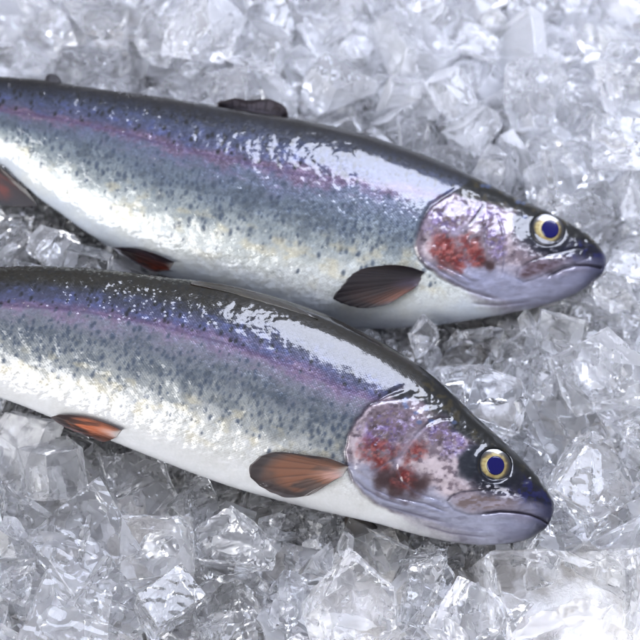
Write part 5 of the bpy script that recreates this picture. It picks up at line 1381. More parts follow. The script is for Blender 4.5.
(19,1.19,5.74,-17.53,-0.59,0.46,0.66,-0.6,0.04),
(29,0.83,18.22,-15.25,-0.79,0.08,0.59,-0.05,-0.8),
(31,0.97,21.69,-14.83,0.72,0.04,0.59,-0.73,-0.35),
(21,1.49,24.98,-17.5,-0.26,0.05,-0.9,-0.08,0.42),
(29,1.12,-26.09,-15.27,0.08,0.28,-0.56,0.69,-0.37),
(3,1,-18.35,-13.91,-0.6,0.52,-0.85,0.04,0.09),
(24,0.64,1.09,-10.97,-0.57,0.8,0.38,-0.16,-0.43),
(29,0.87,9.67,-11.56,-0.71,0.29,0.49,-0.82,0.02),
(37,1.54,17.68,-13.9,0.73,0.74,-0.32,0.1,0.57),
(18,1.44,21.52,-12.71,0.22,0.08,-0.28,0.78,-0.55),
(26,1.29,25.13,-13.11,-0.64,0.01,-0.91,0.16,-0.37),
(15,1.04,-25.88,-8.33,3.13,0.23,-0.97,0.02,0.01),
(17,1.53,-22.83,-11.3,0.68,0.61,-0.08,0.25,-0.74),
(31,0.74,-9.68,-7.27,0.55,0.4,0.7,-0.52,-0.28),
(8,2,4.79,-8,-0.77,0.31,-0.53,-0.75,-0.23),
(24,1.11,8.2,-9.88,-0.63,0.06,0.17,-0.98,0.09),
(31,1.5,10.45,-8.85,-0.19,0.31,-0.35,-0.8,0.37),
(22,1.43,21.05,-9.63,0.78,0.69,-0.1,0.36,0.62),
(33,1.02,25.64,-10.49,1.17,0.71,0.41,-0.07,-0.57),
(36,0.58,-26.39,-9.76,1.03,0.03,0.11,0.66,-0.74),
(36,0.85,-18.13,-8.84,0.25,0.97,-0.11,-0.03,-0.2),
(10,0.96,-8.82,-4,0.38,0.22,0.69,-0.55,0.41),
(35,1.24,0.76,-7.1,-0.32,0.33,0.51,-0.5,-0.62),
(9,1.06,7.09,-4.36,-0.34,0.48,-0.11,0.52,-0.7),
(13,0.96,18.63,-4.67,-0.04,0.19,-0.56,0.54,0.59),
(33,0.74,20.5,-3.36,1.01,0.21,0.86,0.47,-0.03),
(12,0.73,22.39,-5.81,-0.04,0.15,0,-0.95,0.27),
(17,1.14,24.67,-6.05,-0.63,0.24,-0.49,-0.79,0.27),
(6,1.26,-26.41,-8.24,0.83,0.2,-0.57,0.8,0.02),
(39,1.59,-22.9,-3.38,1.05,0.06,0.03,-0.07,1),
(28,0.92,-20.25,-4.78,-0.27,0.7,-0.13,0.48,0.51),
(5,1.67,-16.54,0.75,2.11,0.88,0.26,-0.38,-0.07),
(4,0.95,-10.38,-2.02,0.56,0.43,-0.22,0.49,-0.73),
(26,0.85,-3.68,-2.31,-0.05,0.02,-0.33,0.91,-0.26),
(10,1.24,-4.45,-2.21,-0.45,0.68,0.29,0.61,0.27),
(32,1.49,2.82,-5.11,-0.7,0.02,-0.85,0.38,0.35),
(37,0.86,6.38,-3.84,-0.24,0.31,-0.13,-0.39,-0.86),
(27,0.96,20.36,-1.54,-0.15,0.26,-0.05,-0.38,0.89),
(24,0.83,22.11,-2.26,-0.24,0.03,0.48,-0.85,0.19),
(20,0.76,23.24,-3.07,0.41,0.26,0.47,-0.84,0.08),
(0,0.89,-24.84,-1.94,2.28,0.51,-0.45,-0.2,-0.71),
(6,1.02,-18.32,2.71,-0.36,0.18,0.53,0.6,-0.57),
(36,1.15,-13.88,-0.56,1.86,0.87,0.21,0.06,0.44),
(29,0.98,-7.82,-2.89,0.18,0.31,-0.56,-0.38,0.67),
(8,1.4,-0.2,-1.62,-0.88,0.25,-0.52,0.72,0.4),
(8,1.07,14.72,-0.51,-0.22,0.21,0.39,-0.76,-0.47),
(12,1.12,19.28,1.55,0.98,0.58,-0.09,0.78,-0.2),
(12,0.98,22.2,-0.26,-0.25,0.22,-0.25,0.17,-0.93),
(1,1.3,25.63,-0.71,-0.02,0.17,0.08,0.77,-0.61),
(28,0.98,-23.35,-0.8,0.35,0.63,0.25,-0.44,0.59),
(23,1.29,-21.6,1.05,2.19,0.43,0.08,-0.65,0.63),
(15,0.87,-19.91,2.12,0.98,0.74,0.57,-0.25,-0.25),
(3,1.27,-18.84,3.34,0.16,0.82,-0.46,-0.19,-0.29),
(7,0.92,-13.44,1.4,0.52,0.09,-0.97,0.19,0.12),
(1,0.88,-11.6,0.19,1.51,0.13,-0.56,-0.41,0.71),
(31,1.1,5.91,2.02,-0.87,0.94,-0.01,0.03,0.34),
(31,1.01,9.59,3.36,-0.27,0.64,-0.64,-0.35,0.24),
(25,0.79,18.91,2.46,-0.62,0.16,0.02,-0.56,-0.81),
(18,1.15,21.99,1.3,0.09,0.02,-0.73,-0.69,0.05),
(28,1.1,24.69,7.73,2.02,0.15,-0.33,0.32,0.87),
(17,1.46,-24.65,0.11,1.82,0.4,0.75,0.5,0.16),
(34,1.55,-21.81,8.35,0.79,0.55,0.62,0.47,-0.31),
(11,0.62,-18.26,5.31,0.8,0.92,0.23,0.17,0.26),
(24,1.49,-9.96,7.11,-0.25,0.59,0.25,-0.28,-0.71),
(4,0.63,-4.33,11.55,0.52,0.44,0.59,-0.45,-0.51),
(26,1.51,0.89,6.39,-0.7,0.45,0.69,-0.49,-0.3),
(21,1,13.68,5.83,0.89,0.71,-0.44,-0.34,0.43),
(21,1.15,23.7,4.31,-0.53,0.58,-0.62,0.04,0.52),
(22,1.08,24.04,8.13,-0.4,0.93,-0.16,-0.33,0.08),
(12,1.91,-25.13,9.62,2.13,0.66,-0.05,0.75,-0.03),
(20,1.01,-21.55,9.89,1.66,0.67,-0.56,-0.14,-0.47),
(24,1.18,-8.19,13.03,-0.44,0.43,0.24,0.18,0.85),
(28,0.79,-3.15,11.7,0.77,0.63,-0.68,0.02,-0.37),
(28,0.63,-4.62,11.4,1.7,0.19,-0.21,0.96,0.02),
(11,1.56,3.71,10.25,1.49,0.35,0.26,0.58,0.69),
(30,1.3,15.97,10.59,0.1,0.1,-0.01,0.74,-0.67),
(2,1.26,23.22,11.15,0.43,0.36,0.7,-0.55,-0.28),
(17,0.9,26.34,6.99,-0.14,0.33,0.68,-0.05,-0.65),
(27,1.88,-25.19,16.46,0.43,0.55,-0.53,-0.41,-0.5),
(10,0.76,-22.86,14.74,-0.7,0.54,-0.45,0.55,0.45),
(29,1.88,-18.69,12.91,-0.39,0.14,-0.46,-0.75,-0.46),
(33,0.97,-15.98,11.79,0.84,0.19,-0.96,0.19,-0.04),
(20,1.41,-11.57,11.2,1.08,0.23,0.24,-0.77,0.54),
(34,1.09,-11.79,13.41,-0.88,0.32,0.82,0.25,0.41),
(21,1.21,-9.61,13.69,1.08,0.37,0.18,-0.73,-0.54),
(38,1.09,-1.79,15.98,-0.75,0.23,-0.81,-0.4,-0.37),
(35,1.13,4.78,11,0.65,0.05,0.56,0.49,0.66),
(10,0.5,13.4,8.53,-0.88,0.17,0.48,0.2,0.84),
(6,1.53,18.97,13.28,-0.1,0.78,-0.37,0.13,0.48),
(5,0.56,22.42,12.81,0.68,0.45,-0.07,-0.54,-0.7),
(20,0.98,25.05,13.28,1.25,0.7,-0.41,-0.57,0.06),
(34,1.39,-25.06,17.46,-0.58,0.98,0.1,-0.15,0.07),
(5,0.69,-22.94,17.27,-0.8,0.13,0.27,0.13,-0.95),
(12,0.9,-19.17,15.04,0.91,0.13,0.02,-0.02,-0.99),
(30,0.92,-17.09,17.82,0.71,0.01,-0.43,0.9,0.06),
(20,1.27,-12.84,14.54,0.37,0.32,0.22,-0.21,0.9),
(30,1.03,-4.66,18.11,1.79,0.2,0.88,0.4,-0.15),
(35,1.44,0.59,16.56,0.48,0.86,0.45,0.21,-0.13),
(2,0.63,16.48,20.22,0.33,0.9,0.35,0.23,0.08),
(28,0.87,23.1,13.08,1.9,0.55,0.14,-0.66,-0.5),
(16,1.11,26.39,15.15,-0.07,0.67,-0.11,0.68,0.25),
(12,1.05,-26.12,18.67,1.55,0.38,0.57,0.61,-0.41),
(17,2.1,-23.99,19.35,0.36,0.55,-0.3,0.75,-0.22),
(32,1.49,-9.45,18.85,0.28,0.66,-0.27,-0.57,-0.42),
(37,0.54,-6.71,20.83,-0.08,0.32,0.15,0.93,0.03),
(16,1.08,-2.61,19.23,-0.32,0.43,0.79,-0.42,-0.12),
(35,0.84,3.98,19.98,0.03,0.54,-0.59,0.49,0.35),
(28,1.15,7.09,18.51,-0.5,0.1,0.38,0.9,0.2),
(4,1.18,12.64,18.86,0.08,0.79,-0.51,-0.25,-0.24),
(20,0.85,24.67,16,-0.01,0.01,-0.65,0.74,0.19),
(25,1.12,24.61,18.42,-0.43,0.17,0.74,-0.5,-0.43),
(19,1.66,-21.94,22.58,-0.79,0.53,0.48,-0.61,0.33),
(4,0.94,-21.21,22.08,2.75,0.65,-0.33,0.06,-0.68),
(6,0.79,-20.78,21.54,-0.43,0.45,-0.4,-0.39,-0.7),
(8,1.43,-15.42,22.48,2.41,0.37,0.75,0.55,-0.01),
(5,1.05,-10.09,25.97,2.22,0.13,0.09,0.47,0.87),
(2,1.96,-7.95,21.42,1.34,0.42,0.8,0.21,0.38),
(0,1,-7.67,20.2,0.22,0.7,-0.46,-0.54,0.07),
(32,0.52,-4.21,23.24,-0.61,0.59,0.09,-0.02,-0.81),
(24,0.78,1.01,24.31,0.59,0.8,-0.43,0.29,0.3),
(20,0.93,15.69,20.89,-0.07,0.36,0.81,0.42,0.18),
(21,0.85,16.25,19.33,0.12,0.33,-0.83,-0.17,0.42),
(20,1.19,20.92,20.75,2.03,0.75,0.63,-0.02,-0.22),
(26,1.19,26.34,19.09,-0.71,0.22,0.42,0.37,0.8),
(28,0.53,-16.53,29.03,1.58,0.39,-0.36,-0.08,0.84),
(8,0.75,-10.69,27.35,-0.45,0.59,0.69,0.14,-0.39),
(4,1.13,-7.56,26.58,1.58,0.49,-0.55,0.52,0.43),
(0,0.89,-2.16,24.53,-0.75,0.07,-0.8,-0.04,0.59),
(2,1.12,-0.98,23.56,2.3,0,-0.56,0.77,-0.3),
(37,2.09,1.06,28.18,0.9,0.15,0.75,-0.64,-0.07),
(19,1.13,4.74,25.5,1.23,0.26,-0.59,0.74,-0.18),
(21,0.85,10.86,25.83,0.54,0.39,-0.56,0.35,-0.64),
(29,1.52,14.62,24.05,0.56,0.07,-0.98,-0.01,-0.21),
(36,0.92,20.47,23.75,1.39,0.09,0.82,0.31,0.48),
(2,1.53,21.63,26.88,-0.25,0.85,0.39,0.35,0.11),
(28,0.74,26.45,22.74,1.67,0.49,0,0.83,0.27),
(22,1.1,-24.92,28.57,-0.29,0.82,-0.57,0.02,0.07),
(30,1.06,-20.68,30.28,-0.35,0.56,0.55,-0.37,-0.49),
(37,1.41,-18.76,28.7,0.1,0.04,-0.5,0.14,0.86),
(11,0.68,-14.47,24.7,-0.1,0.28,0.7,0.65,0.14),
(20,0.65,-10.88,29.09,0.79,0.64,-0.58,-0.31,-0.39),
(27,0.89,-10.11,30.19,1.18,0.15,-0.87,0.3,-0.37),
(9,0.89,-1.16,30.76,-0.52,0.19,0.69,-0.1,-0.69),
(5,1.31,8.79,28.85,1.77,0.14,-0.88,-0.4,-0.23),
(36,1.1,9.35,26.8,2.42,0.16,0.11,-0.41,0.89),
(36,0.7,13.1,27.56,1.78,0.4,-0.78,0.32,0.35),
(1,1.54,15.5,27.49,2.05,0.37,-0.38,0.78,0.33),
(12,0.59,15.06,23.05,0.97,0.23,-0.85,0.4,-0.26),
(30,0.95,20.76,25.01,0.11,0.54,0.26,0.65,0.47),
(35,1.4,26.65,28.74,0.29,0.02,0.8,-0.11,0.6),
(28,0.82,-26.29,32.19,0.57,0.26,-0.56,0.65,0.45),
(32,1.61,-23.49,28.99,0.74,0,0.77,0.6,-0.19),
(5,2.01,-19.28,31.52,0.67,0.11,0.4,-0.56,0.72),
(24,1.79,-11.17,27.9,1.1,0.38,-0.26,-0.43,-0.78),
(1,1.19,-12.55,29.78,0.2,0.6,-0.75,0.23,0.15),
(37,1.44,-8.49,31.99,0.64,0,-0.29,0.17,0.94),
(5,0.85,-6.16,32.36,1.16,0.46,0.75,0.03,-0.48),
(29,1.17,-3.95,32.2,-0.09,0.19,0.29,0.8,-0.49),
(9,1.05,0.28,31.34,0.2,0.33,-0.53,-0.7,0.35),
(9,1.07,6.95,31.4,0.38,0.71,0.22,0.16,0.65),
(28,0.94,9.94,30.8,2.81,0.29,0.63,-0.72,-0.02),
(20,0.5,12.43,30.08,0.15,0.66,-0.16,-0.02,-0.73),
(20,1.17,13.11,31.63,2.09,0.53,-0.72,-0.27,-0.35),
(5,2.1,19.1,27.5,1.7,0.62,-0.62,-0.36,0.32),
(5,1.31,26.04,31.43,0.31,0.58,-0.23,-0.59,0.52),
(38,1.04,-26.06,-16.86,-0.53,0.19,0.7,0.67,-0.18),
(22,1.39,-20.89,-20.4,1.82,0.09,0.18,0.5,0.84),
(2,1.27,-18.17,-18.16,-0.35,0.17,0.9,-0.31,0.26),
(15,0.89,-2.24,-20.22,0.83,0.54,0.8,0.16,-0.23),
(3,1.06,-8.93,-20.67,0.79,0.28,-0.12,-0.62,-0.73),
(26,1.82,-3.98,-20.34,-0.55,0.4,0.34,0.63,-0.57),
(0,0.52,-1.79,-20.89,-0.24,0.24,0.32,-0.69,0.6),
(7,0.72,1.81,-20.09,0.87,0.62,0.17,0.77,-0.03),
(2,1.33,7.24,-19.59,0.09,0.04,-0.15,-0.71,-0.69),
(6,0.52,15.72,-20.86,0.32,0.06,-0.24,0.75,0.61),
(20,1.22,20.93,-19.78,1.42,0.79,-0.07,0.08,-0.6),
(13,1.26,24.98,-20.23,1.05,0.93,-0.18,0.32,0.04),
(36,1.13,-24.69,-16.42,0.89,0.48,0.26,-0.83,0.08),
(10,0.74,-22.07,-18.1,-0.11,0.08,-0.1,0.99,-0.04),
(14,1.23,-22.52,-16.62,0.07,0.52,0.07,0.13,0.84),
(10,0.73,-11.85,-16.56,-0.88,0.62,-0.44,-0.11,-0.64),
(3,0.67,-11.39,-16.81,0.54,0.2,0.69,-0.33,0.61),
(29,1.7,-7.83,-19.59,2.04,0.21,0.22,0.71,-0.64),
(13,1.51,7.19,-17.48,-0.55,0.02,0.7,-0.58,0.42),
(10,1.84,18.55,-17.37,0.12,0.37,-0.53,-0.28,0.71),
(4,0.72,22.18,-15.92,1.61,0.28,0.23,-0.34,-0.86),
(12,1.97,25.02,-14.77,2.46,0.53,-0.42,0.27,0.69),
(17,0.86,-25.19,-14.92,0.58,0.24,0.86,0.15,-0.42),
(5,0.5,-23.77,-13.56,0.06,0.55,-0.33,0.65,0.41),
(6,1.51,-20.1,-15.22,-0.56,0.67,0.28,0.23,-0.65),
(35,1.43,-2.3,-16.19,-0.55,0.51,0.49,0,-0.71),
(19,0.85,17.79,-11.44,0.19,0.72,-0.04,-0.05,-0.69),
(34,0.87,22.68,-12.31,-0.15,0.22,0.92,0.09,0.3),
(38,0.93,23.08,-12.7,-0.51,0.92,-0.09,-0.2,0.31),
(4,1.55,-21.42,-12.16,2.82,0.08,0.74,-0.67,0.01),
(6,0.81,-23.51,-12.94,-0.09,0.55,-0.29,0.78,0.07),
(4,0.95,-18.24,-9.2,2.62,0.83,0.29,-0.44,-0.18),
(13,1.72,-18.1,-10.81,0.46,0.58,-0.12,-0.5,0.64),
(9,1.54,4.95,-10.38,-0.75,0.29,0.22,0.28,0.89),
(19,0.94,7.89,-10.15,0.08,1,-0.06,-0.01,0.01),
(9,0.5,19.32,-12.2,0.28,0.16,-0.6,-0.35,-0.7),
(12,1.09,22.11,-8.52,0.54,0.03,-0.71,-0.23,0.67),
(9,1.16,23.9,-15.21,0.47,0.17,-0.94,-0.03,0.29),
(8,1.15,-24.6,-5.83,1.56,0.3,0.44,0.34,0.78),
(12,1.01,-23.22,-5.99,2.24,0.08,-0.14,0.61,0.78),
(19,1.64,-21.33,-6.94,0.57,0.12,0.83,-0.07,-0.55),
(23,0.82,-11.7,-8.54,-0.4,0.02,0.99,-0.16,0.01),
(10,0.51,-16.24,-8.4,-0.13,0.78,-0.24,-0.25,-0.52),
(23,0.97,0.12,-4.68,0.23,0.46,0.1,0.13,-0.87),
(23,1,6.01,-5.43,0.61,0.47,0.84,-0.14,0.23),
(9,0.87,11.29,-4.23,-0.5,0.72,0.05,-0.16,0.67),
(33,0.74,21.76,-6.8,1.04,0.47,-0.02,0.31,-0.83),
(23,0.91,20.02,-9.96,2.26,0.25,-0.78,-0.57,0.11),
(20,2.1,23.59,-5.45,2,0.12,0.43,0.2,0.87),
(38,0.98,-25.94,-6.53,1.45,0.96,-0.12,-0.17,-0.17),
(35,0.9,-12.59,-7.96,-0.57,0.77,0,0.62,-0.14),
(14,0.81,-14.55,-8.44,-0.16,0.24,0.35,0.81,-0.41),
(34,0.68,13.68,-5.1,0.21,0.04,-0.67,-0.23,-0.71),
(18,1.98,19.98,-3.13,-0.21,0.09,0.12,-0.94,0.3),
(39,0.68,22.02,-2.09,0.68,0.15,-0.57,-0.45,-0.67),
(1,0.54,23.48,-4.15,-0.33,0.29,-0.69,-0.31,0.59),
(2,1.29,-22.8,-0.49,1.85,0.35,-0.02,-0.76,0.55),
(24,1.5,-21.3,-0.11,-0.22,0.26,0.73,-0.25,0.58),
(28,0.98,-8.78,-2.13,1.03,0.68,-0.2,-0.64,-0.3),
(9,1.24,-6.59,-6.08,-0.55,0.31,-0.27,-0.7,0.58),
(5,0.65,-1.42,7.66,-0.62,0.81,-0.53,-0.15,0.21),
(20,0.55,-0.24,-0.51,0.53,0.2,0.25,-0.54,0.78),
(12,0.98,2.34,0.7,-0.78,0.15,-0.04,0.84,0.52),
(13,1.41,20.17,-0.18,1.72,0.12,-0.35,-0.15,-0.92),
(20,0.55,23.45,-2.13,0.86,0.23,0.58,-0.73,0.27),
(5,0.99,25.65,-3.07,1.58,0.51,-0.52,-0.53,-0.43),
(36,0.82,-24.78,1.57,1.12,0.04,0.35,-0.91,-0.22),
(8,0.96,-22.77,3.59,1.42,0.08,0.45,0.82,-0.34),
(33,0.72,-20.68,7.27,0.5,0.38,-0.17,0.23,0.88),
(25,0.81,-10.35,-0.3,1.7,0.75,0.61,-0.07,-0.24),
(12,1.21,-6.02,2.9,-0.18,0.92,-0.18,0.19,-0.28),
(37,0.99,1.56,6.74,-0.29,0.29,0.01,0.2,0.93),
(17,0.82,4.63,3.66,-0.72,0.43,0.61,0.35,-0.56),
(20,1.33,4.51,5.96,-0.62,0.84,0.31,-0.25,-0.38),
(29,0.72,10.46,4.51,0.16,0.15,-0.61,-0.69,0.36),
(14,1.13,21.54,3.41,-0.38,0.24,0.94,0.14,-0.2),
(34,0.94,21.96,2.65,-0.24,0.36,0.09,-0.86,-0.36),
(15,2.1,24.31,-0.23,2.7,0.36,0.87,0.27,0.19),
(12,0.54,-26.32,6.05,2.83,0.94,-0.33,-0.01,-0.06),
(5,1.25,-25.53,7.22,2.26,0.66,-0.74,-0.08,0.08),
(30,0.99,-18.82,3.9,1.14,0.42,-0.13,-0.36,-0.82),
(3,1.56,-12.21,7.13,-0.7,0.48,-0.31,0.59,-0.57),
(20,0.61,-5.29,4.67,-0.36,0.08,0.97,0.01,-0.23),
(13,1.29,-5.21,12.58,1.22,0.03,-0.12,-0.52,0.84),
(4,1.02,2.06,8.43,0.42,0.69,-0.11,-0.62,-0.36),
(17,0.77,4.71,7.43,0.4,0.76,0.15,0.61,-0.18),
(3,1.04,11.98,4.25,0.28,0.68,0.58,0.29,-0.32),
(36,0.77,20.85,4.7,1.42,0.26,0.68,0.66,-0.19),
(21,0.52,23.31,5.1,-0.06,0.51,-0.36,0.02,0.78),
(8,1.34,24.24,11.53,0.74,0.15,-0.54,-0.75,0.35),
(33,1.35,-24.97,12.38,1.59,0.52,0.13,0.79,-0.3),
(29,1.21,-20.57,6.94,2.35,0.61,-0.31,0.7,-0.22),
(18,1.02,-19.66,8.38,-0.54,0.29,-0.75,-0.15,0.57),
(2,1.16,-15.03,8.64,-0.41,0.82,0.31,0.45,0.19),
(22,1.2,-14.23,10.69,0.85,0.39,-0.42,0.69,0.45),
(37,1.1,-11.52,9.32,-0.58,0.23,-0.42,0.02,0.87),
(4,0.76,-7.98,13.77,1.2,0.73,-0.65,0.14,-0.14),
(8,0.71,12.98,9.74,0.73,0.36,-0.42,0.12,-0.83),
(20,0.88,21.09,7.86,1.91,0.12,-0.2,-0.49,0.84),
(6,1.77,22.52,10.05,-0.07,0.15,-0.88,-0.16,0.42),
(4,0.52,25.97,8.26,-0.08,0.24,-0.25,-0.32,0.88),
(12,0.6,-26.55,13.51,1.53,0.63,0.32,-0.61,-0.36),
(19,1.2,-22.47,13.19,1.19,0.54,0.61,-0.55,-0.21),
(33,0.78,-19.72,9.02,1.06,0.74,0.39,0.55,0.02),
(4,1.23,-15.32,11.67,2.11,0.95,-0.1,0.2,-0.2),
(32,0.84,-9.97,10.37,1.79,0.05,0.31,-0.05,0.95),
(2,0.96,5.59,9.91,1.33,0.53,0.58,0.6,-0.17),
(20,0.95,17.11,8.92,-0.44,0.82,0.07,-0.57,0.04),
(3,0.79,21.39,9.19,-0.03,0.48,-0.65,-0.58,0.14),
(9,1.04,21.44,10.79,1.45,0.28,0.87,-0.26,0.32),
(28,1.23,26.09,9.29,1.2,0.17,-0.45,0.55,-0.68),
(1,0.89,-23.31,17.96,0.53,0.51,0.05,-0.77,0.38),
(9,1.06,-21.97,15.37,-0.13,0.2,0.58,-0.77,-0.17),
(26,1.02,-18.91,14.94,-0.71,0.18,0.15,0.97,-0.12),
(4,1.33,-17.28,13.7,1.48,0.71,-0.47,-0.43,-0.3),
(10,1.18,-2.37,17.59,0.23,0.37,-0.28,-0.13,0.87),
(35,0.74,-3.28,13.97,1.02,0.25,-0.15,0.92,0.24),
(9,1.62,26.53,17.58,0.83,0.52,-0.3,-0.6,0.53),
(3,1.08,26.67,12.49,-0.08,0.37,0.7,-0.24,-0.56),
(11,1.31,-25.52,17.36,0.78,0.75,0.64,-0.15,-0.06),
(32,2.1,-22.24,20.77,2.42,0.07,-0.77,-0.52,0.37),
(24,1.09,-10.06,19.89,0.53,0.78,-0.59,0.01,-0.2),
(8,1.17,-6.17,20.46,1.42,0.6,0.8,-0.03,0.06),
(4,0.73,-4.63,19.66,1.55,0.13,0.52,-0.53,-0.66),
(18,0.65,2.54,19.1,2.63,0.06,0.2,0.98,-0.03),
(2,1.39,11.55,20.35,-0.42,0.06,-0.94,-0.21,-0.26),
(27,0.77,13.44,18.08,1,0.39,-0.31,0.33,-0.8),
(13,1.25,23.25,15.91,0.56,0.75,-0.29,-0.44,-0.39),
(21,0.73,25.13,19.69,0.86,0.54,-0.53,-0.65,0.12),
(36,1.91,-25.01,23.92,1.21,0.55,0.82,0.02,-0.18),
(20,0.88,-16.22,24.56,2.77,0.71,-0.44,-0.18,-0.52),
(36,0.63,-12.71,25.73,1.53,0.26,0.93,0.02,-0.27),
(36,1,-9.59,24.19,2.42,0.5,0.52,0.48,-0.5),
(10,1.24,4.21,22.94,1.66,0.47,0.41,0.7,-0.34),
(22,1.75,6.5,23.97,-0.05,0.72,0.59,0.12,-0.34),
(4,1.31,9.28,24.19,1.85,0.19,-0.22,-0.87,0.4),
(29,1.23,25.1,16.41,1.5,0.64,0.21,0.15,0.73),
(29,1.07,26.35,20.62,0.21,0.2,-0.64,-0.16,0.72),
(12,0.71,-20.58,29.01,1.51,0.67,-0.24,-0.25,0.65),
(17,1.3,-23.53,25.69,0.83,0.86,-0.03,0.17,-0.47),
(38,1.08,-16.8,27.27,1.63,0.9,-0.14,-0.05,-0.41),
(5,1.37,-14.39,26.28,2.66,0.1,0.25,-0.13,0.95),
(20,0.65,-11.96,26.37,2.19,0.22,0.5,0.76,0.36),
(26,1.56,-8.99,25.16,0.36,0.09,0.42,-0.77,-0.48),
(37,0.92,-3.93,26.27,1.32,0.09,0.47,-0.87,0.08),
(4,1.01,-2.39,26.42,1.95,0.7,0.24,-0.61,-0.28),
(14,1.07,3.5,23.3,-0.55,0.41,0.14,0.21,-0.87),
(8,1.04,5.2,26.23,0.22,0.13,-0.55,-0.07,0.82),
(37,1.41,6.25,26.02,0.74,0.29,0.5,0.26,0.77),
(6,0.81,12.59,23.33,0.99,0.55,0.21,0.51,0.63),
(19,0.96,16.38,31.94,-0.24,0.95,0.27,0.17,-0.04),
(36,2.07,22.57,26.33,1.87,0.56,0.72,0.41,0.02),
(6,0.91,25.37,27.11,0.62,0.24,-0.12,0.44,-0.85),
(18,0.73,-25.16,30.52,0.64,0.66,-0.6,-0.3,0.33),
(19,0.75,-21.4,29.55,0.49,0.42,0.4,-0.8,0.14),
(24,1.1,-19.92,28.57,0.49,0.58,-0.53,-0.27,0.56),
(34,1.59,-16.2,26.82,0.64,0.36,0.89,-0.02,0.27),
(32,0.8,-13.53,26.89,1.17,0.39,0.44,0.34,-0.73),
(0,1.11,-9.93,31.97,-0.37,0.01,-0.6,-0.68,0.42),
(24,1.12,-6.06,28.11,0.28,0.53,-0.15,0.15,-0.82),
(12,1.23,-0.01,27.12,2.34,0.48,0.07,0.18,-0.85),
(20,1.51,2.41,31.62,0.97,0.27,0.75,0.55,0.26),
(3,1.33,6.95,28.54,1.17,0.44,-0.58,0.6,-0.33),
(22,0.83,5.27,23.4,0.52,0.76,0.61,0,-0.24),
(20,2.1,12.96,25.26,3.29,0.35,-0.3,-0.1,0.88),
(29,0.63,20.58,29.28,0.33,0.07,-0.69,0.57,-0.44),
(28,0.64,17.12,29.58,2.5,0.41,-0.78,-0.31,-0.36),
(28,1.5,21.93,30.82,1.22,0.68,0.18,0.18,-0.69),
(19,1.11,23.83,30.52,-0.2,0.44,0.4,-0.22,-0.77),
(26,0.95,-24.04,30.56,-0.21,0.09,-0.97,0.03,0.22),
(25,1.11,-22.14,31.23,1.46,0.84,-0.15,-0.38,0.37),
(3,1.32,-16.89,30.16,0.82,0.9,-0.15,0.36,0.2),
(4,0.89,-15.99,32.37,-0.46,0.62,-0.63,-0.32,-0.35),
(20,0.82,-12.82,32.13,-0.13,0.63,0.22,-0.22,-0.71),
(19,0.71,-8.02,30.92,0.26,0.05,-0.04,-0.57,-0.82),
(37,0.76,-4.02,31.7,0.96,0.05,-0.51,-0.71,-0.49),
(37,0.77,-3.97,30.63,0.44,0.21,0.83,0.51,0.06),
(2,1.56,-0.86,32.06,-0.43,0.72,0.19,0.63,-0.21),
(35,1.14,4.72,32.71,-0.84,0.6,0.64,0.44,-0.22),
(10,1.25,5.54,31.63,1.08,0.51,-0.34,0.32,-0.72),
(27,0.84,7.64,31.84,1.56,0.16,-0.21,-0.73,-0.63),
(32,1.5,11.79,29.73,1.49,0.65,0.63,-0.22,-0.36),
(8,0.59,14.62,32.48,-0.42,0.62,-0.41,0.34,-0.57),
(13,1.22,18.14,32.33,-0.86,0.94,0.31,0.05,0.11),
(8,1.32,23.59,32.37,0.51,0.47,0.54,0.38,-0.59),
(4,0.71,-26.23,-16.94,1.94,0.03,-0.04,-0.36,0.93),
(12,1.24,-20.67,-18.58,2.07,0.12,0.68,0,0.72),
(15,0.8,-18.39,-17.58,2.98,0.8,-0.59,-0.09,0.11),
(35,0.75,-16.98,-18.24,1.18,0.33,0.2,0.47,-0.79),
(25,1.02,-10.25,-20.4,2.51,0.06,0.82,0.21,-0.53),
(7,0.69,-10.04,-19.84,0.06,0.27,0.74,0.42,0.45),
(15,0.88,5.8,-19.81,1.83,0.76,0.58,-0.29,0.06),
(33,1.43,3.92,-19.48,0.72,0.71,0.05,0.02,0.7),
(13,1.06,5.97,-20.32,0.24,0.97,-0.24,0.02,-0.03),
(35,0.97,16.98,-17.3,0.85,0.99,0.06,-0.01,-0.09),
(16,1.35,18.59,-19.01,0.69,0.77,0.5,-0.29,-0.26),
(33,2.1,23.8,-18.69,2.18,0.64,0.75,-0.06,-0.15),
(24,0.98,26.32,-19.32,-0.23,0.38,-0.8,-0.32,0.33),
(17,1.64,-20.53,-16.15,1.17,0.64,-0.6,0.48,0.05),
(27,1.17,-22.24,-14.62,0.26,0.6,-0.05,0.23,-0.77),
(24,1.34,-21.91,-14.91,0.71,0.2,-0.93,-0.25,0.16),
(31,0.87,-19.88,-14.25,2.23,0.91,-0.19,-0.25,0.26),
(10,1.23,16.3,-16.83,-0.28,0.47,-0.14,0.26,0.83),
(2,0.86,18.22,-16.07,0.47,0.76,0.38,0.5,0.16),
(39,1.28,19.38,-16.56,2.3,0.78,-0.1,-0.58,0.21),
(36,1.38,25.81,-17.59,1.94,0.47,0.57,0.54,-0.41),
(24,0.96,-25.93,-13.66,0.36,0.72,0.63,0.01,-0.3),
(11,0.76,-24.19,-13.41,0.28,0.71,0.15,-0.51,-0.46),
(39,0.54,-24.46,-14.42,1.08,0.29,-0.39,-0.81,0.35),
(26,1.01,-17.21,-11.21,1.79,0.51,-0.26,-0.53,0.63),
(29,1.17,-5.82,-12.47,0.54,0.94,0.02,-0.19,0.29),
(38,1.22,0.05,-12.44,-0.8,0.11,0.11,0.99,-0.04),
(36,0.5,5.96,-16.25,-0.7,0.39,0.78,-0.47,-0.17),
(15,1,19.64,-11.94,2.09,0.27,-0.29,-0.85,-0.36),
(5,1.59,19.83,-13.97,2.26,0.83,0.46,0.16,-0.28),
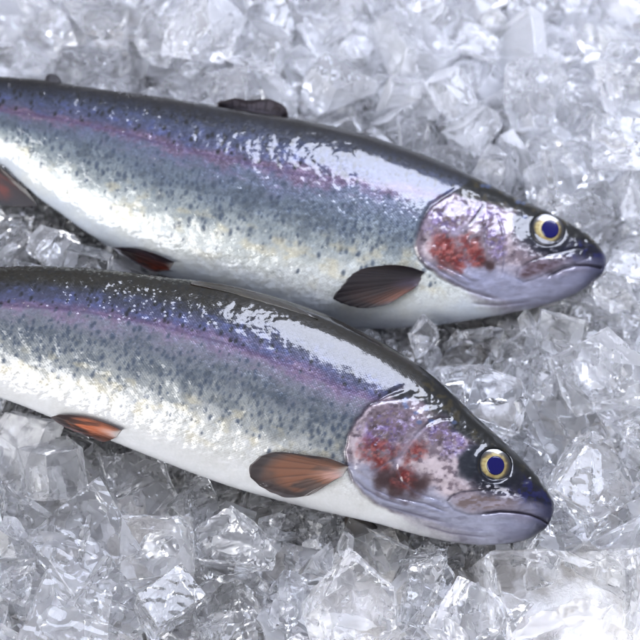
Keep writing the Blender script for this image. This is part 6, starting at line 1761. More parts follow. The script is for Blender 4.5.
(27,0.9,23.98,-12.72,0.11,0.41,0.62,-0.66,-0.14),
(2,1.43,26.39,-10.05,0.86,0.64,-0.04,0.08,0.76),
(8,1.94,-20.92,-9.25,1.58,0.36,-0.21,0.68,0.6),
(34,0.94,-22.89,-10.56,2.04,0.74,-0.33,-0.34,0.48),
(27,1.04,-19.92,-7.97,0.45,0.2,0.84,0.02,-0.51),
(22,0.77,6.83,-7.02,0.24,0.31,0.63,-0.39,-0.59),
(2,1.25,19.39,-10.52,0.6,0.43,-0.3,0.66,-0.53),
(35,1.66,22.76,-10.23,0.29,0.28,-0.57,0.12,0.76),
(10,1.01,23.18,-7.75,0.5,0.69,0.68,-0.15,-0.2),
(4,0.6,-26.32,-4.95,1.39,0.72,-0.56,0.34,0.21),
(31,0.85,-23.26,-8.04,0.58,0.73,0.11,0.12,0.66),
(26,1.07,-22.19,-9.06,-0.02,0.43,0.26,-0.86,-0.06),
(26,0.72,-4.23,-12.88,-0.05,0.27,0.43,0.82,0.27),
(25,0.64,5.74,-8.82,-0.46,0.29,-0.07,0.45,0.84),
(21,0.73,12.7,-4.63,0.3,0.71,-0.7,0.08,-0.01),
(16,0.58,9.81,-7.14,-0.35,0.72,-0.59,-0.12,0.34),
(1,0.51,18.83,2.45,1.77,0.05,0.2,0.11,-0.97),
(32,1.61,18.9,-4.75,2.35,0.1,0.95,0.29,-0.08),
(8,1.59,20.32,-7.72,2.24,0.91,0.22,0.21,0.26),
(31,1.23,21.56,-3.04,3.39,0.56,-0.64,0.52,0),
(24,0.91,-26.23,-8.2,1.73,0.18,-0.06,-0.36,0.92),
(30,1.76,-20.58,-5.06,2.24,0.12,0.71,0.68,-0.11),
(0,1.21,-20.43,-5.95,1.26,0.07,-0.79,0.45,-0.4),
(37,1.57,-14.3,-2.92,0.81,0.02,-0.74,0.04,-0.68),
(30,1.13,-12.64,-0.54,1.33,0.05,-0.72,0.53,-0.44),
(22,0.99,-1.64,-1.66,-0.62,0.12,0.45,-0.15,-0.87),
(33,0.99,4.49,-3.88,0.22,0.4,-0.37,0.6,0.59),
(34,1.09,5.79,-2.74,0.2,0.12,-0.09,-0.93,-0.33),
(17,0.71,9.02,-2.6,-0.76,0.08,0.15,-0.02,-0.99),
(22,1.57,18.46,-1.67,0.63,0.43,-0.02,-0.42,-0.8),
(15,1.15,20.22,-2.3,1.67,0.37,0.25,0.8,-0.41),
(25,1.6,26,-4.13,3.59,0.39,-0.8,0.42,-0.18),
(30,1.38,-26.4,-0.7,0.25,0.52,0.4,0.34,-0.68),
(3,1.3,-23.39,1.71,2.78,0.07,0.7,-0.57,0.42),
(38,1.96,-18.95,-1.08,1.71,0.59,-0.5,0.56,-0.3),
(32,1.02,-18.05,4.15,2.18,0.63,0.22,0.68,-0.32),
(21,1.01,-15.73,-2.1,1.98,0.62,-0.78,0.09,0.03),
(24,0.82,-10.66,0.69,0.85,0.23,0.1,-0.42,0.87),
(39,1.57,-3.02,-0.68,1.1,0.53,-0.46,-0.22,-0.68),
(10,0.87,6.33,0.51,-0.35,0.06,-0.63,-0.34,-0.7),
(23,0.5,12.48,3.04,-0.45,0.75,0.22,-0.62,0.09),
(11,0.68,18.67,-1.44,-0.38,0.53,-0.2,0.06,-0.82),
(2,1.24,26.49,0.4,1,0.6,-0.23,0.29,0.71),
(3,1.13,-26.41,2.13,0.2,0.25,-0.64,-0.29,0.67),
(11,1.08,-22.79,1.5,1.18,0.29,-0.42,-0.86,0.02),
(21,0.8,-15.48,2.32,2.76,0.49,-0.55,0.18,0.65),
(3,1.29,-7.89,5.43,0.46,0.05,-0.99,-0.11,-0.07),
(20,1.59,-3.21,9.48,0.1,0.71,0.1,0.68,0.17),
(36,0.5,3.47,9.06,1.49,0.15,-0.26,-0.4,-0.87),
(27,1.25,7.2,4.02,0.18,0.93,0.22,-0.01,-0.29),
(2,0.98,8.78,7.2,0.6,0.24,0.77,-0.52,0.27),
(5,1.13,20.96,1.72,1.95,0.7,-0.63,0.27,0.19),
(25,1.02,22.37,1.41,0.94,0.01,0.52,-0.66,-0.54),
(37,1.12,26.21,2.24,2.27,0.01,-0.59,-0.81,-0.03),
(39,1.13,-25.27,3.03,2.7,0.04,-0.39,-0.81,-0.44),
(20,1.05,-14.68,9.1,1.48,0.33,0.09,-0.11,0.93),
(8,1.18,-10.89,6.85,0.01,0.44,0.32,0.84,0.02),
(4,2.1,-7.33,9.94,0.56,0.56,0.09,0.22,-0.8),
(12,0.87,0.12,8.22,0.61,0.54,0.22,0.23,-0.78),
(4,0.84,3.57,8.18,0.43,0.33,-0.72,-0.18,0.59),
(6,1.2,7.28,7.53,-0.14,0.07,-0.97,-0.23,-0.03),
(11,1.15,11.52,6.81,1.06,0.14,0.25,0.82,0.5),
(17,0.98,22.12,5.96,1.4,0.2,-0.05,0.93,-0.31),
(0,1.38,21.32,3.63,0.36,0.3,0.87,-0.34,-0.2),
(10,1.72,22.21,4.06,1.21,0.52,-0.32,0.04,-0.79),
(22,1.19,-19.62,13.58,1.34,0.54,0.18,0.54,0.62),
(4,1.01,-23.16,11.16,1.12,0.77,-0.15,-0.46,0.41),
(20,0.69,-20.21,9.4,0.43,0.61,-0.37,0.69,0.11),
(37,1.07,-13.85,9.01,0.01,0.19,-0.31,-0.83,-0.42),
(5,0.96,-10.86,8.23,0.97,0.04,0.3,-0.87,0.38),
(19,1,-2.76,12.51,1.79,0.34,0.91,-0.05,0.24),
(2,0.52,2.65,11.69,0.28,0.71,0.08,-0.69,-0.06),
(8,0.68,4.99,9.05,0.94,0.26,-0.59,0.3,0.71),
(12,0.83,20.3,9.44,2.56,0.34,-0.38,-0.21,-0.84),
(1,0.74,19.5,7.55,-0.41,0.4,-0.64,-0.11,-0.65),
(8,1.14,23.45,8.28,0.93,0.79,-0.33,0.35,-0.38),
(24,1.44,-25.74,12.73,1.78,0.72,0.14,0.67,-0.15),
(13,1.16,-22.99,15.8,0.48,0.68,-0.36,0.11,0.63),
(4,1.11,-20.21,12.01,1.36,0.9,0.24,0.17,-0.32),
(34,0.96,-17.83,10.93,-0.12,0.75,0.18,-0.6,0.19),
(29,0.79,-8.87,12.57,1.2,0.19,-0.31,0.93,0.04),
(27,0.59,-3.65,16.19,-0.44,0.24,0.14,0.7,-0.66),
(23,0.86,2.76,4.51,-0.75,0.63,0.3,0.68,-0.24),
(12,0.7,20.02,9.1,0.78,0.25,-0.29,-0.66,-0.64),
(29,1.59,19.11,10.37,0.56,0.02,-0.91,0.41,-0.09),
(12,0.55,22.32,11.45,0.84,0.06,-0.66,-0.32,-0.68),
(9,1.21,23.93,10.27,1.49,0.26,0.12,-0.4,0.87),
(21,0.9,-22.23,15.33,1.62,0.45,0.57,-0.61,-0.32),
(5,0.74,-22.16,18.92,0.88,0.53,-0.04,0.27,-0.8),
(8,0.97,-21.46,14.54,0.75,0.15,-0.26,0.13,0.94),
(12,0.55,-17.5,15.25,1.64,0.03,0.26,-0.69,-0.68),
(10,1.18,-14.77,14.12,1.24,0.65,0.22,0.47,0.55),
(0,1.56,-9.02,15.46,0.33,0.36,0.08,-0.83,-0.41),
(34,0.8,-5.65,19.92,1.2,0.42,0.25,-0.85,0.16),
(35,0.91,5.79,17.66,-0.43,0.1,-0.71,-0.59,0.38),
(27,0.92,11.66,17.43,0.32,0.34,-0.13,0.92,0.12),
(8,1.05,17.65,18.44,0.41,0.7,-0.04,0.29,0.65),
(18,0.91,22.52,13.95,1.8,0.78,-0.37,-0.49,0.06),
(20,1.36,25.75,11.44,2.97,0.66,-0.23,0.68,-0.22),
(11,1.04,-21.52,15.32,1.04,0,0.24,-0.14,-0.96),
(0,0.77,-17.89,15.62,-0.32,0.08,0.73,-0.29,-0.62),
(34,0.78,-10.07,19.61,-0.34,0.17,-0.13,-0.29,-0.93),
(28,0.68,-8.2,19.74,1.51,0.88,-0.16,0.16,0.41),
(5,1,-7.55,19.8,2.75,0.83,-0.39,-0.36,0.17),
(38,0.75,0.34,17.64,1.73,0.68,-0.19,-0.34,-0.62),
(20,0.84,17.54,15.84,0.57,0.81,0.03,0.48,-0.34),
(19,0.68,23.84,14.65,1.66,0.96,0.16,0.18,0.15),
(12,0.84,25.99,21.21,1.26,0.29,-0.44,0.16,-0.83),
(30,1.52,-25.67,21.64,-0.22,0.36,-0.36,0.58,-0.64),
(33,1.24,-20.89,23.57,1.5,0.04,0.78,-0.46,-0.42),
(3,1.7,-21.79,24.75,0.12,0.46,-0.52,0.7,-0.18),
(25,1.63,-14.15,24.68,1.11,0.18,-0.09,-0.7,-0.68),
(14,1.24,-12.93,23.23,1.85,0.28,-0.96,0.02,0.08),
(2,0.79,-8.35,24.08,0.79,0.61,0.18,0.58,0.51),
(17,0.96,-6.56,21.2,1.71,0.29,-0.24,0.93,0.04),
(16,1.04,-3.74,24.1,1.37,0.26,0.95,-0.13,-0.08),
(26,1.15,7.22,18.62,1.17,0.21,0.68,-0.49,-0.51),
(4,0.66,21.93,17.81,1.85,0.57,-0.66,-0.44,0.21),
(18,1.01,26.43,22.29,0.04,0.39,0.35,-0.49,-0.69),
(20,0.73,-22.12,26.68,0.66,0.59,-0.68,-0.42,-0.1),
(4,0.94,-16.07,30.73,1.84,0.16,0.95,0.26,-0.07),
(0,0.98,-15.15,25.06,0.37,0.29,-0.78,-0.52,0.19),
(24,1.14,-8.69,28.9,1.67,0.43,0.25,0.1,-0.86),
(20,0.57,-6.73,29.81,0.93,0.79,-0.23,0.36,-0.43),
(1,1.27,-7.49,24.77,1.23,0.02,0.01,0.06,-1),
(12,2.1,2.17,24.83,2.67,0.85,-0.21,0.34,0.35),
(9,0.99,6.87,24.63,1.6,0.26,-0.02,-0.39,0.89),
(38,0.5,10.38,25.88,-0.35,0.55,-0.45,-0.09,0.7),
(24,1.15,19.53,24.73,1.22,0.63,-0.77,-0.09,-0.08),
(4,1.79,18.96,31.33,1.93,0.55,-0.34,-0.43,-0.63),
(28,1.01,24.77,30.57,1.89,0.94,0.25,0.22,0.04),
(4,1.01,24.76,28.87,0.92,0.36,0.89,0.26,-0.1),
(36,0.93,-26.19,27.38,0.73,0.64,0.22,-0.27,0.68),
(36,1.07,-22.71,29.41,2.03,0.43,-0.45,-0.24,0.74),
(26,0.65,-17.08,27.78,0.47,0.29,-0.01,0.29,-0.91),
(11,1.79,-14.83,28.74,1.47,0.26,0.06,-0.34,-0.9),
(28,0.87,-10.99,32.02,0.94,0.18,0.94,0.05,-0.27),
(28,0.87,-10.9,30.1,1.73,0.38,-0.21,0.51,0.74),
(1,1.86,-4.86,28.32,1.55,0.11,0.02,0.08,-0.99),
(9,1.03,-5.43,25.37,1.11,0.52,0.25,-0.13,-0.81),
(28,0.88,-2.56,31.71,1.22,0.27,0.5,-0.12,0.81),
(36,1.86,4.79,29.61,3.49,0.32,0.79,-0.49,-0.2),
(25,1.1,7.88,25.66,0.76,0.32,0.74,0.58,-0.02),
(28,0.83,9.83,19.22,-0.47,-0.21,-0.5,-0.79,-0.29),
(11,0.71,17.56,14.13,0.23,-0.79,0.29,-0.27,-0.47),
(2,0.6,12.33,22.33,-0.53,0.2,-0.59,0.79,-0.01),
(11,0.58,-10.82,-1.13,0.45,-0.36,0.61,-0.65,-0.27),
(26,0.64,-8.99,5.95,0.31,-0.36,-0.08,-0.93,-0.07),
(32,0.64,15.78,14.05,-0.03,-0.98,-0.15,-0.08,0.06),
(34,1.06,2.51,15.19,-0.15,0.37,-0.06,0.46,0.81),
(5,0.96,-4.41,0.17,0.8,0.17,0.57,-0.39,0.71),
(32,0.57,-13.54,5.18,0.18,-0.22,-0.15,-0.61,-0.74),
(28,0.62,13.28,14.99,0.96,-0.44,0.76,-0.34,-0.35),
(3,0.84,10.67,-5.95,-0.06,0.57,-0.18,0.71,0.38),
(20,1.07,3.49,-2.73,1.01,-0.45,0.07,0.37,-0.81),
(22,0.62,8.03,10.59,0.28,0.75,-0.03,0,-0.66),
(33,1.09,10.22,6.03,0.71,-0.78,-0.11,0.07,-0.62),
(28,0.98,14.37,1.06,-0.59,0.97,0.1,-0.15,0.18),
(13,0.69,-5.51,15.38,0.22,0.44,-0.77,-0.45,-0.03),
(20,0.59,9.91,23.01,0.27,-0.01,-0.51,0.48,0.71),
(26,0.94,-3.36,-5.61,-0.72,0.21,-0.16,-0.95,0.17),
(23,0.72,-12.32,-9.15,0.38,-0.01,-0.07,-0.06,-1),
(30,0.73,-10.84,-18.51,0.89,-0.3,0.28,-0.75,-0.51),
(4,1.06,1.01,21.29,-0.53,0.86,0.07,-0.12,0.49),
(3,0.63,4.08,13.01,-0.82,0.32,-0.95,-0.03,-0.06),
(5,1.03,-13.28,-3.38,-0.74,-0.25,0.15,0.11,-0.95),
(28,1.03,-7.96,-10.34,0.23,0.43,-0.52,0,0.74),
(4,0.69,-16.37,17.02,-0.28,-0.12,-0.42,-0.9,0.03),
(38,0.64,-12.85,1.41,-0.49,0.14,0.27,-0.58,-0.76),
(13,0.69,-0.92,-14.05,-0.23,-0.06,-0.51,-0.32,-0.8),
(16,0.85,-15.13,2.94,0.6,-0.51,0.06,-0.16,0.85),
(25,0.56,-6.41,19.79,-0.55,0.76,0.11,0.56,-0.31),
(4,0.68,-14.23,18.62,-0.69,0.91,-0.18,0.09,-0.37),
(8,0.58,11.62,8.92,0.6,0.23,-0.33,-0.66,0.63),
(19,0.65,10.96,-12.34,0.2,-0.64,0.64,0.2,-0.37),
(5,0.88,-8.24,1.24,0.38,-0.68,0.36,0.21,-0.6),
(29,1.09,-14.84,15.7,0.4,-0.46,0.48,0.14,-0.73),
(4,0.59,18.29,15.54,-0.71,-0.3,-0.86,0.17,0.38),
(20,0.86,-18.95,11.2,1.15,0.53,-0.77,-0.37,0.01),
(28,0.87,6.05,10.07,0.23,-0.73,0.52,-0.35,-0.27),
(37,1.03,12.28,10.61,-0.48,0.26,0.29,0.91,-0.14),
(8,0.57,10.52,-6.91,-0.61,0.47,-0.7,0.15,-0.52),
(12,0.99,13.25,23.71,-0.27,-0.66,0.08,0.7,0.26),
(12,0.64,-0.21,12.9,-0.78,0.82,0.02,-0.52,-0.24),
(8,0.58,17.35,3,-0.29,0.05,0.23,-0.54,-0.81),
(11,0.56,18.95,7.06,-0.04,-0.44,-0.51,-0.45,0.59),
(31,1.04,-7.99,-1.16,0.72,0.08,-0.33,-0.43,-0.83),
(10,0.67,-15.19,-5.34,-0.36,0.48,0.09,-0.3,-0.82),
(6,0.58,5.35,19.51,0.82,-0.21,0.83,0.33,0.4),
(36,1.09,-12.57,11.63,-0.43,-0.65,0.54,0.52,-0.14),
(25,0.86,19.55,17.16,1.25,0.17,0.04,0.1,0.98),
(20,0.62,5.29,-4.92,1.19,0.16,0.32,-0.17,0.92),
(18,0.65,-14.29,-5.39,-0.4,-0.52,-0.16,0.18,-0.82),
(6,0.74,0.4,22.84,1.05,0.56,0.81,0.14,0.07),
(16,1.01,2.02,18.05,0.64,-0.51,0.04,-0.53,-0.68),
(4,0.56,-16.11,22.49,0.44,-0.46,-0.83,-0.25,-0.17),
(35,0.57,-7.94,3.16,0.06,-0.12,-0.83,-0.02,0.55),
(17,0.65,17.35,6.69,0.79,0.27,-0.31,-0.05,-0.91),
(6,0.59,-17.1,5.36,1.14,0.15,-0.88,0.29,0.35),
(29,0.6,-15.53,-5.44,0.43,0.1,-0.3,0.03,-0.95),
(21,0.69,-1.76,-4.42,0.46,0.54,-0.04,0.13,-0.83),
(17,0.8,-9.56,0.97,0.61,0.81,0.53,0.22,0.11),
(22,0.7,-9.01,4.25,0.19,-0.45,-0.19,-0.83,0.26),
(14,0.73,-11.4,13.58,0.88,-0.56,-0.61,-0.14,-0.55),
(27,0.55,-19.65,16.48,0.55,0.17,-0.25,-0.41,0.86),
(24,0.59,5.97,-5.02,-0.81,0.38,0.01,-0.04,-0.92),
(34,0.71,-8.03,-16.53,-0.74,-0.8,0.55,-0.11,0.23),
(22,0.56,3.25,20.65,-0.76,0.43,0.72,-0.36,-0.41),
(3,0.95,-15.35,12.78,0.12,-0.28,0.46,0.69,-0.48),
(12,0.91,9.03,23.37,-0.31,0.9,0.33,-0.11,-0.25),
(28,0.6,-6.54,11.41,1.29,0.1,-0.66,-0.74,0.05),
(33,0.94,-10.54,-15.31,-0.3,-0.91,0.32,0.2,-0.15),
(10,0.92,-16.55,-2.47,1.01,-0.12,0.19,0.84,0.49),
(6,0.85,14.39,12.84,0.63,-0.9,-0.29,0.17,-0.28),
(26,0.66,-3.23,0.93,0.39,-0.69,-0.52,-0.27,-0.43),
(28,0.61,-0.61,-10.54,-0.82,0.57,0.48,-0.64,-0.18),
(13,0.96,-13.69,-1.44,0.86,-0.07,-0.43,0.84,-0.33),
(20,0.61,8.03,-15.17,0.61,-0.35,-0.16,-0.28,0.88),
(10,0.63,16.58,14.82,0.47,-0.76,-0.4,-0.5,0.13),
(28,0.69,-3.48,17.89,1.15,-0.81,-0.53,0.17,0.19),
(11,0.57,-16.19,-11.82,-0.4,0.56,0.75,0.23,-0.28),
(21,0.72,18.82,14.94,0.4,0.79,0.3,-0.47,-0.24),
(39,0.76,-4.06,-18.59,0.96,0.3,-0.63,-0.39,0.6),
(26,0.95,-0.73,-1.31,0.67,-0.41,0.04,-0.85,-0.32),
(31,0.71,-4.43,0.51,-0.54,-0.41,0.32,0.7,0.49),
(28,0.61,-3.31,15.57,0.76,0.5,-0.3,-0.71,0.39),
(33,0.9,-4.91,19.83,-0,0.4,-0.52,0.49,0.57),
(18,0.7,-6.56,-0.31,0.57,0.55,-0.1,-0.52,0.65),
(14,0.63,-3.75,-5.14,0.25,0.1,0.86,-0.38,0.33),
(3,0.91,7.34,-11.85,-0.08,-0.15,0.23,0.85,0.45),
(12,0.57,-15.61,14.68,0.72,0.06,-0.29,-0.06,-0.95),
(38,0.56,-11.16,-17.74,1.14,-0.82,-0.08,-0.08,-0.56),
(16,1.08,19.49,18.12,-0.07,0.03,0.97,-0.05,0.23),
(3,0.57,0.04,19.92,0.44,-0.89,0.12,0.2,0.38),
(8,0.93,5.12,16.14,1.13,-0.58,0.09,0.8,-0.09),
(36,1.07,9.66,24.4,0.19,0.44,0.69,-0.53,-0.23),
(25,0.61,-5.52,23.84,-0.12,0.71,-0.55,-0.03,0.43),
(26,0.99,-14.31,-0.19,-0.8,0.65,0.4,0.15,0.63),
(9,0.66,-1.2,-0.44,-0.52,0.5,0.04,0.78,0.37),
(15,0.6,-7.05,-4.15,0.37,0.05,-0.64,-0.05,-0.76),
(4,0.62,-18.34,13.09,1.22,0.16,-0.45,-0.18,-0.86),
(8,0.92,-11.87,1.82,0.48,0.04,-0.48,0.18,-0.86),
(14,0.57,-12.29,2.01,-0.53,0.34,0.01,0.92,-0.19),
(1,0.71,-5.46,9.36,-0.11,0.31,0.39,0.69,0.53),
(26,0.84,14.87,-5.97,-0.01,0.81,-0.39,0.12,-0.43),
(20,0.64,-10.92,17.75,0.14,-0.67,-0.15,0.72,-0.14),
(4,0.56,-3.63,18.6,-0.25,-0.14,-0.82,0.14,0.54),
(17,0.65,-18.18,16.47,0.85,0.31,0.89,0.11,0.32),
(22,0.61,-3.61,12.24,-0.51,0.06,0.21,-0.71,0.67),
(18,0.87,20.42,16.37,0.3,0.41,0.26,0.83,-0.29),
(5,0.62,14.89,14.51,0.34,-0.73,0.64,-0.01,-0.22),
(24,0.77,-1.98,-14.49,-0.51,0.25,-0.7,0.55,0.38),
(32,0.97,-17.9,-0.98,-0.25,0.27,-0.83,0.42,-0.26),
(9,0.62,19.48,16.49,0.48,-0.64,0.07,-0.74,-0.21),
(34,0.58,-3.41,18.6,0.64,-0.3,0.21,-0.87,-0.32),
(18,0.95,-13.37,17.41,0.29,-0.08,0.37,0.77,-0.52),
(15,0.67,-7.02,2.23,0.01,0.72,0.59,0.04,0.38),
(35,0.89,19.21,12.03,1.15,-0.72,0.3,-0.14,0.6),
(28,0.72,20.32,15.61,-0.36,-0.03,-0.77,-0,0.63),
(5,0.58,-9.17,10.33,-0.04,0.86,-0.51,0.05,0.07),
(20,0.98,-11.72,16.02,-0.69,0.15,-0.66,0.74,-0.06),
(36,0.85,-10.27,-3.62,0.08,0.28,0.85,0.38,0.21),
(2,0.77,-14.05,-12.16,-0.35,-0.6,0.67,0.2,-0.39),
(29,0.61,7.14,17.13,-0.72,0.96,0.27,-0.09,-0.05),
(0,0.64,12.87,-3.78,-0.43,0.66,0.67,-0.27,0.2),
(8,0.77,5.85,-13.25,-0.54,0.3,0.11,-0.95,-0.03),
(10,0.92,-6.98,7.65,-0.02,0.17,0.58,-0.66,-0.44),
(25,0.91,-14.69,-6.08,0.22,0.04,0.62,-0.68,0.38),
(28,0.85,7.22,16.69,0.25,-0.05,0.7,0.25,-0.67),
(21,0.88,8.83,10.44,0.91,-0.32,0.8,0.2,-0.46),
(5,0.88,12.8,22.54,0.23,0.15,-0.42,0.65,-0.62),
(5,0.75,17.27,2.09,0.7,0.71,-0.6,-0.32,-0.17),
(29,0.65,21.12,21.93,-0.63,-0.29,-0.84,-0.05,0.45),
(19,0.7,4.86,-18.32,-0.09,0.82,0.53,0.14,-0.16),
(22,0.96,-6.56,-9.27,0.84,-0.83,0.38,0.39,-0.09),
(4,0.85,-14,13.66,-0.81,0.16,0.41,-0.89,-0.12),
(26,0.76,8.73,11.7,1.23,0.33,0.45,0.03,0.83),
(6,0.67,1.99,23.31,0.98,0.27,-0.34,0.05,0.9),
(26,0.64,6.85,10.96,-0.46,0.52,-0.19,0.52,0.65),
(15,0.99,-13.31,-7.78,0.73,-0.1,0.52,0.53,-0.66),
(14,0.95,-3.74,5.31,-0.37,-0.25,0.2,-0.01,0.95),
(4,0.77,-1.55,10.67,-0.44,-0.28,0.64,0.33,0.64),
(12,0.99,12.06,9.38,-0.21,0.02,0.6,0.2,-0.77),
(33,0.67,-12.63,10.12,-0.43,0.03,-0.88,-0.01,-0.47),
(3,0.56,-9.83,-4.56,0.33,-0.46,-0.86,-0.21,0.08),
(29,0.8,2.04,13.12,-0.51,0.16,0.18,-0.39,-0.89),
(8,0.87,10.63,17.67,-0.04,0.51,0.19,0.33,0.77),
(16,0.82,-10.46,-8.71,-0.2,0.13,-0.14,-0.98,0.08),
(21,0.87,3.23,-9.41,-0.8,0.01,-0.41,0.34,0.85),
(16,0.61,8.76,18.77,-0.86,0.79,0.3,-0.4,-0.37),
(21,0.76,-18.26,12.05,1.14,-0.84,-0.41,0.27,-0.22),
(37,0.82,-15.79,9.72,-0.61,-0.04,-0.68,-0.17,-0.71),
(15,0.57,-5.33,-15.45,-0.7,0.29,-0.89,-0.28,0.23),
(17,1.08,9.35,15.24,-0.16,-0.53,-0.37,0.38,-0.66),
(16,0.6,-12.27,-15.72,-0.65,0.12,-0.85,-0.29,-0.43),
(24,0.65,-7.63,13.08,0.75,-0.54,0.52,0.66,0.01),
(35,0.83,9.22,5.21,0.58,-0.22,0.9,0.32,0.21),
(11,0.72,-20.71,23.63,-0.13,0.49,0.12,0,0.87),
(18,0.82,-0.55,12.08,-0.18,-0.71,0.44,0.52,0.2),
(28,0.56,-3.2,6.89,-0.14,-0.79,0.26,-0.52,0.18),
(34,0.75,16.99,4.2,1.14,-0.81,-0.18,0.14,0.54),
(18,0.86,-3.18,7.78,0.08,0.04,-0.59,0.56,0.58),
(17,0.58,-16.08,18.23,0.2,-0.22,-0.81,0.41,-0.35),
(28,0.66,-12.23,-3.58,0.82,0.22,0.13,0.12,0.96),
(5,0.76,16.88,-3.63,0.21,-0.74,0.17,0.09,-0.65),
(21,0.74,2.56,16.22,0.94,-0.75,0.22,0.57,0.25),
(3,0.91,-9.84,4.83,-0.24,0.45,0.7,-0.11,-0.54),
(10,0.61,0.99,-12.08,-0.16,-0.68,0.63,-0.28,0.24),
(12,0.76,-11.72,-15.5,0.26,-0.13,0.28,-0.02,0.95),
(3,0.72,13.17,-7.94,-0.36,-0.45,-0.56,-0.1,-0.69),
(15,0.59,14.97,2.9,-0.26,0.29,0.6,-0.51,0.55),
(6,0.71,-14.12,-4.49,0.63,0.8,0.35,-0.03,0.48),
(37,0.62,3.46,9.12,0.27,-0.31,0.36,-0.75,-0.45),
(3,0.74,18.64,16.33,0.29,0.38,-0.62,0.64,0.25),
(15,0.84,-6.6,0.44,1.21,0.93,0.01,0.13,-0.36),
(22,1.01,20.78,19.79,-0.01,0.34,-0.9,0.26,0.04),
(16,0.6,-2.8,10.89,0.29,0.05,-0.71,-0.06,-0.7),
(16,0.82,3.87,21.59,0.68,-0.36,0.5,0.35,-0.71),
(38,0.6,9.48,-6.51,-0.17,-0.73,-0.01,-0.12,0.68),
(38,0.7,-8.77,23.01,-0.75,0.55,0.44,0.67,-0.23),
(20,0.58,-6.65,16.46,0.66,0.11,-0.11,0.98,-0.14),
(2,0.59,-19.12,9.07,0.26,0.78,-0.42,0.47,0.02),
(12,1.01,-1.69,12.3,-0.42,-0.32,-0.58,0.73,0.17),
(36,0.97,-6.63,17.06,-0.38,0.45,-0.37,-0.29,-0.76),
(26,0.61,17.95,-3.64,0.2,0.27,-0.64,-0.71,0.14),
(21,0.62,18.03,12.36,0.51,-0.38,0.11,0.9,-0.2),
(35,0.77,-4.12,2.07,-0.65,0.2,-0.6,-0.16,-0.76),
(3,0.62,9.53,-9.91,-0.22,-0.88,-0.08,-0.47,-0),
(21,0.85,16.66,-15.26,-0.29,0.71,0.64,0.28,0.04),
(27,0.61,8.08,-7.31,0.33,-0.58,0.12,-0.68,-0.43),
(10,0.56,5.8,15.66,0.21,0.59,-0.67,0.01,-0.46),
(20,0.61,8.66,22.09,0.21,-0.43,0.69,0.26,0.52),
(7,0.78,-6.58,-10.57,-0.6,-0.18,-0.79,-0.35,0.46),
(18,0.65,-8.82,-7.33,-0.86,0.53,-0.34,-0.51,0.58),
(25,0.56,-0.72,15.57,0.73,0.75,-0.61,0.22,0.09),
(37,0.99,15.71,7.69,1,-0.43,-0.71,-0.37,-0.41),
(8,0.59,17.63,12.97,-0.46,-0.55,0.7,0.4,0.22),
(32,0.61,-11.43,0.02,-0.83,-0.43,0.59,-0.42,0.54),
(14,0.71,8.72,-7.89,0.21,-0.15,0.01,0.96,0.23),
(27,0.79,-11.57,24.11,0.53,-0.54,-0.77,-0.16,0.29),
(20,0.66,-9.19,21.8,0.16,0.67,-0.27,0.03,-0.69),
(36,0.57,17.04,-0.16,-0.21,-0.75,-0.06,0.03,0.66),
(18,0.65,-1.82,-12.37,0.02,-0.59,-0.66,0.44,-0.13),
(28,0.61,-1.82,11.26,1.2,0.32,-0.63,0.25,-0.66),
(27,0.61,17.47,22.34,-0.5,0.17,0.3,0.7,0.62),
(34,0.77,17.72,-7.51,0.73,0.26,-0.83,0.03,0.49),
(22,0.69,-6.62,-10.64,0.92,0.3,0.59,0.44,-0.6),
(10,0.71,-3.1,-7.71,-0.32,-0,0.15,0.46,-0.87),
(37,0.64,6.17,-4.35,0.97,-0.14,-0.04,0.94,-0.32),
(2,1.03,4.52,-2.37,-0.41,0.14,0.57,-0.71,-0.38),
(33,0.88,17.32,-8.68,0.99,-0.26,0.63,-0.17,-0.72),
(18,0.62,-2.82,22.66,1.21,-0.03,-0.54,0.6,0.59),
(8,0.66,7.46,22.76,-0.37,0.27,-0.05,-0.58,-0.76),
(15,0.93,-11.9,-6.95,0.18,0.25,0.74,0.6,0.18),
(22,0.6,4.21,8.01,-0.48,0.19,0.54,0.01,-0.82),
(29,0.95,-7.42,15.13,-0.05,0.28,-0.1,0.83,0.47),
(8,0.58,16.69,-2.45,1.12,-0.18,0,-0.93,0.33),
(27,0.59,-13.63,3.32,0.24,-0.72,-0.48,-0.49,0.09),
(3,0.93,18.53,19.34,0.43,0.16,0.97,-0.2,0.02),
(23,0.72,-10.97,-14.94,1.07,0.94,-0.28,-0.09,-0.14),
(22,0.62,19.18,23.89,0.56,0.49,-0.73,-0.39,0.28),
(11,0.6,2.16,-2.49,-0.12,-0.08,0.55,-0.58,-0.6),
(18,0.66,-3.67,-0.57,-0.31,-0.02,-0.88,0.26,0.4),
(1,0.66,8.65,21.1,0.67,0.11,0.37,0.88,0.28),
(13,0.78,16.8,12.82,0.81,-0.54,-0.06,0.33,0.77),
(2,0.58,-9.7,-9.83,0.31,0.48,-0.53,0.58,0.39),
(0,1.09,-10,-16.87,-0.49,0.33,-0.14,0.16,-0.92),
(1,0.63,-2.64,-17.57,-0.46,0.92,-0.35,-0.15,-0),
(4,0.64,-12.82,13.41,-0.16,-0.25,-0.86,0.43,0.16),
(16,0.61,0.84,-0.54,-0.02,-0.27,-0.43,0.86,0),
(1,0.74,4.43,-12.77,-0.29,0.43,0.34,0.73,0.4),
(0,0.78,6.05,6.2,-0.01,-0.57,0.29,0.77,0.02),
(23,0.83,-9.8,-1.17,-0.05,0.39,0.04,0.12,0.91),
(29,0.62,-5.12,-7.52,0.27,0.12,0.27,0.93,-0.22),
(11,0.76,-13.63,21.07,1.05,0.09,0.04,0.98,-0.18),
(28,0.75,-15.06,14,0.07,0.02,0.6,-0.14,-0.79),
(19,0.87,17.09,7.65,-0.35,-0.76,-0.5,-0.3,-0.27),
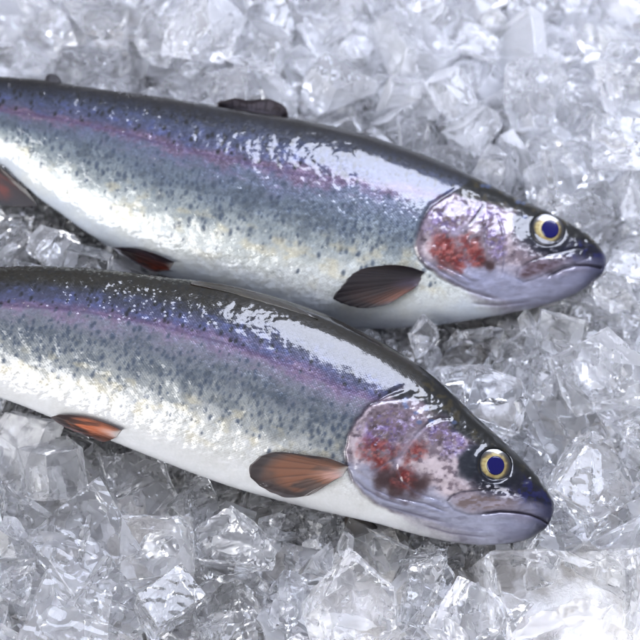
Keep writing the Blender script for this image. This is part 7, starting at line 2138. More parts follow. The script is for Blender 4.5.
(19,0.66,17.98,24.89,-0.33,-0.05,-0.54,0.8,0.24),
(12,0.59,-4.83,-14.85,-0.22,-0.87,0.44,-0.21,-0.06),
(12,0.81,13.84,9.34,0.69,-0.36,0.37,-0.3,0.8),
(0,0.75,11.56,3.88,-0.7,0.06,0.3,0,-0.95),
(12,0.64,3.08,20.24,0.13,0.34,0.6,-0.58,-0.43),
(20,0.98,2.27,22.7,-0.06,0.02,0.11,0.32,-0.94),
(26,0.66,15.23,3.66,0.37,0.58,-0.18,0.79,-0.02),
(13,0.59,13.94,-9.8,-0.72,-0.24,0.26,0.78,-0.51),
(19,0.64,-18.55,23.55,-0.67,0.1,-0.94,-0.28,-0.16),
(0,0.64,4.39,14.58,-0.41,-0.1,0.37,0.5,-0.78),
(9,0.89,-5.86,22.96,0.48,-0.86,0.36,-0.3,0.18),
(35,0.67,-5.85,-16.37,-0.21,0.31,0.29,0.81,0.39),
(21,0.92,1.79,-0.06,-0.05,0.03,-0.16,0.92,-0.35),
(3,0.81,1.87,-3.91,0.86,-0.31,-0.83,-0.43,0.16),
(25,0.78,1.2,23.76,-0.79,-0.39,-0.27,0.77,-0.42),
(16,0.92,-10.87,14.01,-0.13,-0.46,0.18,0.72,-0.48),
(10,0.65,6.71,14.83,0.83,0.12,0.42,0.74,0.51),
(20,0.97,-13.11,-16.86,-0.08,0.56,-0.55,0.11,0.61),
(25,0.68,11.59,24.76,-0.81,-0.68,-0.39,0.38,0.49),
(7,0.8,-12.67,-11.55,-0.53,0.38,0.56,0.05,0.73),
(32,0.76,-15.82,10.45,1.28,-0.46,0.28,-0.35,0.77),
(36,0.72,-3.59,-15.77,-0.79,0.72,-0.24,-0.31,-0.57),
(13,0.89,-7.67,-4.9,-0.19,-0.51,-0.06,0.16,-0.84),
(4,0.64,-19.67,9.91,0.8,-0.07,0.47,0.03,-0.88),
(22,1,-13.63,0.21,0.46,0.19,0.57,-0.09,-0.8),
(29,0.78,-7.33,17.28,1.25,0.62,0.07,-0.33,-0.71),
(1,0.62,-1.51,1.58,-0.42,-0.27,0.8,0.46,-0.28),
(27,0.57,-17.68,16.64,-0.49,-0.2,-0.23,0.77,-0.56),
(6,0.57,2.11,13.93,0.98,-0.22,-0.6,-0.02,-0.77),
(3,1.07,-5.04,7.34,-0.01,-0.42,-0.88,0.11,-0.19),
(8,0.56,5.81,-0.15,0.27,-0.89,-0.14,0.08,0.42),
(8,0.59,3.81,15.27,-0.8,-0.5,0.67,0.53,-0.15),
(18,0.79,-10.72,-7.83,0.37,0.13,0.12,0.27,0.95),
(19,0.66,-11.51,9.98,0.34,0.89,-0.37,-0.07,-0.27),
(14,0.75,-14.07,-6.9,1.2,-0.54,-0.63,0.35,0.43),
(28,0.82,8.12,-3.58,-0.45,0.73,-0.15,-0.29,-0.59),
(37,1.05,12.32,15.19,-0.05,-0.88,0.05,0.08,-0.47),
(28,0.73,3.58,18.19,0.87,0.52,-0.21,0.74,0.36),
(3,0.59,-8.5,-1.43,-0.13,-0.05,-0.31,0.9,0.31),
(38,0.85,-7.08,3.62,0.08,0.09,0.9,0.36,0.2),
(28,0.56,9.2,9.46,0.94,-0.3,0.6,0.09,0.74),
(8,0.61,-2.02,20.57,0.89,0.07,-0.61,0.29,0.73),
(0,0.87,-2.49,4.45,-0.53,0.15,0.9,0.4,-0.06),
(13,0.67,17.89,11.47,1.2,-0.07,0.19,-0.12,-0.97),
(0,0.57,-14.22,-4.15,-0.49,-0.15,0.31,0.92,-0.19),
(35,0.69,-12.23,-18.25,-0.13,0.09,0.61,-0.77,0.16),
(37,0.77,-11.07,23.82,-0.51,-0.05,-0.65,-0.02,0.76),
(33,0.59,-3.78,14.64,0.87,-0.19,-0.92,-0.3,-0.16),
(8,0.87,12.1,16.05,0.83,-0.83,0.02,-0.03,0.56),
(21,0.81,14.87,-2.81,-0.48,-0.38,-0.43,0.57,-0.58),
(16,0.69,12.74,-9.38,-0.61,-0.65,-0.45,-0.61,-0.04),
(24,0.66,-14.26,12.09,1.16,-0.49,0.3,-0.13,0.81),
(25,0.8,13.58,4.62,0.56,-0.3,0.81,-0.5,0.11),
(20,0.73,5.79,14.47,-0.26,-0.47,0.18,0.72,-0.48),
(21,0.63,-11.14,-2.85,0.84,0.29,0.7,-0.61,0.24),
(20,0.56,8.22,8.3,0.57,-0.02,0.1,-0.08,0.99),
(8,0.72,-12.58,23.14,-0.42,-0.35,-0.87,0.06,-0.34),
(3,0.6,11.49,-0.38,-0.18,0.26,-0.77,0.51,0.28),
(34,0.75,-15.96,-7.22,0.73,0.75,0.2,0.46,0.43),
(16,0.63,5.82,-6.54,0.53,-0.37,-0.34,0.06,-0.86),
(20,0.82,-13.7,21.72,-0.21,-0.69,-0.25,-0.07,-0.68),
(16,0.64,-2.73,-4.84,0.03,0.11,-0.11,0.8,0.58),
(39,0.56,6.65,-9.05,-0.76,0.02,-0.86,-0.08,0.51),
(17,0.58,2.9,-3.67,-0.01,0.3,0.73,-0.57,0.22),
(3,0.58,-10.77,4.97,0.74,0.42,-0.21,0.88,0.08),
(23,0.88,-1.49,-18.06,-0.42,0.9,0.28,-0.35,-0.02),
(27,0.73,-18.18,-3.3,-0.86,0.26,0.57,0.78,0.03),
(19,0.82,-8.44,0.12,0.86,-0.34,-0.8,0.42,-0.27),
(12,0.69,9.18,14.61,1.11,-0.17,0.77,0.51,-0.36),
(30,0.94,-5.05,-1.25,0.85,0.4,0.07,-0.71,-0.57),
(29,0.69,-7.21,19.63,-0.71,0.26,0.61,0.72,-0.19),
(11,1.06,-14.4,-9.07,1.11,0.01,0.39,0.32,-0.86),
(26,0.93,-1.62,9.15,-0.88,0.7,-0.68,0.08,-0.22),
(18,0.56,10.29,9.55,-0.17,-0.71,0.53,-0.02,-0.47),
(25,0.75,12.22,20.22,1.04,-0.47,0.32,0.81,-0.13),
(17,0.59,18.16,-5.06,0.91,-0.43,-0.32,-0.34,0.77),
(37,1.07,-10.32,23.35,1.02,-0.26,0.6,0.69,0.31),
(21,0.56,-11.74,-0.8,0.04,-0.33,-0.37,0.84,0.21),
(32,0.72,-16.21,-17.65,0.97,-0.57,0.19,-0.73,-0.33),
(36,0.75,-15.65,17.46,0.5,-0.03,-0.51,0.17,0.84),
(34,0.64,8.78,-6.73,0.4,0.65,-0.14,0.71,0.23),
(21,0.66,-9.1,1.37,-0.24,0.72,-0.4,-0.14,0.56),
(20,0.77,-20.05,20.95,0.57,-0.64,-0.19,-0.74,-0.09),
(4,1.05,-12.62,-10.28,-0.5,0.06,0.69,-0.51,0.51),
(37,0.55,14.28,5.46,-0.66,0.1,-0.25,-0.81,0.52),
(4,0.62,1.17,9.92,0.67,0.48,-0.61,-0.53,-0.35),
(10,0.92,-9.84,11.29,1.15,-0.41,-0.85,-0.14,0.29),
(21,0.71,11.22,13.43,-0.51,-0.26,-0.94,-0.13,-0.16),
(2,0.56,15.2,-3.97,-0.86,0.04,-0.96,0.06,-0.27),
(33,0.6,-3.37,-17.94,-0.56,-0.17,0.3,0.74,0.58),
(11,0.82,-6.76,-7.72,0.39,-0.29,0.69,0.65,-0.16),
(6,0.84,12.26,-5.48,-0.16,0.61,-0.21,0.34,0.68),
(16,0.61,7.17,14,-0.48,-0.12,0.2,0.54,0.81),
(26,0.71,-5.66,16.32,1.04,0.15,-0.8,-0.34,0.47),
(5,0.64,-16.6,5.62,-0.49,-0.5,-0.77,-0.1,-0.4),
(20,0.57,-11.64,5.61,0.57,0.2,-0.55,-0.77,-0.26),
(32,0.83,19.74,9.91,-0.81,-0.31,-0.04,-0.36,0.88),
(26,0.93,-13.44,-18.3,0.05,0.07,-0.14,-0.05,-0.99),
(6,0.62,6,-6.84,-0.29,0.02,0.89,0.23,0.38),
(25,0.57,-4.91,18.92,-0.65,-0.09,0.03,-0.36,-0.93),
(6,0.86,-5.62,0.95,0.94,0.15,-0.5,-0.25,-0.82),
(28,0.74,11.24,20.62,1.15,0.54,0.45,-0.71,-0.03),
(3,0.55,-17.87,19,0.32,-0.04,0.19,-0.9,-0.38),
(4,0.61,7.16,10.34,0.86,0.43,0.81,-0.04,0.39),
(17,0.87,16.41,2.97,-0.21,-0.13,0.99,0.02,-0.02),
(29,0.76,-1.65,-4.36,-0.56,0.23,0.44,0.19,0.85),
(25,0.95,-17.09,-5.9,1.23,0.22,-0.95,0.18,0.1),
(37,0.59,-19.79,23.35,-0.11,0.14,0.92,-0.1,-0.34),
(33,1.06,-11.72,0.54,0.33,0.29,0.01,0.71,0.64),
(21,0.88,20.65,21.51,0.21,0.18,-0.12,0.52,0.83),
(0,0.72,-8.06,21.82,-0.45,-0.55,-0.66,0.16,0.49),
(7,0.64,-17.36,3.05,0.45,-0.34,-0.4,0.85,-0.05),
(21,0.64,-17.9,-3.31,0.39,-0.43,-0.16,-0.13,0.88),
(30,0.59,8.52,18.67,-0.16,0.86,0.11,0.3,0.38),
(8,0.63,-0.22,-8.07,-0.47,0.03,0.6,-0.78,0.18),
(36,0.91,-16.81,12.81,-0.54,-0.9,0.28,-0.34,-0.02),
(13,0.92,-6.05,11.55,-0.22,0.04,-0.07,-0.85,-0.52),
(2,0.61,0.46,22.5,-0.22,0.12,0.1,0.44,0.88),
(38,0.61,-13.31,-9.17,-0.07,-0.42,-0.87,0.04,0.27),
(9,0.81,-13.33,8.51,1.3,-0.5,-0.2,0.45,0.71),
(31,0.66,0.58,-9.94,-0.39,0.17,0.97,0.1,-0.12),
(26,0.58,-3.51,19.09,1.2,-0.06,-0.31,0.36,-0.88),
(27,0.7,15.19,16.22,-0.86,-0.07,0.83,-0.55,0.08),
(6,0.62,12.35,-2.14,-0.86,-0.52,0.15,0.84,-0.03),
(30,0.68,3.13,21.95,-0.05,-0.22,0.15,0.02,0.96),
(13,0.59,-16.92,15.38,-0.8,-0.01,-0.38,0.69,-0.61),
(6,0.61,6.42,19.72,0.49,0.6,0.44,-0.63,0.21),
(30,0.73,-8.79,-5.23,0.89,0.92,-0.01,0.11,0.38),
(29,0.61,1.64,-1.24,-0.12,-0.91,-0.13,-0.24,0.32),
(25,0.75,2.33,19.91,-0.49,0.03,0.07,0.79,-0.61),
(32,0.74,-8.03,-9.45,-0.69,-0.6,0.77,0.1,-0.17),
(27,0.66,-11.05,-10.55,0.35,0.4,0.41,-0.72,0.4),
(11,0.66,-0.53,11.28,0.78,-0.88,0,0.38,0.27),
(35,0.86,-15.85,-3.29,0.47,0.08,-0.69,0.52,0.5),
(37,0.64,-2.14,-2.31,0.28,-0.62,0.42,0.45,-0.49),
(8,0.58,15.65,-0.86,1.06,0.45,0.45,-0.62,-0.45),
(4,0.72,17.33,15.35,-0.82,-0.08,0.46,-0.48,0.74),
(13,0.67,-20.24,22.34,0.94,-0.2,0.92,-0.28,0.19),
(36,0.77,14.74,9.97,0.46,-0.17,-0.36,0.73,0.55),
(20,0.64,10.4,16.69,-0.79,0.05,-0.37,-0.92,0.1),
(28,0.64,2.97,7.24,0.04,-0.28,0.4,0.47,-0.74),
(26,0.57,-0.49,-9.23,-0.7,-0.77,-0.01,0.6,-0.2),
(7,0.57,11.5,-8.21,-0.83,0.43,0.61,0.47,-0.46),
(16,0.87,-7.98,24.92,-0.88,0.04,-0.43,0.84,-0.31),
(10,0.75,3.4,-6.87,0.07,0.13,0.32,-0.83,0.43),
(12,0.75,-1.7,8.13,0.14,-0.48,-0.45,-0.34,-0.67),
(39,0.7,12.06,-12.63,-0.27,-0.42,0.26,0.11,0.86),
(25,0.72,-17.03,-15.51,-0.5,0.6,-0.01,-0.8,-0),
(14,0.59,3.85,10.06,0.11,0.24,0.47,-0.82,-0.23),
(24,0.56,10.94,19.58,0.62,0.07,-0.98,0,-0.16),
(36,0.77,1.78,12.12,-0.18,0.47,-0.7,0.44,-0.31),
(25,0.63,10.85,25.02,-0.48,0.2,-0.63,0.54,-0.52),
(28,0.64,17.21,9.85,0.49,0.38,0.21,-0.52,0.74),
(5,0.57,-6.07,-11.32,-0.89,-0.4,0.01,0.38,-0.83),
(39,0.55,-5.86,-10.45,0.23,0.64,0.35,0.5,-0.46),
(30,0.69,-16.67,-10.21,0.01,0.38,-0.62,0.12,0.68),
(38,0.69,-15.06,3.97,-0.85,-0.26,-0.47,0.77,0.34),
(2,0.6,2.76,9.11,0.99,-0.04,0.25,-0.3,0.92),
(12,0.56,13.18,9.69,-0.69,0.38,-0.29,0.88,-0.08),
(13,0.6,16.17,-18.07,0.3,-0.41,0.67,0.61,0.08),
(36,0.71,-7.81,-5.88,-0.51,0.04,0.79,0.06,-0.61),
(7,0.84,-15.86,-6.13,0.92,0.82,0.08,-0.39,-0.41),
(37,0.65,8.64,-6.07,-0.16,0.25,0.25,-0.18,-0.92),
(20,0.64,-17.11,11.83,0.78,0.23,-0.71,0.65,-0.16),
(34,0.76,2.79,24.51,-0.39,-0.46,0.07,0.77,-0.44),
(20,0.6,0.11,20.58,-0.75,0.67,-0.16,0.72,-0.04),
(28,0.63,3.73,15.01,-0.03,0.9,0.27,-0.23,0.27),
(36,0.91,-13.78,-6.7,-0.15,0.02,0.22,0.09,0.97),
(3,0.81,-19.79,21.71,-0.35,0.74,0.23,0.31,0.55),
(16,0.62,1.89,-11.45,0.1,0.07,0.12,0.44,0.89),
(27,0.73,-12.62,1.06,1.07,-0.63,-0.59,-0.47,-0.18),
(33,0.91,5.81,5.14,-0.3,0,0.29,-0.06,0.96),
(26,0.61,10.67,3.39,-0.34,0.35,0.05,-0.79,-0.5),
(6,0.65,-14.93,-0.18,1.24,-0.3,0.27,-0.86,0.29),
(36,0.64,-5.74,10.43,-0.51,0.17,-0.25,-0.44,-0.84),
(4,0.85,-12.31,-12.64,-0.53,0.04,0.92,-0.19,0.34),
(30,0.7,-6.26,-3.04,0.7,0.17,0.03,-0.08,-0.98),
(3,0.83,-12.8,9.4,1,-0.52,0.62,0.56,0.19),
(5,0.72,8.33,3.16,-0.7,0.13,-0.15,0.63,-0.75),
(28,0.67,11.8,16.22,-0.49,-0.58,0.6,0.08,-0.55),
(16,0.61,-19.77,20.1,0.77,-0.5,0.82,0.18,0.21),
(5,0.64,-13.19,-11.68,0.24,-0.16,0.81,-0.13,0.55),
(20,0.93,5.5,25.13,-0.69,0.35,0.1,0.27,0.89),
(10,0.6,13.15,-10.47,-0.13,-0.12,-0.81,0.57,0.07),
(4,0.62,-2.28,0.36,0.24,-0.22,0.48,0.2,-0.82),
(24,0.56,-17.04,10.85,-0.88,-0.3,-0.76,-0.57,0.03),
(1,0.69,-15.17,21.33,-0.51,-0.12,0.45,-0.84,-0.29),
(27,0.57,-4.04,-8.21,-0.7,-0.09,0.19,-0.82,0.54),
(10,0.64,3.22,15.96,0.14,0.04,0.72,-0.69,-0.13),
(28,0.94,3.41,17.15,1.16,0.12,-0.52,-0.15,-0.83),
(35,0.56,4.55,22.87,0.19,-0.65,-0.21,0.41,-0.61),
(34,0.68,-9.08,-3.05,-0.05,0.89,0.18,0.41,-0.01),
(24,0.61,12.88,5.69,-0.79,0.16,0.14,-0.81,-0.55),
(25,0.63,-20.36,13.83,-0.14,-0.19,-0.9,0.07,0.39),
(39,1,-17.19,-17.27,0.4,-0.2,-0.69,0.7,-0.02),
(12,0.62,-10.2,9.75,0.58,0.59,-0.1,0.31,-0.74),
(14,0.56,-7.91,-15.25,0.29,-0.77,0.39,-0.47,0.18),
(10,0.74,-8.2,18.44,-0.59,-0.07,0.86,0.5,-0.09),
(18,0.7,-7.23,12.5,0.03,-0.44,-0.59,-0.68,-0.02),
(2,0.62,-4.72,16.44,-0.27,-0.12,0.72,-0.22,0.65),
(20,0.81,-15.79,7.71,-0.69,0.41,0.35,-0.1,0.84),
(28,0.69,-4.24,18.87,0.45,0.04,0.32,0.92,0.22),
(28,0.77,8.97,22.91,0.93,-0.46,0.62,-0.48,0.41),
(30,0.71,-18.59,19.72,-0.4,-0.46,0.6,0.37,-0.54),
(3,0.55,4.76,22.21,0.89,-0.08,-0.38,-0.69,0.62),
(21,0.95,-9.68,8.61,-0.54,0.68,0.64,-0.24,-0.28),
(6,0.58,1.1,-5.06,0.02,-0.7,-0.28,-0.66,0.04),
(1,0.65,19.37,18.61,1.25,0.8,0.48,-0.07,-0.35),
(11,0.55,2.61,-7.04,-0.43,0.46,-0.35,-0.77,-0.26),
(36,0.92,-0.87,19.9,-0.37,-0.21,-0.37,0.67,0.61),
(25,0.9,-6.04,7.91,-0.87,0.87,-0.47,0.13,0.06),
(0,0.81,-2.19,10.41,0.99,-0.45,-0.36,0.42,-0.7),
(35,0.86,12.58,-7.07,-0.23,-0.64,-0.32,0.3,0.63),
(27,0.7,3.23,-0.85,-0.08,0.18,0.49,-0.69,-0.5),
(34,0.56,7.1,17.53,0.57,0.01,0.76,-0.52,-0.39),
(34,0.7,12.51,-3.06,-0.83,0.28,-0.76,-0.43,-0.4),
(14,0.84,13.48,-3.18,0.07,-0.37,-0.79,-0.23,-0.42),
(17,0.61,-4.41,-5.82,-0.05,-0.64,0.56,0.26,-0.46),
(29,0.57,-2,3.33,-0.73,0.33,-0.21,0.75,0.53),
(12,0.66,-1.33,17.08,0.97,0.06,-0.08,0.95,0.28),
(31,0.77,-16.43,-14.44,-0.04,0.68,0.53,-0.27,-0.43),
(29,0.75,-6.84,12.69,0.89,-0.04,-0.21,0.04,0.98),
(35,0.57,-17.13,5.13,0.1,0.06,-0.58,0.34,-0.74),
(16,0.87,-15.14,-0.72,-0.14,0.94,-0.12,0.28,0.12),
(26,0.61,-2.45,21.02,0.07,-0.55,-0.54,0.04,0.64),
(38,0.87,2.97,-8.15,-0.65,-0.74,0.23,0.5,-0.39),
(12,0.67,11.75,6.53,-0.5,0.76,0.18,0.53,-0.34),
(22,0.89,-4.18,10.96,-0.28,-0.32,-0.86,-0.37,0.18),
(37,0.56,2.82,13.47,-0.83,0.4,0.05,-0.88,-0.23),
(9,0.61,10.98,-10.47,-0.71,-0.64,0.71,-0.2,0.21),
(30,0.64,-6.56,-2.37,0.2,-0.14,0.32,0.39,-0.85),
(37,0.59,-16.34,-0.42,-0.26,-0.79,0.35,-0.31,0.39),
(13,0.6,-5.5,-15.8,0.67,-0.83,-0.02,0.53,0.14),
(15,0.75,-15.46,-7.61,-0.67,-0.01,0.63,0.72,-0.3),
(11,0.64,18.26,1.95,1.02,-0.01,0.8,-0.54,-0.25),
(2,0.56,-17.14,14.36,0.44,-0.31,0.66,-0.65,-0.22),
(7,0.68,18.02,-6.54,0.58,-0.2,-0.94,-0.03,0.29),
(37,0.55,5.91,-16.18,0.88,0.25,-0.17,-0.84,0.45),
(4,0.56,4.13,20.3,1.07,-0.03,0.99,0.13,0.1),
(9,0.77,-0.39,-17.14,-0.72,0.32,0.92,-0.1,0.17),
(26,0.6,-2.21,6.3,-0.48,-0.57,-0.57,-0.15,0.57),
(5,0.65,7.21,-5.96,1.09,-0.41,-0.61,0.53,0.42),
(19,0.71,1.27,-2.31,-0.44,-0.02,-0.44,0.85,-0.27),
(35,1,-5.69,20.47,-0.7,-0.59,-0.44,-0.28,-0.61),
(20,0.59,-14.7,17.6,0.35,0.33,-0.01,0.4,-0.85),
(33,0.7,10.68,-1.75,-0.73,-0.6,0.3,0.26,0.69),
(20,0.65,-7.42,23.37,1.19,-0.44,-0.6,-0.58,0.33),
(38,0.76,14.16,13.58,-0.3,-0.46,-0.54,0.42,-0.57),
(24,0.63,-2.04,-0.49,0.15,0.4,-0.88,-0.14,-0.21),
(34,0.9,-9.7,8.82,0.79,-0.28,-0.72,0.63,-0.09),
(9,0.65,1.3,19.9,-0.26,-0.02,-0.88,0.23,0.41),
(22,0.58,15.4,-4.98,-0.5,-0.16,-0.66,0.28,-0.68),
(27,0.64,16.84,11.51,-0.16,0.33,0.94,0.08,0.04),
(16,0.64,18.75,5.04,-0.75,-0.94,0.03,0.35,0),
(24,0.57,17,-3.19,1.05,-0.47,0.25,-0.35,0.77),
(22,0.58,10.96,-11.42,0,0.64,0.08,0.33,-0.69),
(15,0.79,7.22,-15.53,-0.27,0.51,0.03,-0.86,-0.03),
(24,0.58,-16.1,13.98,1.28,-0.1,0.97,-0.15,-0.17),
(35,0.74,-5.15,0.08,0.01,0.45,-0.88,-0.13,-0.06),
(28,0.85,15.15,9.16,-0.03,-0.79,-0.24,0.56,0.07),
(29,0.57,-17.07,-8.3,-0.62,-0.39,-0.2,-0.33,0.83),
(37,0.65,-17.5,7.52,-0.76,-0.92,0.04,0.38,-0.05),
(10,0.62,15.92,-3.98,0.35,-0.55,0.38,-0.37,0.65),
(26,0.88,16.43,-15,1.03,0.26,0.68,-0.69,0),
(18,0.66,-12.59,12.51,0.7,-0.77,-0.14,-0.6,-0.16),
(13,0.72,8.82,-8.95,0.19,-0.62,0.75,-0.22,0.08),
(30,0.56,7.93,9.17,-0.46,0.18,0.42,-0.85,-0.26),
(12,0.69,15.72,18.17,-0.26,0.44,-0.54,0.12,0.71),
(22,0.86,-17.18,-0.84,1.24,-0.73,-0.03,-0.6,0.32),
(7,0.73,-11.22,-18.09,-0.01,-0.78,-0.17,-0.51,-0.31),
(1,0.6,-18.34,1.08,1.23,-0.25,-0.33,-0.67,-0.61),
(27,0.65,-8.26,3.88,0.32,-0.53,0.68,0.16,-0.47),
(3,0.67,-14.46,14.45,-0.49,-0.02,-0.47,0.49,0.74),
(20,0.56,-14.44,6.11,0.01,-0.49,-0.19,-0.61,-0.6),
(22,0.59,-12.87,20.57,-0.19,-0.3,0.74,-0.17,0.58),
(5,0.72,-16.72,-7.83,0.22,-0.22,0.83,-0.19,-0.48),
(9,0.58,-5.41,10.81,0.08,0.21,-0.53,0.61,0.55),
(27,0.6,-15.84,9.61,0.73,-0.46,-0.24,0.38,-0.77),
(37,0.56,13.02,20.76,-0.2,-0.61,-0.72,0.13,0.3),
(22,0.67,14.08,11.92,0.07,0.04,0.56,0.19,-0.8),
(35,0.8,-2.34,14.76,0.42,-0.46,0.8,-0.37,0.15),
(19,0.87,-5.79,-14.16,-0.82,0.15,-0.44,-0.85,0.25),
(6,0.58,-3.91,16.86,-0.15,-0.64,0.23,0.52,0.52),
(33,0.61,-5.84,-15.11,0.77,-0.42,-0.52,0.58,-0.47),
(28,0.85,5.83,16.93,0.69,0.81,0.47,-0.12,0.32),
(19,0.57,15.35,17.77,0.89,0.54,-0.79,-0.26,0.13),
(30,0.92,-3.21,24.44,-0.04,-0.22,0.34,-0.72,0.57),
(22,0.57,19.77,20.31,-0.23,0.31,-0.67,0.49,0.47),
(21,0.66,-8.78,8.22,0.04,-0.43,0.16,0.69,-0.56),
(18,0.63,-3.59,-11.81,0.34,-0.07,0.82,-0.35,0.45),
(6,0.96,9.31,0.13,-0.7,-0.91,0.03,0.42,0.07),
(26,0.71,-13.09,-15.48,-0.44,0.04,-0.09,-0.99,0.09),
(35,0.68,16.43,11.36,1.25,0.63,0.73,0.04,0.26),
(22,0.65,15.76,23.1,0.26,-0.04,-0.96,-0.12,-0.27),
(26,0.72,10.36,-3.23,-0.35,0.18,0.1,-0.08,-0.98),
(2,0.59,-2.87,-18.05,0.55,0.44,-0.37,-0.82,0.01),
(33,0.77,8.95,11.08,-0.89,0.13,0.13,0.04,-0.98),
(5,0.82,16.61,8.44,0.71,0.81,0.06,-0.41,0.42),
(17,0.6,-12.16,18.55,0.33,0.46,-0.17,-0.27,0.83),
(24,0.94,4.48,13.04,0.54,0.61,0.41,-0.24,-0.63),
(30,0.9,8.2,24.74,-0.76,-0.53,0.66,0.38,-0.37),
(10,0.97,16.73,-16.14,1.2,-0.04,0.73,-0.54,0.41),
(28,0.68,10.8,7.13,0.01,0.69,0.19,-0.61,0.35),
(20,0.64,15.91,22.56,-0.64,-0.84,-0.22,-0.49,0.12),
(28,0.75,-0.55,-2.34,1.12,0.18,0.75,0.09,0.63),
(27,0.62,-5.91,-11.24,0.59,0.5,0.82,0.13,-0.24),
(32,0.58,-13.81,-15.91,-0.24,-0.17,0.13,-0.38,-0.9),
(28,0.76,-14.06,-2.26,-0.68,0.39,-0.36,-0.54,-0.65),
(24,0.67,19.29,3.05,0.12,0.06,-0.75,0.41,0.52),
(17,0.56,-9.52,20.19,-0.83,-0.26,0.23,0.33,0.88),
(0,0.66,13.3,6.25,-0.29,0.33,0.67,-0.15,-0.64),
(6,0.93,-11.36,12.7,0.09,-0.18,0.84,0.43,0.28),
(27,0.81,-17.31,4.24,0.19,-0.67,0.56,-0.34,0.36),
(18,0.56,13.76,11.89,-0.75,-0.53,0.51,-0.67,-0.11),
(7,0.73,-6.7,-16.66,-0.83,-0.03,0.4,-0.46,-0.79),
(9,0.58,-16.05,-1.58,1.05,0.31,0.19,0.79,0.49),
(28,0.57,-19.92,11.72,-0.89,-0.01,-0.16,-0.79,-0.59),
(25,0.58,-13.29,7.32,0.97,-0.63,0.56,0.45,0.3),
(30,0.65,-1.21,-8.78,-0.52,-0.31,0.91,0.2,-0.21),
(16,0.7,8.45,17.91,-0.75,-0.33,-0.66,-0.46,-0.49),
(38,0.99,-9.9,-5.45,0.91,0.61,0.17,-0.23,-0.74),
(5,0.75,19.49,16.64,-0.84,0.26,-0.53,-0.78,-0.23),
(27,0.68,16.76,7.28,0.89,-0.15,-0.34,0.15,-0.91),
(17,0.76,8.48,-18.12,0.74,-0.51,0.27,0.19,0.79)]

# ------------------------------------------------------------------ ice
def ice_mesh(idx, detail, crack=True):
    """One broken piece of ice, half-length 1: flat and shell-shaped faces, worn edges, air-filled cracks inside."""
    kind, planes, rng = ice_shape(idx)
    bm = ice_hull(planes)
    fl = bm.faces.layers.float.new('facet')
    for n_, f_ in enumerate(bm.faces): f_[fl] = float(rng.uniform(0, 1))
    bmesh.ops.bevel(bm, geom=list(bm.edges) + list(bm.verts), offset=0.022 if kind != 'rough' else 0.03, segments=1, affect='EDGES', clamp_overlap=True)
    bmesh.ops.triangulate(bm, faces=bm.faces)
    lim = {0: 0.5, 1: 0.2, 2: 0.11}[detail]
    for _ in range(5):
        es = [e for e in bm.edges if e.calc_length() > lim]
        if not es: break
        bmesh.ops.subdivide_edges(bm, edges=es, cuts=1)
        bmesh.ops.triangulate(bm, faces=[f_ for f_ in bm.faces if len(f_.verts) > 3])
    bm.normal_update()
    off = Vector((idx * 7.1, 3.3, 1.7))
    amp = {'cube': .012, 'slab': .015, 'wedge': .02, 'shard': .02, 'rough': .035}[kind]
    moves = []
    for v in bm.verts:
        p = v.co * 1.35 + off
        d = mnoise.noise(p) * amp + mnoise.noise(p * 2.9) * amp * .45 + mnoise.noise(p * 7.0) * amp * .12
        w = abs(mnoise.noise(p * 1.1 + Vector((5, 5, 5))))
        d -= amp * 1.6 * max(0, 1 - 12 * w)                      # chipped grooves
        moves.append(v.normal * d)
    for v, m in zip(bm.verts, moves): v.co += m
    # shell-shaped scoops where flakes broke away
    for _s in range(int(rng.integers(1, 4))):
        vv = bm.verts[int(rng.integers(len(bm.verts)))] if not bm.verts.ensure_lookup_table() else None
        r_ = rng.uniform(.45, 1.2); dep = rng.uniform(.05, .16)
        c_ = vv.co + vv.normal * (r_ - dep)
        for v in bm.verts:
            dv = v.co - c_; L_ = dv.length
            if L_ < r_ and v.normal.dot(dv) < 0: v.co = c_ + dv * (r_ / max(L_, 1e-4))
    bm.normal_update()
    for f_ in bm.faces: f_.smooth = True
    if crack and detail > 0:
        N = np.array([p[0] for p in planes]); D = np.array([p[1] for p in planes])
        for c in range(int(rng.integers(1, 3))):
            c0 = rng.normal(size=3) * .15; nn = unit(rng.normal(size=3)); tx = unit(np.cross(nn, rng.normal(size=3))); ty = np.cross(nn, tx)
            nr, na = 5, 16
            for side in (1,):
                top, bot = [], []
                for i in range(nr):
                    ra, rb_ = [], []
                    for j in range(1 if i == 0 else na):
                        an = 2 * math.pi * j / na; R = i / (nr - 1) * .62 * (1 + .35 * mnoise.noise(Vector((math.cos(an) * 1.5, math.sin(an) * 1.5, idx + c * 9.))))
                        q = c0 + tx * R * math.cos(an) + ty * R * math.sin(an)
                        q = q + nn * (.10 * mnoise.noise(Vector(q * 2.2) + off))
                        ex = np.max(N @ q - (D - .16))
                        if ex > 0: q = c0 + (q - c0) * max(0.05, 1 - 1.6 * ex)
                        t_ = .012 * (1 - (i / (nr - 1)) ** 2) + .0005
                        ra.append(bm.verts.new(q + nn * t_)); rb_.append(bm.verts.new(q - nn * t_) if i < nr - 1 else ra[-1])
                    top.append(ra); bot.append(rb_)
                for L_, flip in ((top, True), (bot, False)):
                    for i in range(nr - 1):
                        for j in range(na):
                            j2 = (j + 1) % na
                            q = [L_[0][0], L_[1][j], L_[1][j2]] if i == 0 else [L_[i][j], L_[i + 1][j], L_[i + 1][j2], L_[i][j2]]
                            try:
                                fc = bm.faces.new(q[::-1] if flip else q); fc.smooth = True
                            except ValueError: pass
    me = bpy.data.meshes.new('ice_chunk')
    bm.to_mesh(me); bm.free()
    me.set_sharp_from_angle(angle=math.radians(24))
    me.materials.append(ICE)
    return me


MESH = {}


def get_ice(idx, detail):
    if (idx, detail) not in MESH: MESH[(idx, detail)] = ice_mesh(idx, detail)
    return MESH[(idx, detail)]


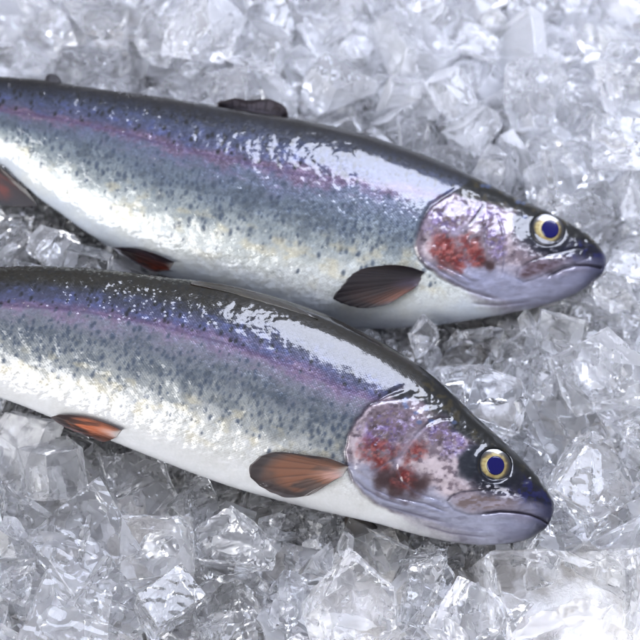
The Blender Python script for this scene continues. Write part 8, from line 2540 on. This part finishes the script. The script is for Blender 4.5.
def place(si, s, x, y, z, w, i, j, k, detail):
    o = bpy.data.objects.new('ice_chunk', get_ice(si, detail))
    o.rotation_mode = 'QUATERNION'
    o.location = (x / 100, y / 100, z / 100); o.rotation_quaternion = Quaternion((w, i, j, k)).normalized()
    sc_ = s / 100; o.scale = (sc_, sc_, sc_)
    COL.objects.link(o)
    return o


for row in CHUNKS:
    o = place(*row[:9], 2 if row[1] > 1.2 else 1)
    o.color = (row[9], row[9], row[9], 1)                     # how frosty this piece is
    tag(o, row[10], 'ice', 'ice chunks heaped around the trout')

# the many smaller and buried pieces, as one mass
vs, fs, fvs, base = [], [], [], 0
lo = {}
for row in REST:
    si, s, x, y, z, w, i, j, k = row
    if si not in lo:
        me = ice_mesh(si, 0, False)
        bm = bmesh.new(); bm.from_mesh(me); bmesh.ops.triangulate(bm, faces=bm.faces); bm.to_mesh(me); bm.free()
        v = np.zeros(len(me.vertices) * 3); me.vertices.foreach_get('co', v)
        t = np.zeros(len(me.polygons) * 3, np.int32); me.polygons.foreach_get('vertices', t)
        fv = np.zeros(len(me.polygons), np.float32); me.attributes['facet'].data.foreach_get('value', fv)
        lo[si] = (v.reshape(-1, 3), t.reshape(-1, 3), fv)
        bpy.data.meshes.remove(me)
    v, t, fv = lo[si]
    fvs.append(fv)
    R = np.array(Quaternion((w, i, j, k)).normalized().to_matrix())
    vs.append((v * s) @ R.T / 100 + np.array([x, y, z]) / 100); fs.append(t + base); base += len(v)
if vs:
    me = mesh_from('crushed_ice', np.concatenate(vs), np.concatenate(fs))
    at = me.attributes.new('facet', 'FLOAT', 'FACE'); at.data.foreach_set('value', np.concatenate(fvs).astype(np.float32))
    me.set_sharp_from_angle(angle=math.radians(24))
    mass = obj('crushed_ice', me, ICE); mass.color = (.7, .7, .7, 1)
    tag(mass, 'loose crushed ice filling the bed between the larger chunks', 'crushed ice', None, 'stuff')

# the bed under the ice: one uneven sheet
gx, gy = np.meshgrid(np.linspace(-.6, .6, 181), np.linspace(-.5, .7, 181), indexing='ij')
gz = -0.0125 + 0.006 * (fbm(gx.ravel() * 30, gy.ravel() * 30, 7, 4) - .5)
ii = np.arange(180)[:, None]; jj = np.arange(180)[None]
F = np.stack([ii * 181 + jj, (ii + 1) * 181 + jj, (ii + 1) * 181 + jj + 1, ii * 181 + jj + 1], -1).reshape(-1, 4)
bed = obj('ground', mesh_from('ground', np.stack([gx.ravel(), gy.ravel(), gz], -1), F), BED)
tag(bed, 'grey ground sheet under the crushed ice', None, None, 'structure')

# ------------------------------------------------------------------ light
world = bpy.data.worlds.new('World'); scene.world = world; world.use_nodes = True
bg = world.node_tree.nodes['Background']; bg.inputs[0].default_value = (0.95, 0.94, 1.0, 1); bg.inputs[1].default_value = 0.31


def softbox(name, loc, aim, size, power, colour):
    l = bpy.data.lights.new(name, 'AREA'); l.shape = 'RECTANGLE'; l.size, l.size_y = size; l.energy = power; l.color = colour
    o = bpy.data.objects.new(name, l); COL.objects.link(o); o.location = loc
    o.rotation_euler = (Vector(aim) - Vector(loc)).to_track_quat('-Z', 'Y').to_euler()
    return o


softbox('window_light', (0.30, 0.42, 0.74), (0, 0.02, 0.03), (0.62, 0.46), 14.0, (0.78, 0.83, 1.0))
softbox('side_light', (-2.2, -1.55, 1.75), (0, 0, 0.0), (2.5, 2.0), 128.0, (0.99, 0.99, 1.0))

# ------------------------------------------------------------------ camera
cam = bpy.data.cameras.new('camera'); cam.lens = FOCAL; cam.sensor_width = SENSOR; cam.clip_start = 0.05; cam.clip_end = 50
co = bpy.data.objects.new('camera', cam); COL.objects.link(co); scene.camera = co
co.matrix_world = Matrix((( RIGHT[0], UP[0], VIEW[0], CAM[0]), (RIGHT[1], UP[1], VIEW[1], CAM[1]), (RIGHT[2], UP[2], VIEW[2], CAM[2]), (0, 0, 0, 1)))
cam.dof.use_dof = True; cam.dof.aperture_fstop = 6.3
foc = FA.lift([450], [415], [45])[0]
cam.dof.focus_distance = float(-(foc - CAM) @ VIEW)

# ------------------------------------------------------------------ render
scene.view_settings.view_transform = 'Standard'; scene.view_settings.look = 'None'
scene.view_settings.exposure = 0.52; scene.view_settings.gamma = 1.0
scene.render.engine = 'CYCLES'
cy = scene.cycles
cy.max_bounces = 16; cy.transmission_bounces = 15; cy.glossy_bounces = 10; cy.diffuse_bounces = 6; cy.transparent_max_bounces = 8
cy.caustics_reflective = True; cy.caustics_refractive = True; cy.blur_glossy = 0.3
cy.sample_clamp_indirect = 24.0
cy.use_adaptive_sampling = True; cy.adaptive_threshold = 0.11; cy.adaptive_min_samples = 16
cy.use_denoising = True
try: cy.denoiser = 'OPENIMAGEDENOISE'
except Exception: pass
